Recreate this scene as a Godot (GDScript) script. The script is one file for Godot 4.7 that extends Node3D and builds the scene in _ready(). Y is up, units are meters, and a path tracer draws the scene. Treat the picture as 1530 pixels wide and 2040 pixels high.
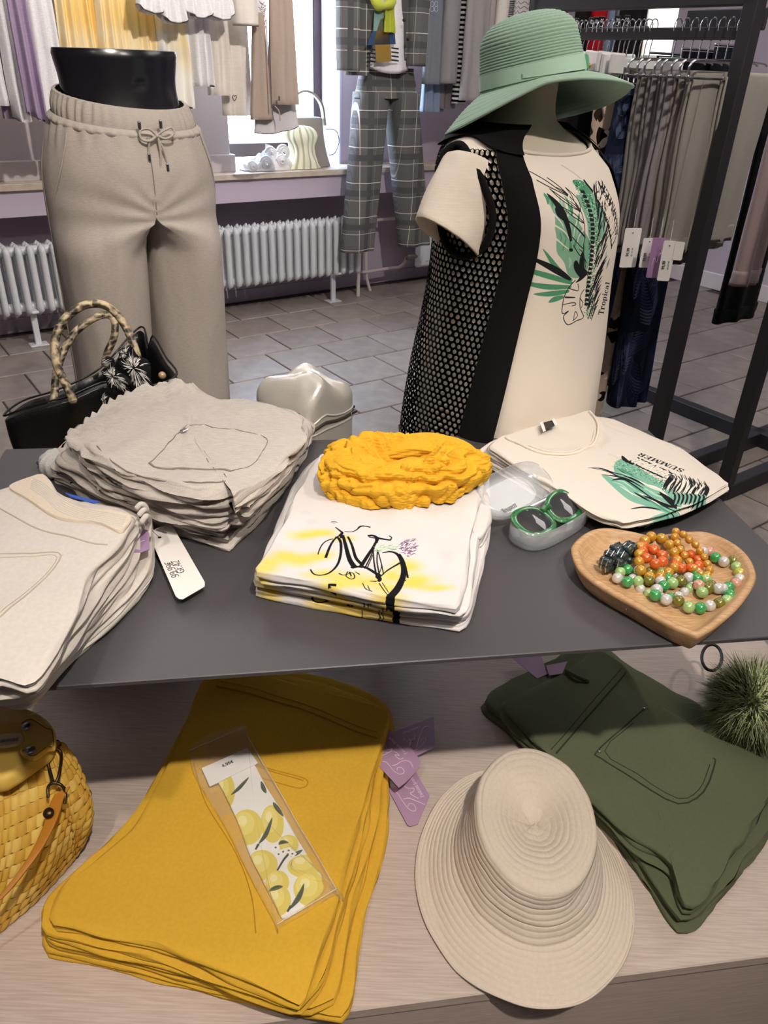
extends Node3D
# A fashion shop: a display table of folded clothes, two mannequins, radiators under a window sill and garment racks.
# World: y up, metres, camera 1.32 m above the floor. Table axes TU (right) and TV (away); back wall axes WU (right) and WN (towards the camera).
const EYE := 1.32
const FOC := 1532.0
const TABLE_Y := 0.70
const SHELF_Y := 0.27
var cam_basis: Basis
var TU := Vector3(cos(deg_to_rad(9.1)), 0, -sin(deg_to_rad(9.1)))
var TV := Vector3(-sin(deg_to_rad(9.1)), 0, -cos(deg_to_rad(9.1)))
var WU := Vector3(cos(deg_to_rad(36.0)), 0, -sin(deg_to_rad(36.0)))
var WN := Vector3(sin(deg_to_rad(36.0)), 0, cos(deg_to_rad(36.0)))
var used := {}
var rng := RandomNumberGenerator.new()
var nz := FastNoiseLite.new()
var nz_ridge := FastNoiseLite.new()
var T := {}   # shared textures
var M := {}   # shared materials

# ---------- measuring: directions through the lens, used to find where things stand ----------
func ray(px: float, py: float) -> Vector3:
	return (cam_basis.x * (px - 765.0) - cam_basis.y * (py - 1020.0)) / FOC - cam_basis.z
func on(px: float, py: float, h: float) -> Vector3:      # on the level plane at height h
	var r := ray(px, py)
	return Vector3(0, EYE, 0) + r * ((h - EYE) / r.y)
func deep(px: float, py: float, d: float) -> Vector3:    # at a distance d along the view axis
	return Vector3(0, EYE, 0) + ray(px, py) * d
func on_plane(px: float, py: float, p0: Vector3, nrm: Vector3) -> Vector3:
	var r := ray(px, py)
	return Vector3(0, EYE, 0) + r * ((p0 - Vector3(0, EYE, 0)).dot(nrm) / r.dot(nrm))
func wall_pt(s: float, d: float, y: float) -> Vector3:   # s along the back wall, d from the camera to it
	return WU * s - WN * d + Vector3(0, y, 0)
func tab(u: float, v: float, y: float) -> Vector3:
	return TU * u + TV * v + Vector3(0, y, 0)

# ---------- nodes ----------
func numbered(called: String) -> String:
	if not used.has(called):
		used[called] = 0
		return called
	used[called] += 1
	return "%s_%03d" % [called, used[called]]
func tag(o: Node3D, label: String, category: String, group := "") -> void:
	o.set_meta("label", label)
	o.set_meta("category", category)
	if group != "": o.set_meta("group", group)
func thing(called: String, label: String, category: String, at := Vector3.ZERO, group := "") -> Node3D:
	var o := Node3D.new()
	o.name = numbered(called)
	add_child(o)
	o.position = at
	tag(o, label, category, group)
	return o
func mi(called: String, mesh: Mesh, m: Material) -> MeshInstance3D:
	var o := MeshInstance3D.new()
	o.name = called
	o.mesh = mesh
	if m: o.material_override = m
	return o
func origin_of(p: Node3D) -> Vector3:
	var at := Vector3.ZERO
	var q: Node3D = p
	while q != null and q != self:
		at += q.position
		q = q.get_parent() as Node3D
	return at
func part(parent: Node3D, called: String, mesh: Mesh, m: Material, label := "") -> MeshInstance3D:   # mesh in world coordinates
	var o := mi(called, mesh, m)
	if parent.has_node(called):
		var k := 1
		while parent.has_node("%s_%03d" % [called, k]): k += 1
		o.name = "%s_%03d" % [called, k]
	parent.add_child(o, true)
	o.position = -origin_of(parent)
	if label != "": o.set_meta("label", label)
	return o
func lpart(parent: Node3D, called: String, mesh: Mesh, m: Material, at := Vector3.ZERO) -> MeshInstance3D:   # mesh in the parent's own coordinates
	var o := part(parent, called, mesh, m)
	o.position = at
	return o
func solo(called: String, mesh: Mesh, m: Material, label: String, category: String, group := "") -> MeshInstance3D:
	var o := mi(numbered(called), mesh, m)
	add_child(o)
	tag(o, label, category, group)
	return o
func struct(called: String, mesh: Mesh, m: Material) -> MeshInstance3D:
	var o := mi(numbered(called), mesh, m)
	add_child(o)
	o.set_meta("kind", "structure")
	return o
func dup(o: Node3D, xf: Transform3D, label: String, group := "") -> Node3D:
	var c: Node3D = o.duplicate()
	c.name = numbered(str(o.name).get_slice("_0", 0))
	add_child(c)
	c.transform = xf
	c.set_meta("label", label)
	if group != "": c.set_meta("group", group)
	return c

# ---------- meshes ----------
func arr_mesh(v: PackedVector3Array, idx: PackedInt32Array, n: PackedVector3Array, uv: PackedVector2Array, colors := PackedColorArray()) -> ArrayMesh:
	var a := []
	a.resize(Mesh.ARRAY_MAX)
	a[Mesh.ARRAY_VERTEX] = v
	a[Mesh.ARRAY_NORMAL] = n
	if uv.size() == v.size(): a[Mesh.ARRAY_TEX_UV] = uv
	if colors.size() == v.size(): a[Mesh.ARRAY_COLOR] = colors
	a[Mesh.ARRAY_INDEX] = idx
	var m := ArrayMesh.new()
	m.add_surface_from_arrays(Mesh.PRIMITIVE_TRIANGLES, a)
	return m
func grid(nu: int, nv: int, f: Callable, closed := false, flip := false, uvf = null) -> ArrayMesh:   # a smooth surface f(u, v)
	var v := PackedVector3Array()
	var uv := PackedVector2Array()
	var w := nu + 1
	for j in nv + 1:
		for i in w:
			var p: Vector3
			if closed and i == nu: p = v[j * w]
			else: p = f.call(float(i) / nu, float(j) / nv)
			v.append(p)
			uv.append(Vector2(float(i) / nu, float(j) / nv) if uvf == null else uvf.call(float(i) / nu, float(j) / nv, p))
	var n := PackedVector3Array()
	n.resize(v.size())
	var idx := PackedInt32Array()
	for j in nv:
		for i in nu:
			var a := j * w + i
			var b := a + 1
			var c := b + w
			var d := a + w
			var nn := (v[c] - v[a]).cross(v[d] - v[b])
			if flip:
				idx.append_array([a, c, b, a, d, c])
			else:
				idx.append_array([a, b, c, a, c, d])
				nn = -nn
			n[a] += nn
			n[b] += nn
			n[c] += nn
			n[d] += nn
	for j in nv + 1:
		if closed:
			var s := n[j * w] + n[j * w + nu]
			n[j * w] = s
			n[j * w + nu] = s
		if v[j * w].distance_to(v[j * w + nu / 3]) < 1e-6 and v[j * w].distance_to(v[j * w + nu / 2]) < 1e-6:
			var t := Vector3.ZERO
			for i in w: t += n[j * w + i]
			for i in w: n[j * w + i] = t
	for i in n.size(): n[i] = n[i].normalized() if n[i].length_squared() > 1e-24 else Vector3.UP
	return arr_mesh(v, idx, n, uv)
func join(list: Array) -> ArrayMesh:          # meshes, or [mesh, transform] pairs, as one mesh
	var st := SurfaceTool.new()
	st.begin(Mesh.PRIMITIVE_TRIANGLES)
	for m in list:
		if m is Array: st.append_from(m[0], 0, m[1])
		else: st.append_from(m, 0, Transform3D.IDENTITY)
	return st.commit()
func moved(m: Mesh, xf: Transform3D) -> ArrayMesh: return join([[m, xf]])
func box(size: Vector3, bevel := 0.004, at := Vector3.ZERO, b := Basis.IDENTITY) -> ArrayMesh:   # a box with chamfered edges
	var st := SurfaceTool.new()
	st.begin(Mesh.PRIMITIVE_TRIANGLES)
	var h := size / 2
	bevel = min(bevel, min(h.x, min(h.y, h.z)) * 0.95)
	var corner := func(sx, sy, sz, ax) -> Vector3:
		var p := Vector3(sx * (h.x - bevel), sy * (h.y - bevel), sz * (h.z - bevel))
		if ax == 0: p.x = sx * h.x
		elif ax == 1: p.y = sy * h.y
		else: p.z = sz * h.z
		return b * p + at
	var quad := func(p: Array, out: Vector3):
		var nn := ((p[2] - p[0]) as Vector3).cross(p[3] - p[1])
		var o := b * out
		var q := p if nn.dot(o) < 0 else [p[3], p[2], p[1], p[0]]
		st.set_normal(o.normalized())
		for k in [0, 1, 2, 0, 2, 3]:
			st.set_normal(o.normalized())
			st.add_vertex(q[k])
	for s in [-1, 1]:
		quad.call([corner.call(s, -1, -1, 0), corner.call(s, 1, -1, 0), corner.call(s, 1, 1, 0), corner.call(s, -1, 1, 0)], Vector3(s, 0, 0))
		quad.call([corner.call(-1, s, -1, 1), corner.call(1, s, -1, 1), corner.call(1, s, 1, 1), corner.call(-1, s, 1, 1)], Vector3(0, s, 0))
		quad.call([corner.call(-1, -1, s, 2), corner.call(1, -1, s, 2), corner.call(1, 1, s, 2), corner.call(-1, 1, s, 2)], Vector3(0, 0, s))
		for t in [-1, 1]:
			quad.call([corner.call(s, t, -1, 0), corner.call(s, t, 1, 0), corner.call(s, t, 1, 1), corner.call(s, t, -1, 1)], Vector3(s, t, 0))
			quad.call([corner.call(s, -1, t, 0), corner.call(s, 1, t, 0), corner.call(s, 1, t, 2), corner.call(s, -1, t, 2)], Vector3(s, 0, t))
			quad.call([corner.call(-1, s, t, 1), corner.call(1, s, t, 1), corner.call(1, s, t, 2), corner.call(-1, s, t, 2)], Vector3(0, s, t))
			for r in [-1, 1]:
				var p0: Vector3 = corner.call(s, t, r, 0)
				var p1: Vector3 = corner.call(s, t, r, 1)
				var p2: Vector3 = corner.call(s, t, r, 2)
				var o := (b * Vector3(s, t, r)).normalized()
				var tri := [p0, p1, p2] if (p1 - p0).cross(p2 - p0).dot(o) < 0 else [p2, p1, p0]
				for q in tri:
					st.set_normal(o)
					st.add_vertex(q)
	return st.commit()
func beam(a: Vector3, c: Vector3, wdt: float, hgt: float, side: Vector3, bevel := 0.003) -> ArrayMesh:   # a bar of rectangular section from a to c
	var y := (c - a).normalized()
	var x := (side - y * side.dot(y)).normalized()
	return box(Vector3(wdt, a.distance_to(c), hgt), bevel, (a + c) / 2, Basis(x, y, x.cross(y)))
func smooth_path(p: Array, per := 6, closed := false) -> PackedVector3Array:   # Catmull-Rom
	var out := PackedVector3Array()
	var n := p.size()
	for i in (n if closed else n - 1):
		var p0: Vector3 = p[(i - 1 + n) % n] if closed or i > 0 else p[0] * 2 - p[1]
		var p1: Vector3 = p[i]
		var p2: Vector3 = p[(i + 1) % n]
		var p3: Vector3 = p[(i + 2) % n] if closed or i < n - 2 else p[n - 1] * 2 - p[n - 2]
		for k in per: out.append(p1.cubic_interpolate(p2, p0, p3, float(k) / per))
	if not closed: out.append(p[n - 1])
	return out
func tube(path: PackedVector3Array, r, sides := 8, closed := false) -> ArrayMesh:   # r: a number, or a Callable of 0..1
	var n := path.size()
	var t0 := (path[1] - path[0]).normalized()
	var side := t0.cross(Vector3.UP if absf(t0.y) < 0.9 else Vector3.RIGHT).normalized()
	var fr: Array[Basis] = []
	for i in n:
		var a := path[(i - 1 + n) % n] if closed else path[maxi(i - 1, 0)]
		var b := path[(i + 1) % n] if closed else path[mini(i + 1, n - 1)]
		var t := (b - a).normalized()
		if t.length_squared() < 0.5: t = t0
		side = (side - t * side.dot(t)).normalized()
		fr.append(Basis(side, t, side.cross(t)))
	var nr := n if closed else n - 1
	var body := grid(sides, nr, func(u, v):
		var i := int(round(v * nr)) % n
		var k := float(i) / maxi(n - 1, 1)
		var rr: float = r if not r is Callable else r.call(k)
		return path[i] + (fr[i].x * cos(u * TAU) + fr[i].z * sin(u * TAU)) * rr, true, true)
	if closed: return body
	var caps := [body]
	for e in [0, n - 1]:
		var rr: float = r if not r is Callable else r.call(0.0 if e == 0 else 1.0)
		var d := -fr[e].y if e == 0 else fr[e].y
		caps.append(grid(sides, 2, func(u, v):
			return path[e] + d * rr * 0.6 * sin(v * PI / 2) + (fr[e].x * cos(u * TAU) + fr[e].z * sin(u * TAU)) * rr * cos(v * PI / 2), true, e != 0))
	return join(caps)
func lathe(prof: Array, sides := 32, at := Vector3.ZERO, b := Basis.IDENTITY) -> ArrayMesh:   # prof of Vector2(radius, height), bottom to top on the outside
	var n := prof.size() - 1
	return grid(sides, n, func(u, v):
		var p: Vector2 = prof[int(round(v * n))]
		return at + b * Vector3(p.x * cos(u * TAU), p.y, p.x * sin(u * TAU)), true)
func ball(at: Vector3, r: float, seg := 12, rings := 8) -> ArrayMesh:
	return grid(seg, rings, func(u, v): return at + Vector3(cos(u * TAU) * sin(v * PI), cos(v * PI), sin(u * TAU) * sin(v * PI)) * r, true, true)
func strap(path: PackedVector3Array, across: Callable, wdt: float, th: float) -> ArrayMesh:   # a flat band; across(k) is its width direction
	var n := path.size() - 1
	return grid(12, n, func(u, v):
		var i := int(round(v * n))
		var a: Vector3 = across.call(float(i) / n)
		var t := (path[mini(i + 1, n)] - path[maxi(i - 1, 0)]).normalized()
		var o := a.cross(t).normalized()
		var c := Vector2(cos(u * TAU), sin(u * TAU))
		var e := Vector2(signf(c.x) * pow(absf(c.x), 0.35), signf(c.y) * pow(absf(c.y), 0.35))
		return path[i] + a * e.x * wdt / 2 + o * e.y * th / 2, true)
func plate(pts: PackedVector2Array, th: float, xf: Transform3D, hole := PackedVector2Array()) -> ArrayMesh:   # a flat outline in xy with thickness along z and a softened edge
	var poly := pts
	if Geometry2D.is_polygon_clockwise(poly):
		poly = pts.duplicate()
		poly.reverse()
	var st := SurfaceTool.new()
	st.begin(Mesh.PRIMITIVE_TRIANGLES)
	var flat := poly
	if hole.size() > 2:   # bridge to the hole
		var hh := hole
		if not Geometry2D.is_polygon_clockwise(hh):
			hh = hole.duplicate()
			hh.reverse()
		var best := [0, 0, 1e9]
		for i in poly.size():
			for k in hh.size():
				var d := poly[i].distance_to(hh[k])
				if d < best[2]: best = [i, k, d]
		flat = PackedVector2Array()
		for i in poly.size() + 1:
			flat.append(poly[(best[0] + i) % poly.size()])
		for k in hh.size() + 1: flat.append(hh[(best[1] + k) % hh.size()])
	var bb := Rect2(poly[0], Vector2.ZERO)
	for p in poly: bb = bb.expand(p)
	var tri := Geometry2D.triangulate_polygon(flat)
	for s in [1, -1]:
		st.set_normal(xf.basis * Vector3(0, 0, s))
		for k in range(0, tri.size(), 3):
			var q := [tri[k], tri[k + 1], tri[k + 2]]
			var ar := (flat[q[1]] - flat[q[0]]).cross(flat[q[2]] - flat[q[0]])
			if (ar > 0) == (s > 0): q.reverse()
			for i in q:
				st.set_uv((flat[i] - bb.position) / bb.size)
				st.set_normal(xf.basis * Vector3(0, 0, s))
				st.add_vertex(xf * Vector3(flat[i].x, flat[i].y, s * th / 2))
	for ring in ([poly, hole] if hole.size() > 2 else [poly]):
		var rg: PackedVector2Array = ring
		var cw := Geometry2D.is_polygon_clockwise(rg)
		for i in rg.size():
			var a := rg[i]
			var b := rg[(i + 1) % rg.size()]
			var nn := Vector2(b.y - a.y, a.x - b.x).normalized() * (-1.0 if cw else 1.0)
			if hole.size() > 2 and ring == hole: nn = -nn
			var o := xf.basis * Vector3(nn.x, nn.y, 0)
			var q := [xf * Vector3(a.x, a.y, -th / 2), xf * Vector3(b.x, b.y, -th / 2), xf * Vector3(b.x, b.y, th / 2), xf * Vector3(a.x, a.y, th / 2)]
			if ((q[1] - q[0]) as Vector3).cross(q[2] - q[0]).dot(o) > 0: q.reverse()
			for k in [0, 1, 2, 0, 2, 3]:
				st.set_normal(o.normalized())
				st.set_uv(Vector2((a.x - bb.position.x) / bb.size.x, (a.y - bb.position.y) / bb.size.y))
				st.add_vertex(q[k])
	return st.commit()
func round_rect(w: float, h: float, r: float, seg := 5) -> PackedVector2Array:
	var o := PackedVector2Array()
	for q in 4:
		var c := Vector2((w / 2 - r) * (1 if q in [0, 3] else -1), (h / 2 - r) * (1 if q < 2 else -1))
		for k in seg + 1: o.append(c + Vector2.from_angle(PI / 2 * (q + float(k) / seg)) * r)
	return o

# ---------- cloth lying flat ----------
func trace(px: Array, h: float, per := 6) -> PackedVector2Array:   # an outline seen in the photograph, on the level plane at height h
	var p := []
	for i in range(0, px.size(), 2): p.append(on(px[i], px[i + 1], h))
	var o := PackedVector2Array()
	for q in smooth_path(p, per, true): o.append(Vector2(q.x, q.z))
	return o
func resample(p: PackedVector2Array, n: int) -> PackedVector2Array:
	var l := [0.0]
	for i in p.size(): l.append(l[-1] + p[i].distance_to(p[(i + 1) % p.size()]))
	var o := PackedVector2Array()
	var k := 0
	for i in n:
		var t: float = l[-1] * i / n
		while l[k + 1] < t: k += 1
		o.append(p[k].lerp(p[(k + 1) % p.size()], (t - l[k]) / maxf(l[k + 1] - l[k], 1e-9)))
	return o
func centre(p: PackedVector2Array) -> Vector2:
	var a := 0.0
	var c := Vector2.ZERO
	for i in p.size():
		var q := p[(i + 1) % p.size()]
		var x := p[i].cross(q)
		a += x
		c += (p[i] + q) * x
	return c / (3 * a)
# A folded garment: the outline with rounded, creased sides (folds: how many edges show), a top that follows bump(x, z).
func slab(out: PackedVector2Array, y0: float, th: float, o := {}) -> ArrayMesh:
	var nu: int = o.get("n", 120)
	var p := resample(out, nu)
	var c: Vector2 = o.get("c", centre(out))
	var folds: int = o.get("folds", 1)
	var bump: Callable = o.get("bump", func(_x, _z): return 0.0)
	var edge: float = o.get("edge", 0.008)
	var wav: float = o.get("wave", 0.002)
	var sd: float = o.get("seed", 0.0)
	var sag: float = o.get("sag", 0.0)
	var rows := []    # [inset in metres, or share of the way in when negative, height share]
	rows.append([-1.0, 0.0])
	rows.append([-0.4, 0.0])
	var per := 8
	for f in folds:
		for k in per + 1:
			var a := -PI / 2 + PI * k / per
			var inset := edge * (1 - cos(a)) * (0.5 if folds > 1 and not ((f == 0 and k == 0) or (f == folds - 1 and k == per)) else 1.0)
			rows.append([inset, (f + 0.5 + 0.5 * sin(a)) / folds])
	for k in 14: rows.append([-(0.03 + 0.97 * pow((k + 1) / 14.0, 1.1)), 1.0])
	var nv := rows.size() - 1
	var uvx = o.get("uv")
	return grid(nu, nv, func(u, v):
		var i := int(round(u * nu)) % nu
		var r: Array = rows[int(round(v * nv))]
		var d := p[i] - c
		var l := d.length()
		var q: Vector2
		if r[0] < 0: q = c + d * (1 + r[0]) * (1 - edge / l)
		else: q = c + d * (1 - r[0] / l)
		var y: float = y0 + th * r[1]
		var wobble := nz.get_noise_3d(q.x * 900 + sd * 77, q.y * 900, r[1] * 260 * folds + sd * 31) * wav
		if r[0] >= 0:
			q += d / l * nz.get_noise_3d(q.x * 700 + sd * 57, q.y * 700, r[1] * 110.0 * folds + sd * 191) * wav * 2.2
			y += wobble * 0.8 * (1.0 if r[1] > 0.05 else 0.0)
		var lift: float = bump.call(q.x, q.y)
		y += lift * r[1] * (1.0 if o.get("full", false) else smoothstep(0.0, 0.5, r[1]))
		if sag > 0: y -= sag * r[1] * pow(clampf(1.0 - absf(r[0]) * 3.0, 0, 1), 2.0)
		return Vector3(q.x, y, q.y), true, false,
		(func(_u, _v, q): return Vector2((q - uvx[0]).dot(uvx[1]), (q - uvx[0]).dot(uvx[2]))) if uvx != null else null)
func wrinkles(amp: float, freq: float, sd: float, ridge := 0.5) -> Callable:
	return func(x, z):
		var a := nz.get_noise_3d(x * freq * 100, z * freq * 100, sd * 50)
		var b := nz_ridge.get_noise_3d(x * freq * 70 + 90, z * freq * 70, sd * 50 + 7)
		return amp * (a * (1 - ridge) + (b - 0.3) * ridge)
func plane_uv(o: Vector3, a: Vector3, b: Vector3) -> Array:   # texture axes so that o is (0, 0), a is (1, 0) and b is (0, 1)
	var e := a - o
	var f := b - o
	var ee := e.dot(e)
	var ff := f.dot(f)
	var ef := e.dot(f)
	var det := ee * ff - ef * ef
	return [o, (e * ff - f * ef) / det, (f * ee - e * ef) / det]
func seam(px: Array, h: float, r: float, bump: Callable, closed := false, per := 5) -> ArrayMesh:   # a stitched line lying on cloth
	var p := []
	for i in range(0, px.size(), 2): p.append(on(px[i], px[i + 1], h))
	var path := smooth_path(p, per, closed)
	for i in path.size(): path[i].y = h + bump.call(path[i].x, path[i].z) + r * 0.25
	return tube(path, r, 6, closed)

# ---------- cloth hanging ----------
# A hanging panel of cloth: closed around, wid(v) wide and dep(v) deep at v from top to bottom, with folds that deepen downwards.
func drape(top: Vector3, across: Vector3, h: float, wid: Callable, dep: Callable, folds: float, amp: float, sd: float, o := {}) -> ArrayMesh:
	var fwd := across.cross(Vector3.UP).normalized()
	if fwd.dot(Vector3(0, 0, 1)) < 0: fwd = -fwd
	var nu: int = o.get("nu", 72)
	var nv: int = o.get("nv", 26)
	var off: Callable = o.get("off", func(_v): return Vector3.ZERO)
	var hem: Callable = o.get("hem", func(_a): return 0.0)
	var capped := nv + 4
	return grid(nu, capped, func(u, vv):
		var v := clampf((vv * capped - 2) / nv, 0, 1)
		var close := 1.0 if vv * capped > 1.5 and vv * capped < capped - 1.5 else (0.85 if vv * capped > 0.5 and vv * capped < capped - 0.5 else 0.0)
		if vv * capped > capped / 2.0 and close == 0.0: close = 0.8
		var a: float = u * TAU
		var x := cos(a)
		var z := sin(a)
		x = signf(x) * pow(absf(x), 0.7)
		z = signf(z) * pow(absf(z), 0.7)
		var k := amp * (0.25 + 0.75 * v)
		var ph := x * folds * PI + sd * 3.7 + 0.6 * nz.get_noise_2d(v * 120, sd * 90 + x * 60)
		var fold := sin(ph) * k + nz.get_noise_3d(x * 160, v * 130, sd * 70) * k * 0.7
		var inside := 1.0 if vv * capped < capped - 1.5 else 0.92
		return top + across * (x * wid.call(v) / 2 * close + nz.get_noise_2d(v * 200, sd * 40 + z * 20) * k * 0.3) + fwd * (z * dep.call(v) / 2 * close * inside + fold) - Vector3.UP * (h * v + hem.call(x) * v - (0.0 if inside == 1.0 else 0.01)) + off.call(v), true, false, o.get("uvf"))

# ---------- pictures for prints and weaves ----------
class Canvas:
	var im: Image
	var n: int
	var to := func(x, y): return Vector2(x, y)
	func _init(size: int, back: Color, h := 0):
		n = size
		im = Image.create_empty(size, size if h == 0 else h, false, Image.FORMAT_RGBA8)
		im.fill(back)
	func pt(x: float, y: float) -> Vector2:
		var p: Vector2 = to.call(x, y)
		return Vector2(p.x * n, p.y * n)
	func fill(p: PackedVector2Array, c: Color) -> void:
		var y0 := im.get_height()
		var y1 := 0
		for q in p:
			y0 = mini(y0, int(floor(q.y)))
			y1 = maxi(y1, int(ceil(q.y)))
		for y in range(maxi(y0, 0), mini(y1, im.get_height() - 1) + 1):
			var xs := []
			for i in p.size():
				var a := p[i]
				var b := p[(i + 1) % p.size()]
				if (a.y <= y + 0.5) != (b.y <= y + 0.5): xs.append(a.x + (y + 0.5 - a.y) / (b.y - a.y) * (b.x - a.x))
			xs.sort()
			for k in range(0, xs.size() - 1, 2):
				var l := int(round(xs[k]))
				var r := int(round(xs[k + 1]))
				if r > l: im.fill_rect(Rect2i(l, y, r - l, 1), c)
	func poly(px: Array, c: Color, per := 5) -> void:
		var p := PackedVector2Array()
		for i in range(0, px.size(), 2): p.append(pt(px[i], px[i + 1]))
		fill(Canvas.soft(p, per, true), c)
	static func soft(p: PackedVector2Array, per: int, closed: bool) -> PackedVector2Array:
		if per < 2 or p.size() < 3: return p
		var o := PackedVector2Array()
		var m := p.size()
		for i in (m if closed else m - 1):
			var a := p[(i - 1 + m) % m] if closed or i > 0 else p[0]
			var d := p[(i + 2) % m] if closed or i < m - 2 else p[m - 1]
			for k in per: o.append(p[i].cubic_interpolate(p[(i + 1) % m], a, d, float(k) / per))
		if not closed: o.append(p[m - 1])
		return o
	func stroke(px: Array, w0: float, c: Color, w1 := -1.0, per := 5, mid := 0.0) -> void:   # widths in the units of the canvas (0..1)
		var p := PackedVector2Array()
		for i in range(0, px.size(), 2): p.append(pt(px[i], px[i + 1]))
		line(Canvas.soft(p, per, false), w0 * n, (w1 if w1 >= 0 else w0) * n, c, mid * n)
	func line(p: PackedVector2Array, w0: float, w1: float, c: Color, mid := 0.0) -> void:
		var l := PackedVector2Array()
		var r := PackedVector2Array()
		for i in p.size():
			var t := (p[mini(i + 1, p.size() - 1)] - p[maxi(i - 1, 0)]).normalized()
			var k := float(i) / maxi(p.size() - 1, 1)
			var w := lerpf(w0, w1, k) + mid * sin(k * PI)
			var s := Vector2(-t.y, t.x) * maxf(w, 0.9) / 2
			l.append(p[i] + s)
			r.append(p[i] - s)
		for i in p.size() - 1: fill(PackedVector2Array([l[i], l[i + 1], r[i + 1], r[i]]), c)
	func blob(x: float, y: float, rx: float, ry: float, c: Color) -> void:   # a soft patch of dye
		var q := pt(x, y)
		var w := int(rx * n)
		var h := int(ry * n)
		if w < 1 or h < 1: return
		var b := Image.create_empty(32, 32, false, Image.FORMAT_RGBA8)
		for j in 32:
			for i in 32:
				var d := Vector2(i - 15.5, j - 15.5).length() / 15.5
				b.set_pixel(i, j, Color(c.r, c.g, c.b, c.a * smoothstep(1.0, 0.0, d)))
		b.resize(w * 2, h * 2, Image.INTERPOLATE_BILINEAR)
		im.blend_rect(b, Rect2i(0, 0, w * 2, h * 2), Vector2i(int(q.x) - w, int(q.y) - h))
	func text(s: String, font: Font, at: Vector2, right: Vector2, up: Vector2, c: Color) -> void:   # at: middle of the word; right and up: its axes in canvas units, up as tall as a capital
		var tm := TextMesh.new()
		tm.font = font
		tm.text = s
		tm.font_size = 32
		tm.pixel_size = 0.01
		tm.depth = 0.0
		var a := tm.get_mesh_arrays()
		var v: PackedVector3Array = a[Mesh.ARRAY_VERTEX]
		var ix = a[Mesh.ARRAY_INDEX]
		var bb := AABB(v[0], Vector3.ZERO)
		for q in v: bb = bb.expand(q)
		var order = ix if ix != null and ix.size() > 0 else range(v.size())
		for k in range(0, order.size() - 2, 3):
			var p := PackedVector2Array()
			for e in 3:
				var q: Vector3 = v[order[k + e]]
				var x := (q.x - bb.get_center().x) / bb.size.x
				var y := (q.y - bb.get_center().y) / bb.size.y
				p.append((at + right * x + up * y) * n)
			fill(p, c)
	func done(shrink := true) -> ImageTexture:
		if shrink: im.shrink_x2()
		im.generate_mipmaps()
		return ImageTexture.create_from_image(im)

func noise_tex(size: int, freq: float, lo: Color, hi: Color, sd := 1, stretch := Vector2(1, 1), oct := 4) -> ImageTexture:
	var f := FastNoiseLite.new()
	f.seed = sd
	f.frequency = freq
	f.fractal_octaves = oct
	var g := f.get_seamless_image(int(size * clampf(stretch.x, 0.1, 2.0)), int(size * clampf(stretch.y, 0.1, 3.0)))
	g.resize(size, size, Image.INTERPOLATE_CUBIC)
	var im := Image.create_empty(size, size, false, Image.FORMAT_RGBA8)
	for j in size:
		for i in size: im.set_pixel(i, j, lo.lerp(hi, g.get_pixel(i, j).r))
	im.generate_mipmaps()
	return ImageTexture.create_from_image(im)
func height_tex(size: int, f: Callable, strength: float) -> ImageTexture:   # a normal map from heights f(x, y) of 0..1
	var im := Image.create_empty(size, size, false, Image.FORMAT_RGBA8)
	for j in size:
		for i in size:
			var k: float = f.call(float(i) / size, float(j) / size)
			im.set_pixel(i, j, Color(k, k, k))
	im.bump_map_to_normal_map(strength)
	im.generate_mipmaps()
	return ImageTexture.create_from_image(im)
func hex(s: String) -> Color: return Color.html(s)
func mat(c: Color, rough := 0.8, metal := 0.0, spec := 0.5) -> StandardMaterial3D:
	var m := StandardMaterial3D.new()
	m.albedo_color = c
	m.roughness = rough
	m.metallic = metal
	m.metallic_specular = spec
	return m
func cloth(c: Color, tex: String, scale: float, bump := 0.6, rough := 0.92) -> StandardMaterial3D:   # woven stuff: grey grain times a colour, with the relief of the weave
	var m := mat(c, rough, 0.0, 0.25)
	m.uv1_triplanar = true
	m.uv1_scale = Vector3.ONE * scale
	m.albedo_texture = T[tex]
	if bump > 0.12:
		m.normal_enabled = true
		m.normal_texture = T[tex + "_n"]
		m.normal_scale = bump
	m.rim_enabled = true
	m.rim = 0.15
	return m
func printed(tex: Texture2D, rough := 0.9) -> StandardMaterial3D:
	var m := mat(Color.WHITE, rough, 0.0, 0.25)
	m.albedo_texture = tex
	m.texture_repeat = false
	return m
func glassy(c: Color, alpha: float, rough := 0.05) -> StandardMaterial3D:
	var m := mat(Color(c.r, c.g, c.b, alpha), rough)
	m.transparency = BaseMaterial3D.TRANSPARENCY_ALPHA
	return m
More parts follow.
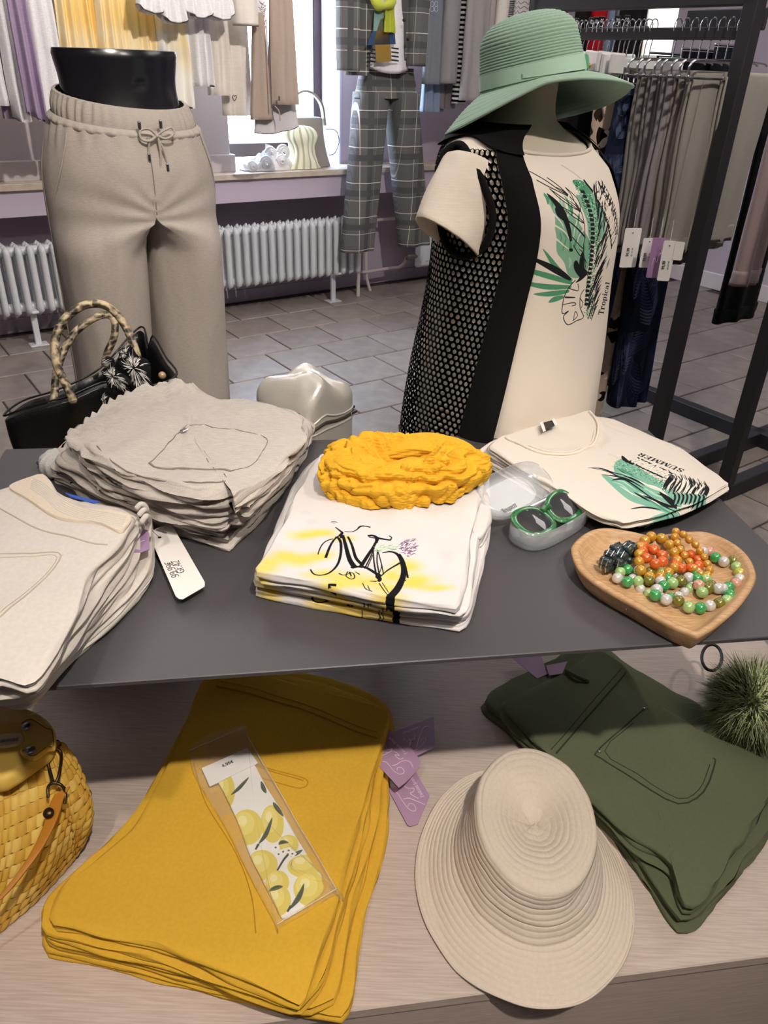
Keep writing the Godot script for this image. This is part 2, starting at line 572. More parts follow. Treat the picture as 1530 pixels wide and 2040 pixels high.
func make_textures() -> void:
	T.linen = noise_tex(512, 0.035, hex("dedede"), hex("ffffff"), 3, Vector2(0.35, 3.2))
	T.linen_n = height_tex(256, func(x, y): return 0.5 + 0.2 * sin(x * TAU * 40) * (0.6 + 0.4 * sin(y * TAU * 7)) + 0.2 * sin(y * TAU * 44 + 0.5 * sin(x * TAU * 5)) + 0.1 * sin((x * 3 + y * 2) * TAU), 3.0)
	T.twill = noise_tex(256, 0.05, hex("f2f2f2"), hex("ffffff"), 5)
	T.twill_n = height_tex(256, func(x, y): return 0.5 + 0.35 * sin((x + y) * TAU * 48) + 0.1 * sin(x * TAU * 90), 1.6)
	T.jersey = noise_tex(256, 0.03, hex("f4f4f4"), hex("ffffff"), 7, Vector2(0.5, 2.0))
	T.jersey_n = height_tex(256, func(x, y): return 0.5 + 0.25 * sin(x * TAU * 60) + 0.2 * sin(y * TAU * 30), 1.2)
	T.leather = noise_tex(256, 0.06, hex("d8d8d8"), hex("ffffff"), 9)
	var f := FastNoiseLite.new()
	f.noise_type = FastNoiseLite.TYPE_CELLULAR
	f.frequency = 0.09
	f.cellular_return_type = FastNoiseLite.RETURN_DISTANCE2_SUB
	T.leather_n = height_tex(256, func(x, y):
		var a: float = f.get_noise_2d(x * 256, y * 256) * (1 - x) + f.get_noise_2d(x * 256 - 256, y * 256) * x
		return clampf(0.5 + a * 0.5, 0, 1), 4.0)
	T.gauze = noise_tex(512, 0.05, hex("e4d6c0"), hex("ffffff"), 12, Vector2(0.4, 3.0))
	T.gauze_n = height_tex(256, func(x, y): return 0.5 + 0.3 * nz.get_noise_2d(sin(x * TAU) * 90 + 40, y * 600) + 0.15 * sin(y * TAU * 30), 4.0)

func _ready() -> void:
	rng.seed = 11
	nz.seed = 4
	nz.fractal_octaves = 2
	nz_ridge.seed = 9
	nz_ridge.fractal_type = FastNoiseLite.FRACTAL_RIDGED
	nz_ridge.fractal_octaves = 2
	# camera
	var cam := Camera3D.new()
	cam.name = "camera"
	cam_basis = Basis(Vector3.RIGHT, deg_to_rad(-30.243)) * Basis(Vector3.BACK, deg_to_rad(2.169))
	cam.transform = Transform3D(cam_basis, Vector3(0, EYE, 0))
	cam.fov = rad_to_deg(2 * atan(1020.0 / FOC))
	cam.near = 0.02
	cam.far = 60
	add_child(cam)
	cam.current = true
	# daylight outside, exposure
	var sky_m := ProceduralSkyMaterial.new()
	sky_m.sky_top_color = hex("b9d2f2")
	sky_m.sky_horizon_color = hex("f2f8ff")
	sky_m.ground_bottom_color = hex("c9ccd0")
	sky_m.ground_horizon_color = hex("f0f4f8")
	sky_m.sky_energy_multiplier = 5.0
	sky_m.ground_energy_multiplier = 4.0
	var sky := Sky.new()
	sky.sky_material = sky_m
	var env := Environment.new()
	env.background_mode = Environment.BG_SKY
	env.sky = sky
	env.tonemap_mode = Environment.TONE_MAPPER_LINEAR
	env.tonemap_exposure = 0.97
	env.sdfgi_enabled = true
	env.ssao_enabled = true
	env.ssil_enabled = true
	var we := WorldEnvironment.new()
	we.name = "world"
	we.environment = env
	add_child(we)
	# the shop's ceiling panels and spotlights
	panel_light(Vector3(-0.3, 2.78, -1.2), 1.2, 1.2, 0.55, hex("fff6ef"))
	panel_light(Vector3(2.2, 2.78, -2.4), 1.2, 1.2, 1.8, hex("fff8f3"))
	panel_light(Vector3(-1.2, 2.78, -3.2), 1.2, 1.2, 1.5, hex("fff9f6"))
	panel_light(Vector3(0.4, 2.78, 1.0), 1.2, 1.2, 0.10, hex("fff5ec"))
	panel_light(Vector3(0.9, 2.78, -4.2), 1.2, 1.2, 1.3, hex("fff9f6"))
	spot_lamp(tab(0.35, -0.42, 2.68), tab(0.2, 0.60, 0.35), 4.9, 27, hex("fff3e6"))
	spot_lamp(tab(1.25, 0.15, 2.68), tab(0.47, 1.42, 1.05), 2.6, 25, hex("fff2e4"))
	spot_lamp(tab(-0.55, -0.35, 2.68), tab(-0.3, 1.1, 0.7), 1.6, 26, hex("fff3e6"))
	spot_lamp(tab(0.9, 1.6, 2.68), wall_pt(1.5, 4.0, 1.1), 6.5, 38, hex("fff6ee"))
	spot_lamp(Vector3(1.0, 2.68, -1.3), Vector3(1.15, 0.9, -2.6), 2.6, 32, hex("fff4e8"))
	spot_lamp(tab(0.35, 0.35, 2.68), Vector3(-0.64, 0.95, -2.0), 4.2, 20, hex("fff3e6"))
	make_textures()
	make_materials()
	build_room()
	build_radiators()
	build_wall_clothes()
	build_racks()
	build_leg_form()
	build_bags()
	build_torso()
	build_table()
	build_table_goods()
	build_shelf_goods()

func panel_light(at: Vector3, w: float, d: float, e: float, c: Color) -> void:
	var t := thing("ceiling_light", "square white ceiling light panel over %s" % ["the display table", "the garment rack", "the radiator wall", "the shop floor before the table", "the checked suit"][used.get("ceiling_light", -1) + 1], "ceiling light", at)
	part(t, "frame", box(Vector3(w + 0.06, 0.03, d + 0.06), 0.006, at + Vector3(0, 0.012, 0)), mat(hex("e8e8e8"), 0.5))
	var g := mat(hex("ffffff"), 0.5)
	g.emission_enabled = true
	g.emission = c
	g.emission_energy_multiplier = 0.6
	part(t, "diffuser", box(Vector3(w, 0.012, d), 0.003, at + Vector3(0, -0.008, 0)), g)
	var l := AreaLight3D.new()
	l.name = "panel_glow"
	l.area_size = Vector2(w, d)
	l.light_color = c
	l.light_energy = e
	l.shadow_enabled = true
	l.area_range = 12
	l.area_attenuation = 2
	add_child(l)
	l.transform = Transform3D(Basis(Vector3.RIGHT, -PI / 2), at + Vector3(0, -0.02, 0))
func spot_lamp(at: Vector3, aim: Vector3, e: float, angle: float, c: Color) -> void:
	var z := (at - aim).normalized()
	var x := Vector3.UP.cross(z).normalized()
	var b := Basis(x, z, x.cross(z))
	var k: int = used.get("spotlight", -1) + 1
	var t := thing("spotlight", "black ceiling spotlight aimed at %s" % ["the front of the table", "the table from the right", "the linen trousers", "the window wall", "the trouser rack", "the black hip form"][k], "spotlight", at)
	part(t, "housing", lathe([Vector2(0.040, -0.005), Vector2(0.044, -0.005), Vector2(0.046, 0.0), Vector2(0.046, 0.12), Vector2(0.03, 0.14), Vector2(0.0, 0.142)], 24, at, b), mat(hex("202022"), 0.5))
	part(t, "stem", tube(PackedVector3Array([at + z * 0.08, Vector3(at.x + z.x * 0.08, 2.8, at.z + z.z * 0.08)]), 0.008, 8), mat(hex("202022"), 0.5))
	var g := mat(hex("ffffff"), 0.3)
	g.emission_enabled = true
	g.emission = c
	g.emission_energy_multiplier = 3.0
	part(t, "lens", lathe([Vector2(0.0, 0.0), Vector2(0.03, 0.001), Vector2(0.039, 0.006)], 24, at, b), g)
	var l := SpotLight3D.new()
	l.name = "spot_glow"
	l.light_color = c
	l.light_energy = e
	l.light_size = 0.03
	l.spot_range = 10
	l.spot_attenuation = 2
	l.spot_angle = angle
	l.spot_angle_attenuation = 1.0
	l.shadow_enabled = true
	add_child(l)
	l.transform = Transform3D(Basis(x, x.cross(z) * -1, z).orthonormalized(), at - z * 0.02)

func make_materials() -> void:
	M.table = mat(hex("4c4a4d"), 0.42, 0.0, 0.5)
	M.table.normal_enabled = true
	M.table.normal_texture = T.leather_n
	M.table.normal_scale = 0.12
	M.table.uv1_triplanar = true
	M.table.uv1_scale = Vector3.ONE * 6
	M.oak = mat(hex("d3c5bb"), 0.5)
	M.oak.albedo_texture = noise_tex(1024, 0.03, hex("dcd5d1"), hex("ffffff"), 21, Vector2(0.12, 9.0))
	M.oak.uv1_triplanar = true
	M.oak.uv1_scale = Vector3.ONE * 3.0
	M.black = mat(hex("1b1b1e"), 0.45)
	M.rack = mat(hex("26262a"), 0.5)
	M.chrome = mat(hex("d0d2d6"), 0.16, 1.0)
	M.steel = mat(hex("a8aaae"), 0.3, 1.0)
	M.white = mat(hex("efeeea"), 0.55)
	M.plastic = mat(hex("dfdfdd"), 0.35)
	M.wall = mat(hex("b9aebd"), 0.9)
	M.board = mat(hex("bdb3b3"), 0.7)
	M.enamel = mat(hex("d3d6da"), 0.35)
	M.linen = cloth(hex("b9b0a8"), "linen", 9.0, 0.3)
	M.linen_light = cloth(hex("d0c8c0"), "linen", 7.0, 0.35)
	M.ivory = cloth(hex("d9d2ca"), "twill", 9.0, 0.15)
	M.mustard = cloth(hex("dfb03c"), "twill", 9.0, 0.10)
	M.mustard_scarf = cloth(hex("edbb38"), "gauze", 7.0, 0.7)
	M.olive = cloth(hex("636850"), "twill", 9.0, 0.10)
	M.cream = cloth(hex("efe4d6"), "jersey", 8.0, 0.3)
	M.white_cloth = cloth(hex("dedad8"), "jersey", 8.0, 0.3)
	M.black_cloth = cloth(hex("161617"), "jersey", 8.0, 0.5)
	M.thread_light = mat(hex("bfb3a3"), 0.95)
	M.thread = mat(hex("8a8176"), 0.95)

func build_room() -> void:
	var grout := mat(hex("494240"), 0.9)
	var fl := struct("floor", box(Vector3(9.4, 0.1, 8.2), 0.002, WU * 0.9 - WN * 0.7 + Vector3(0, -0.056, 0), Basis(WU, Vector3.UP, WN)), grout)
	var tones := []
	var grain := noise_tex(256, 0.02, hex("dcdad8"), hex("ffffff"), 31)
	for k in 4:
		var m := mat(hex(["968c85", "9a9089", "928882", "9b928c"][k]), 0.38)
		m.albedo_texture = grain
		m.uv1_triplanar = true
		m.uv1_world_triplanar = true
		m.uv1_scale = Vector3.ONE * 1.7
		tones.append(m)
	var tile := box(Vector3(0.309, 0.012, 0.293), 0.003)
	var corner := on(527, 705, 0.0)
	var s0 := corner.dot(WU)
	var d0 := -corner.dot(WN)
	var tb := Basis(WU, Vector3.UP, WN)
	rng.seed = 5
	for r in range(-12, 9):
		for c in range(-16, 14):
			var s := s0 + (c + 0.5 + (0.5 if r % 2 != 0 else 0.0)) * 0.317
			var d := d0 + (r + 0.5) * 0.301 - 0.301
			if d > 4.48 or s < -1.2 or s > 5.1: continue
			var p := wall_pt(s, d, -0.006)
			if -p.z < 1.1 or absf(p.x) > -p.z * 0.62 + 0.25: continue
			var o := lpart(fl, "tile", tile, tones[rng.randi() % 4])
			o.transform = Transform3D(tb, p)
	var side := mat(hex("c9bfcc"), 0.9)
	# back wall with the window opening between s = 1.75 and 2.76
	var up := func(s0_: float, s1: float, y0: float, y1: float, d1: float, d2: float) -> ArrayMesh:
		return box(Vector3(s1 - s0_, y1 - y0, d2 - d1), 0.002, wall_pt((s0_ + s1) / 2, (d1 + d2) / 2, (y0 + y1) / 2), Basis(WU, Vector3.UP, WN))
	struct("wall_back", join([up.call(-3.6, 5.3, -0.02, 0.76, 4.46, 4.74), up.call(-3.6, 1.7, 0.76, 2.8, 4.4, 4.74), up.call(2.76, 5.3, 0.76, 2.8, 4.4, 4.74), up.call(1.7, 2.76, 2.3, 2.8, 4.4, 4.74)]), M.wall)
	struct("wall_right", box(Vector3(0.15, 2.84, 8.2), 0.002, wall_pt(5.24, 0.7, 1.4), Basis(WU, Vector3.UP, WN)), side)
	struct("wall_left", box(Vector3(0.15, 2.84, 8.2), 0.002, wall_pt(-3.6, 0.7, 1.4), Basis(WU, Vector3.UP, WN)), side)
	struct("wall_front", box(Vector3(9.0, 2.84, 0.15), 0.002, wall_pt(0.8, -3.3, 1.4), Basis(WU, Vector3.UP, WN)), mat(hex("8f8785"), 0.9))
	struct("ceiling", box(Vector3(9.4, 0.12, 8.2), 0.002, wall_pt(0.9, 0.7, 2.86), Basis(WU, Vector3.UP, WN)), mat(hex("e9e6e2"), 0.9))
	struct("baseboard_right", box(Vector3(0.02, 0.11, 7.7), 0.004, wall_pt(5.155, 0.75, 0.055), Basis(WU, Vector3.UP, WN)), mat(hex("e9e3e4"), 0.5))
	struct("baseboard_back", box(Vector3(8.7, 0.075, 0.014), 0.003, wall_pt(0.8, 4.452, 0.0375), Basis(WU, Vector3.UP, WN)), mat(hex("a498a6"), 0.6))
	# window
	var brown := mat(hex("3b2b2b"), 0.5)
	var win := struct("window_1", join([up.call(1.7, 1.76, 0.78, 2.3, 4.6, 4.66), up.call(2.70, 2.76, 0.78, 2.3, 4.6, 4.66), up.call(1.76, 2.70, 0.81, 0.88, 4.6, 4.66), up.call(1.76, 2.70, 2.24, 2.3, 4.6, 4.66)]), brown)
	part(win, "sash", join([up.call(1.76, 1.775, 0.88, 2.24, 4.605, 4.64), up.call(2.685, 2.70, 0.88, 2.24, 4.605, 4.64), up.call(1.775, 2.685, 0.88, 0.90, 4.605, 4.64)]), mat(hex("dfe6ee"), 0.4))
	part(win, "pane", up.call(1.77, 2.695, 0.89, 2.24, 4.625, 4.629), glassy(Color(0.95, 0.98, 1.0), 0.06))
	# white film on the outside of the pane that the daylight shines through
	struct("trim_1", up.call(2.752, 2.766, 0.76, 2.3, 4.395, 4.6), mat(hex("cfd3ea"), 0.7))
	# window sill with its apron
	var sill := struct("trim_2", up.call(-3.5, 5.16, 0.745, 0.775, 4.16, 4.62), null)
	var sm := mat(hex("d6c9b8"), 0.35)
	sm.albedo_texture = noise_tex(256, 0.025, hex("d6cfc8"), hex("ffffff"), 41, Vector2(2, 2))
	sm.uv1_triplanar = true
	sm.uv1_scale = Vector3.ONE * 1.5
	sill.material_override = sm
	struct("trim_3", up.call(-3.5, 5.16, 0.625, 0.745, 4.185, 4.225), mat(hex("c3b5c6"), 0.7))
	# boards that stand on the sill
	for q in [[1.55, 1.99, "grey white display board standing on the sill right of the black hip form"], [0.30, 1.035, "pale display board standing on the sill left of the black hip form"]]:
		var t := thing("display_board", q[2], "display board", wall_pt((q[0] + q[1]) / 2, 4.3, 0.775))
		part(t, "panel", up.call(q[0], q[1] - 0.012, 0.775, 2.1, 4.29, 4.33), M.board)
		part(t, "foot_rail", up.call(q[0], q[1], 0.775, 0.862, 4.25, 4.335), M.board)

func build_radiators() -> void:
	var d := 4.19
	var t := thing("radiator", "long white column radiator under the window sill", "radiator", wall_pt(1.65, d, 0.0))
	# one section: front and back columns with a waist, joined at head and foot
	var sec := []
	var b := Basis(WU, Vector3.UP, WN)
	for z in [0.055, 0.0, -0.055]:
		sec.append(grid(10, 16, func(u, v):
			var y: float = 0.165 + 0.345 * v
			var e: float = minf(v, 1 - v)
			var r: float = 0.0165 * sqrt(clampf(e / 0.05, 0, 1)) * (1.0 if e > 0.05 else 0.95)
			var dz: float = 0.0 if absf(z) < 0.01 else (signf(z) * -0.018 * pow(clampf(1.0 - e / 0.09, 0, 1), 2.0))
			return Vector3(cos(u * TAU) * r, y, z + dz + sin(u * TAU) * r * 1.25), true))
	for y in [0.20, 0.47]:
		sec.append(box(Vector3(0.03, 0.05, 0.13), 0.012, Vector3(0, y, 0)))
		sec.append(tube(PackedVector3Array([Vector3(-0.0275, y, 0), Vector3(0.0275, y, 0)]), 0.024, 12))
	var mesh := join(sec)
	var n := 39
	for k in n:
		var o := lpart(t, "section", mesh, M.enamel)
		o.transform = Transform3D(b, WU * (0.66 + 0.0545 * k - 1.65))
	for s in [0.79, 2.58]:
		var p := wall_pt(s, d, 0)
		part(t, "leg", join([box(Vector3(0.03, 0.20, 0.02), 0.003, p + Vector3(0, 0.10, 0), b), box(Vector3(0.035, 0.012, 0.15), 0.003, p + Vector3(0, 0.185, 0), b), box(Vector3(0.09, 0.006, 0.07), 0.002, p + Vector3(0, 0.003, 0), b)]), M.enamel)
	# the flat radiator at the right with its valve
	var r := thing("radiator", "small white panel radiator with a round thermostat knob behind the checked trousers", "radiator", wall_pt(3.45, 4.25, 0.12))
	var ribs := [box(Vector3(0.42, 0.40, 0.035), 0.015, wall_pt(3.47, 4.24, 0.33), b)]
	for k in 7: ribs.append(box(Vector3(0.035, 0.33, 0.02), 0.009, wall_pt(3.29 + 0.06 * k, 4.222, 0.33), b))
	part(r, "panel", join(ribs), M.enamel)
	part(r, "knob", lathe([Vector2(0, 0), Vector2(0.022, 0), Vector2(0.026, 0.01), Vector2(0.024, 0.05), Vector2(0.018, 0.056), Vector2(0, 0.058)], 18, wall_pt(3.235, 4.20, 0.46), Basis(WU, WN, WU.cross(WN))), mat(hex("e8dfcf"), 0.4))
	part(r, "valve", lathe([Vector2(0, 0), Vector2(0.02, 0), Vector2(0.02, 0.05), Vector2(0.014, 0.055), Vector2(0.014, 0.09), Vector2(0, 0.09)], 14, wall_pt(3.19, 4.24, 0.205), Basis(Vector3.UP, WU, WN)), mat(hex("8b8178"), 0.4, 0.6))
	part(r, "bracket", box(Vector3(0.03, 0.13, 0.03), 0.004, wall_pt(3.47, 4.25, 0.07), b), M.enamel)
	var pm := mat(hex("cfc3c0"), 0.5)
	var pipes := thing("heating_pipe", "pale heating pipes running between the two radiators", "pipe", wall_pt(3.0, 4.36, 0.0))
	part(pipes, "supply_pipe", tube(smooth_path([wall_pt(2.74, 4.22, 0.2), wall_pt(2.83, 4.28, 0.19), wall_pt(2.86, 4.30, 0.13), wall_pt(3.1, 4.32, 0.125), wall_pt(3.17, 4.30, 0.13), wall_pt(3.2, 4.28, 0.16), wall_pt(3.2, 4.25, 0.21)], 5), 0.011, 10), pm)
	part(pipes, "riser", tube(smooth_path([wall_pt(2.79, 4.22, 0.2), wall_pt(2.79, 4.22, 0.0)], 4), 0.012, 10), pm)
	part(pipes, "return_pipe", tube(smooth_path([wall_pt(3.3, 4.32, 0.44), wall_pt(3.0, 4.33, 0.44), wall_pt(2.93, 4.33, 0.42), wall_pt(2.92, 4.33, 0.3), wall_pt(2.92, 4.32, 0.1), wall_pt(2.94, 4.30, 0.0)], 5), 0.011, 10), pm)

func sq(px: float, py: float, d: float) -> Vector3:    # a point in the plane parallel to the back wall, d from the camera
	return on_plane(px, py, -WN * d + Vector3(0, 1, 0), WN)
func hang(called: String, label: String, category: String, x0: float, x1: float, ybot: float, d: float, m: Material, folds := 3.0, amp := 0.012, sd := 1.0, o := {}) -> Node3D:   # a garment on the wall rail, between two edges of the photograph at its hem
	var a = sq(x0, ybot, d)
	var e = sq(x1, ybot, d)
	var w = a.distance_to(e)
	var top: float = o.get("top", 1.78)
	var at = Vector3((a.x + e.x) / 2, top, (a.z + e.z) / 2)
	var t = thing(called, label, category, at, o.get("group", ""))
	var wt: float = o.get("wt", 0.85)
	part(t, "cloth", drape(at, WU, top - (a.y + e.y) / 2, func(v): return w * lerpf(wt, 1.0, v), func(v): return o.get("dep", 0.06) * (0.6 + 0.4 * v), folds, amp, sd, o), m)
	part(t, "hanger", tube(smooth_path([at - WU * w * 0.4 + Vector3(0, 0.0, 0), at + Vector3(0, 0.03, 0), at + WU * w * 0.4], 4), 0.005, 8), M.plastic)
	part(t, "hook", tube(smooth_path([at + Vector3(0, 0.03, 0), at + Vector3(0, 0.085, 0), at + WN * 0.016 + Vector3(0, 0.105, 0), at + Vector3(0, 0.122, 0), at - WN * 0.015 + Vector3(0, 0.108, 0)], 4), 0.002, 6), M.chrome)
	return t
func plaid_tex() -> ImageTexture:
	var c = Canvas.new(1024, hex("6b6966"))
	rng.seed = 181
	for i in 128:
		var x = i / 128.0
		c.im.fill_rect(Rect2i(int(x * 1024), 0, 3, 1024), Color(0.36, 0.355, 0.35) if i % 2 == 0 else Color(0.46, 0.455, 0.445))
	for i in 128:
		for k in 64: c.im.fill_rect(Rect2i(k * 16 + (i % 2) * 8, i * 8, 7, 3), Color(0.33, 0.325, 0.32))
	for k in 2:
		var o = k * 512
		c.im.fill_rect(Rect2i(o + 150, 0, 90, 1024), Color(0.33, 0.33, 0.33))
		c.im.fill_rect(Rect2i(0, o + 150, 1024, 90), Color(0.34, 0.335, 0.335))
		c.im.fill_rect(Rect2i(o + 40, 0, 10, 1024), Color(0.80, 0.78, 0.75))
		c.im.fill_rect(Rect2i(o + 300, 0, 6, 1024), Color(0.62, 0.61, 0.59))
		c.im.fill_rect(Rect2i(0, o + 40, 1024, 12), Color(0.84, 0.82, 0.79))
		c.im.fill_rect(Rect2i(0, o + 300, 1024, 8), Color(0.80, 0.78, 0.75))
	return c.done()
func stripe_mat(a: Color, b: Color, n: int, share: float, down := false) -> StandardMaterial3D:
	var c = Canvas.new(256, a)
	for k in n: c.im.fill_rect(Rect2i(0, int(256.0 * k / n), 256, maxi(1, int(256.0 / n * share))) if not down else Rect2i(int(256.0 * k / n), 0, maxi(1, int(256.0 / n * share)), 256), b)
	var m = printed(c.done(false))
	m.texture_repeat = true
	return m

func build_wall_clothes() -> void:
	var rails = thing("wall_rail", "steel clothes rail along the window wall carrying the light summer clothes", "clothes rail", wall_pt(1.4, 3.86, 1.885))
	part(rails, "rail", tube(PackedVector3Array([wall_pt(0.2, 3.86, 1.888), wall_pt(2.35, 3.86, 1.888)]), 0.0125, 12), M.steel)
	for s in [0.3, 1.2, 2.3]: part(rails, "bracket", tube(PackedVector3Array([wall_pt(s, 3.86, 1.888), wall_pt(s, 4.39, 1.888)]), 0.010, 8), M.steel)
	var rail2 = thing("wall_rail", "steel clothes rail along the wall right of the checked suit", "clothes rail", wall_pt(3.6, 4.0, 1.885))
	part(rail2, "rail", tube(PackedVector3Array([wall_pt(2.6, 4.0, 1.888), wall_pt(4.6, 4.0, 1.888)]), 0.0125, 12), M.steel)
	for s in [2.9, 4.5]: part(rail2, "bracket", tube(PackedVector3Array([wall_pt(s, 4.0, 1.888), wall_pt(s, 4.39, 1.888)]), 0.010, 8), M.steel)
	var white = cloth(hex("f6f3f4"), "linen", 6.0, 0.3)
	var lilac = cloth(hex("b09cb8"), "linen", 6.0, 0.3)
	var cream = cloth(hex("e6ddd2"), "jersey", 6.0, 0.3)
	var beige = cloth(hex("b5a395"), "twill", 8.0, 0.3)
	hang("white_shirt", "white shirt hanging at the photograph's far left edge", "shirt", -40, 20, 210, 3.80, white, 2.0, 0.012, 1.0)
	hang("lilac_shirt", "lilac shirt peeping out between the first two white shirts", "shirt", 8, 34, 236, 3.84, lilac, 1.5, 0.010, 2.0)
	hang("white_shirt", "white linen shirt between the two lilac shirts", "shirt", 26, 66, 233, 3.78, white, 2.0, 0.014, 3.0, {"hem": func(x): return 0.02 * (1 - x * x)})
	hang("lilac_shirt", "lilac linen shirt in front of the white blouse", "shirt", 52, 92, 235, 3.74, lilac, 2.0, 0.016, 4.0, {"hem": func(x): return 0.02 * x})
	hang("white_shirt", "white linen blouse with patch pockets left of the black hip form", "shirt", 76, 142, 240, 3.82, white, 3.0, 0.012, 5.0)
	hang("beige_shirt", "beige shirt hanging left of the yellow dip-dyed dress", "shirt", 134, 158, 250, 3.90, beige, 1.5, 0.008, 6.0)
	# dip-dyed pleated dress
	var dc = Canvas.new(512, hex("f4f0e6"))
	for q in [[0.0, 0.30, .9, .30, 0.6], [0.15, 0.42, .5, .16, 0.5], [0.6, 0.52, .5, .07, 0.55], [0.85, 0.55, .3, .06, 0.5], [0.1, 0.62, .3, .2, 0.5], [0.75, 0.85, .4, .12, 0.4]]: dc.blob(q[0], q[1], q[2], q[3], Color(0.93, 0.73, 0.27, q[4]))
	dc.blob(0.5, 0.66, .5, .06, Color(0.80, 0.82, 0.86, 0.7))
	dc.blob(0.8, 0.92, .3, .10, Color(0.93, 0.90, 0.45, 0.5))
	var dye = printed(dc.done(false))
	dye.texture_repeat = true
	hang("dip_dyed_dress", "yellow and white dip-dyed dress behind the black hip form's left side", "dress", 148, 232, 300, 3.84, dye, 5.0, 0.022, 7.0, {"nu": 120, "dep": 0.08})
	hang("dip_dyed_dress", "pleated dress dyed in yellow, white and grey bands above the black hip form", "dress", 220, 352, 300, 3.80, dye, 8.0, 0.020, 8.0, {"nu": 140, "dep": 0.09})
	hang("white_blouse", "white blouse with yellow streaks right of the black hip form", "blouse", 322, 392, 215, 3.76, dye, 3.0, 0.016, 9.0)
	hang("white_blouse", "white ruffled blouse hanging beside the streaked one", "blouse", 376, 424, 172, 3.74, white, 3.0, 0.018, 10.0)
	hang("cream_shirt", "cream shirt hanging in front of the grey display board", "shirt", 416, 462, 190, 3.78, cream, 2.0, 0.014, 11.0)
	hang("cream_skirt", "cream shift with a small heart pendant near its hem", "dress", 444, 502, 230, 3.84, cream, 2.0, 0.012, 12.0)
	var heart = thing("heart_pendant", "small dark heart pendant on the cream shift", "pendant", sq(467, 194, 3.795))
	part(heart, "outline", tube(smooth_path([sq(467, 201, 3.795), sq(463, 193, 3.795), sq(465, 190, 3.795), sq(467, 192, 3.795), sq(470, 190, 3.795), sq(471, 194, 3.795)], 4, true), 0.0016, 6, true), M.black)
	# ruffles and rolled sleeves
	for q in [[392, 10, 0.055, "white_ruffle", "white flounced sleeve above the cream shirt"], [436, 14, 0.05, "white_ruffle", "second white flounced sleeve, nearest the beige jacket"], [345, 20, 0.05, "white_ruffle", "white collar frill above the streaked blouse"], [300, 0, 0.05, "white_ruffle", "white frill at the photograph's top edge over the pleated dress"]]:
		var c = sq(q[0], q[1], 3.64)
		var t = thing(q[3], q[4], "sleeve", c)
		part(t, "cloth", drape(c + Vector3(0, 0.16, 0), WU, 0.18, func(v): return 0.06 + 0.07 * v, func(v): return 0.04 + 0.05 * v, 3.0, 0.012, q[0] * 0.1, {"hem": func(x): return 0.03 * (1 - x * x)}), white)
	hang("cream_cape", "cream sleeve with a bell cuff beside the beige jacket", "sleeve", 468, 514, 52, 3.70, cream, 1.0, 0.008, 14.0, {"dep": 0.08})
	hang("line_print_shirt", "white shirt with fine black line drawing tucked inside the beige jacket", "shirt", 510, 536, 200, 3.80, white, 1.0, 0.006, 15.0)
	var sk = []
	rng.seed = 191
	for k in 14: sk.append(tube(smooth_path([sq(514 + rng.randf() * 14, 2 + k * 4, 3.755), sq(520 + rng.randf() * 10, 8 + k * 4, 3.755), sq(526 + rng.randf() * 6, 4 + k * 4, 3.755)], 4), 0.0011, 5))
	var lp = get_node("line_print_shirt")
	part(lp, "line_drawing", join(sk), M.black).set_meta("kind", "stuff")
	# beige jacket
	var jk = hang("beige_jacket", "beige zip jacket hanging open in front of the bright window", "jacket", 538, 592, 208, 3.72, beige, 1.5, 0.012, 16.0, {"wt": 0.62, "dep": 0.07})
	part(jk, "left_front", drape(Vector3(sq(522, 235, 3.74).x, 1.5, sq(522, 235, 3.74).z), WU, 1.5 - sq(522, 238, 3.74).y, func(v): return 0.05 + 0.08 * v, func(_v): return 0.05, 1.5, 0.010, 17.0), beige)
	part(jk, "lining", drape(sq(548, 180, 3.77), WU, 0.17, func(v): return 0.20 + 0.04 * v, func(_v): return 0.04, 1.5, 0.010, 18.0, {"hem": func(x): return 0.015 * (1 - x * x) - 0.015 * x}), cloth(hex("d9d4d6"), "jersey", 8.0, 0.3))
	part(jk, "zip", tube(PackedVector3Array([sq(541, 215, 3.66), sq(536, 60, 3.66)]), 0.003, 6), M.steel)
	part(jk, "zip_puller", box(Vector3(0.008, 0.02, 0.004), 0.001, sq(556, 196, 3.66)), M.chrome)
	part(jk, "cord", tube(smooth_path([sq(548, 212, 3.68), sq(556, 222, 3.67), sq(558, 240, 3.67)], 4), 0.003, 6), beige)
	# ---- the checked suit ----
	var plaid = printed(plaid_tex())
	plaid.texture_repeat = true
	var check = func(_u, _v, p): return Vector2(p.dot(WU) * 2.7, -p.y * 2.7)
	var d = 4.0
	var hipc = (sq(700, 160, d) + sq(836, 160, d)) / 2
	var pt = thing("checked_trousers", "grey checked trousers hanging full length before the radiators", "trousers", hipc)
	part(pt, "hips", drape(hipc + Vector3(0, 0.06, 0), WU, 0.15, func(v): return 0.34 + 0.06 * v, func(v): return 0.11 + 0.04 * v, 2.0, 0.008, 21.0, {"uvf": check}), plaid)
	for s in [-1, 1]:
		var hem = sq(712, 500, d) if s < 0 else sq(825, 488, d)
		var tpz = hipc + WU * 0.098 * s - Vector3(0, 0.06, 0)
		var drift = hem - tpz
		part(pt, "leg", drape(tpz, WU, -drift.y, func(v): return 0.195 + 0.015 * v, func(v): return 0.165 - 0.065 * v, 1.5, 0.010, 22.0 + s, {"uvf": check, "off": func(v): return Vector3(drift.x, 0, drift.z) * v}), plaid)
	var jt = thing("checked_blazer", "grey checked blazer hanging open above the matching trousers", "blazer", hipc + Vector3(0, 0.1, 0))
	var pl2: StandardMaterial3D = plaid.duplicate()
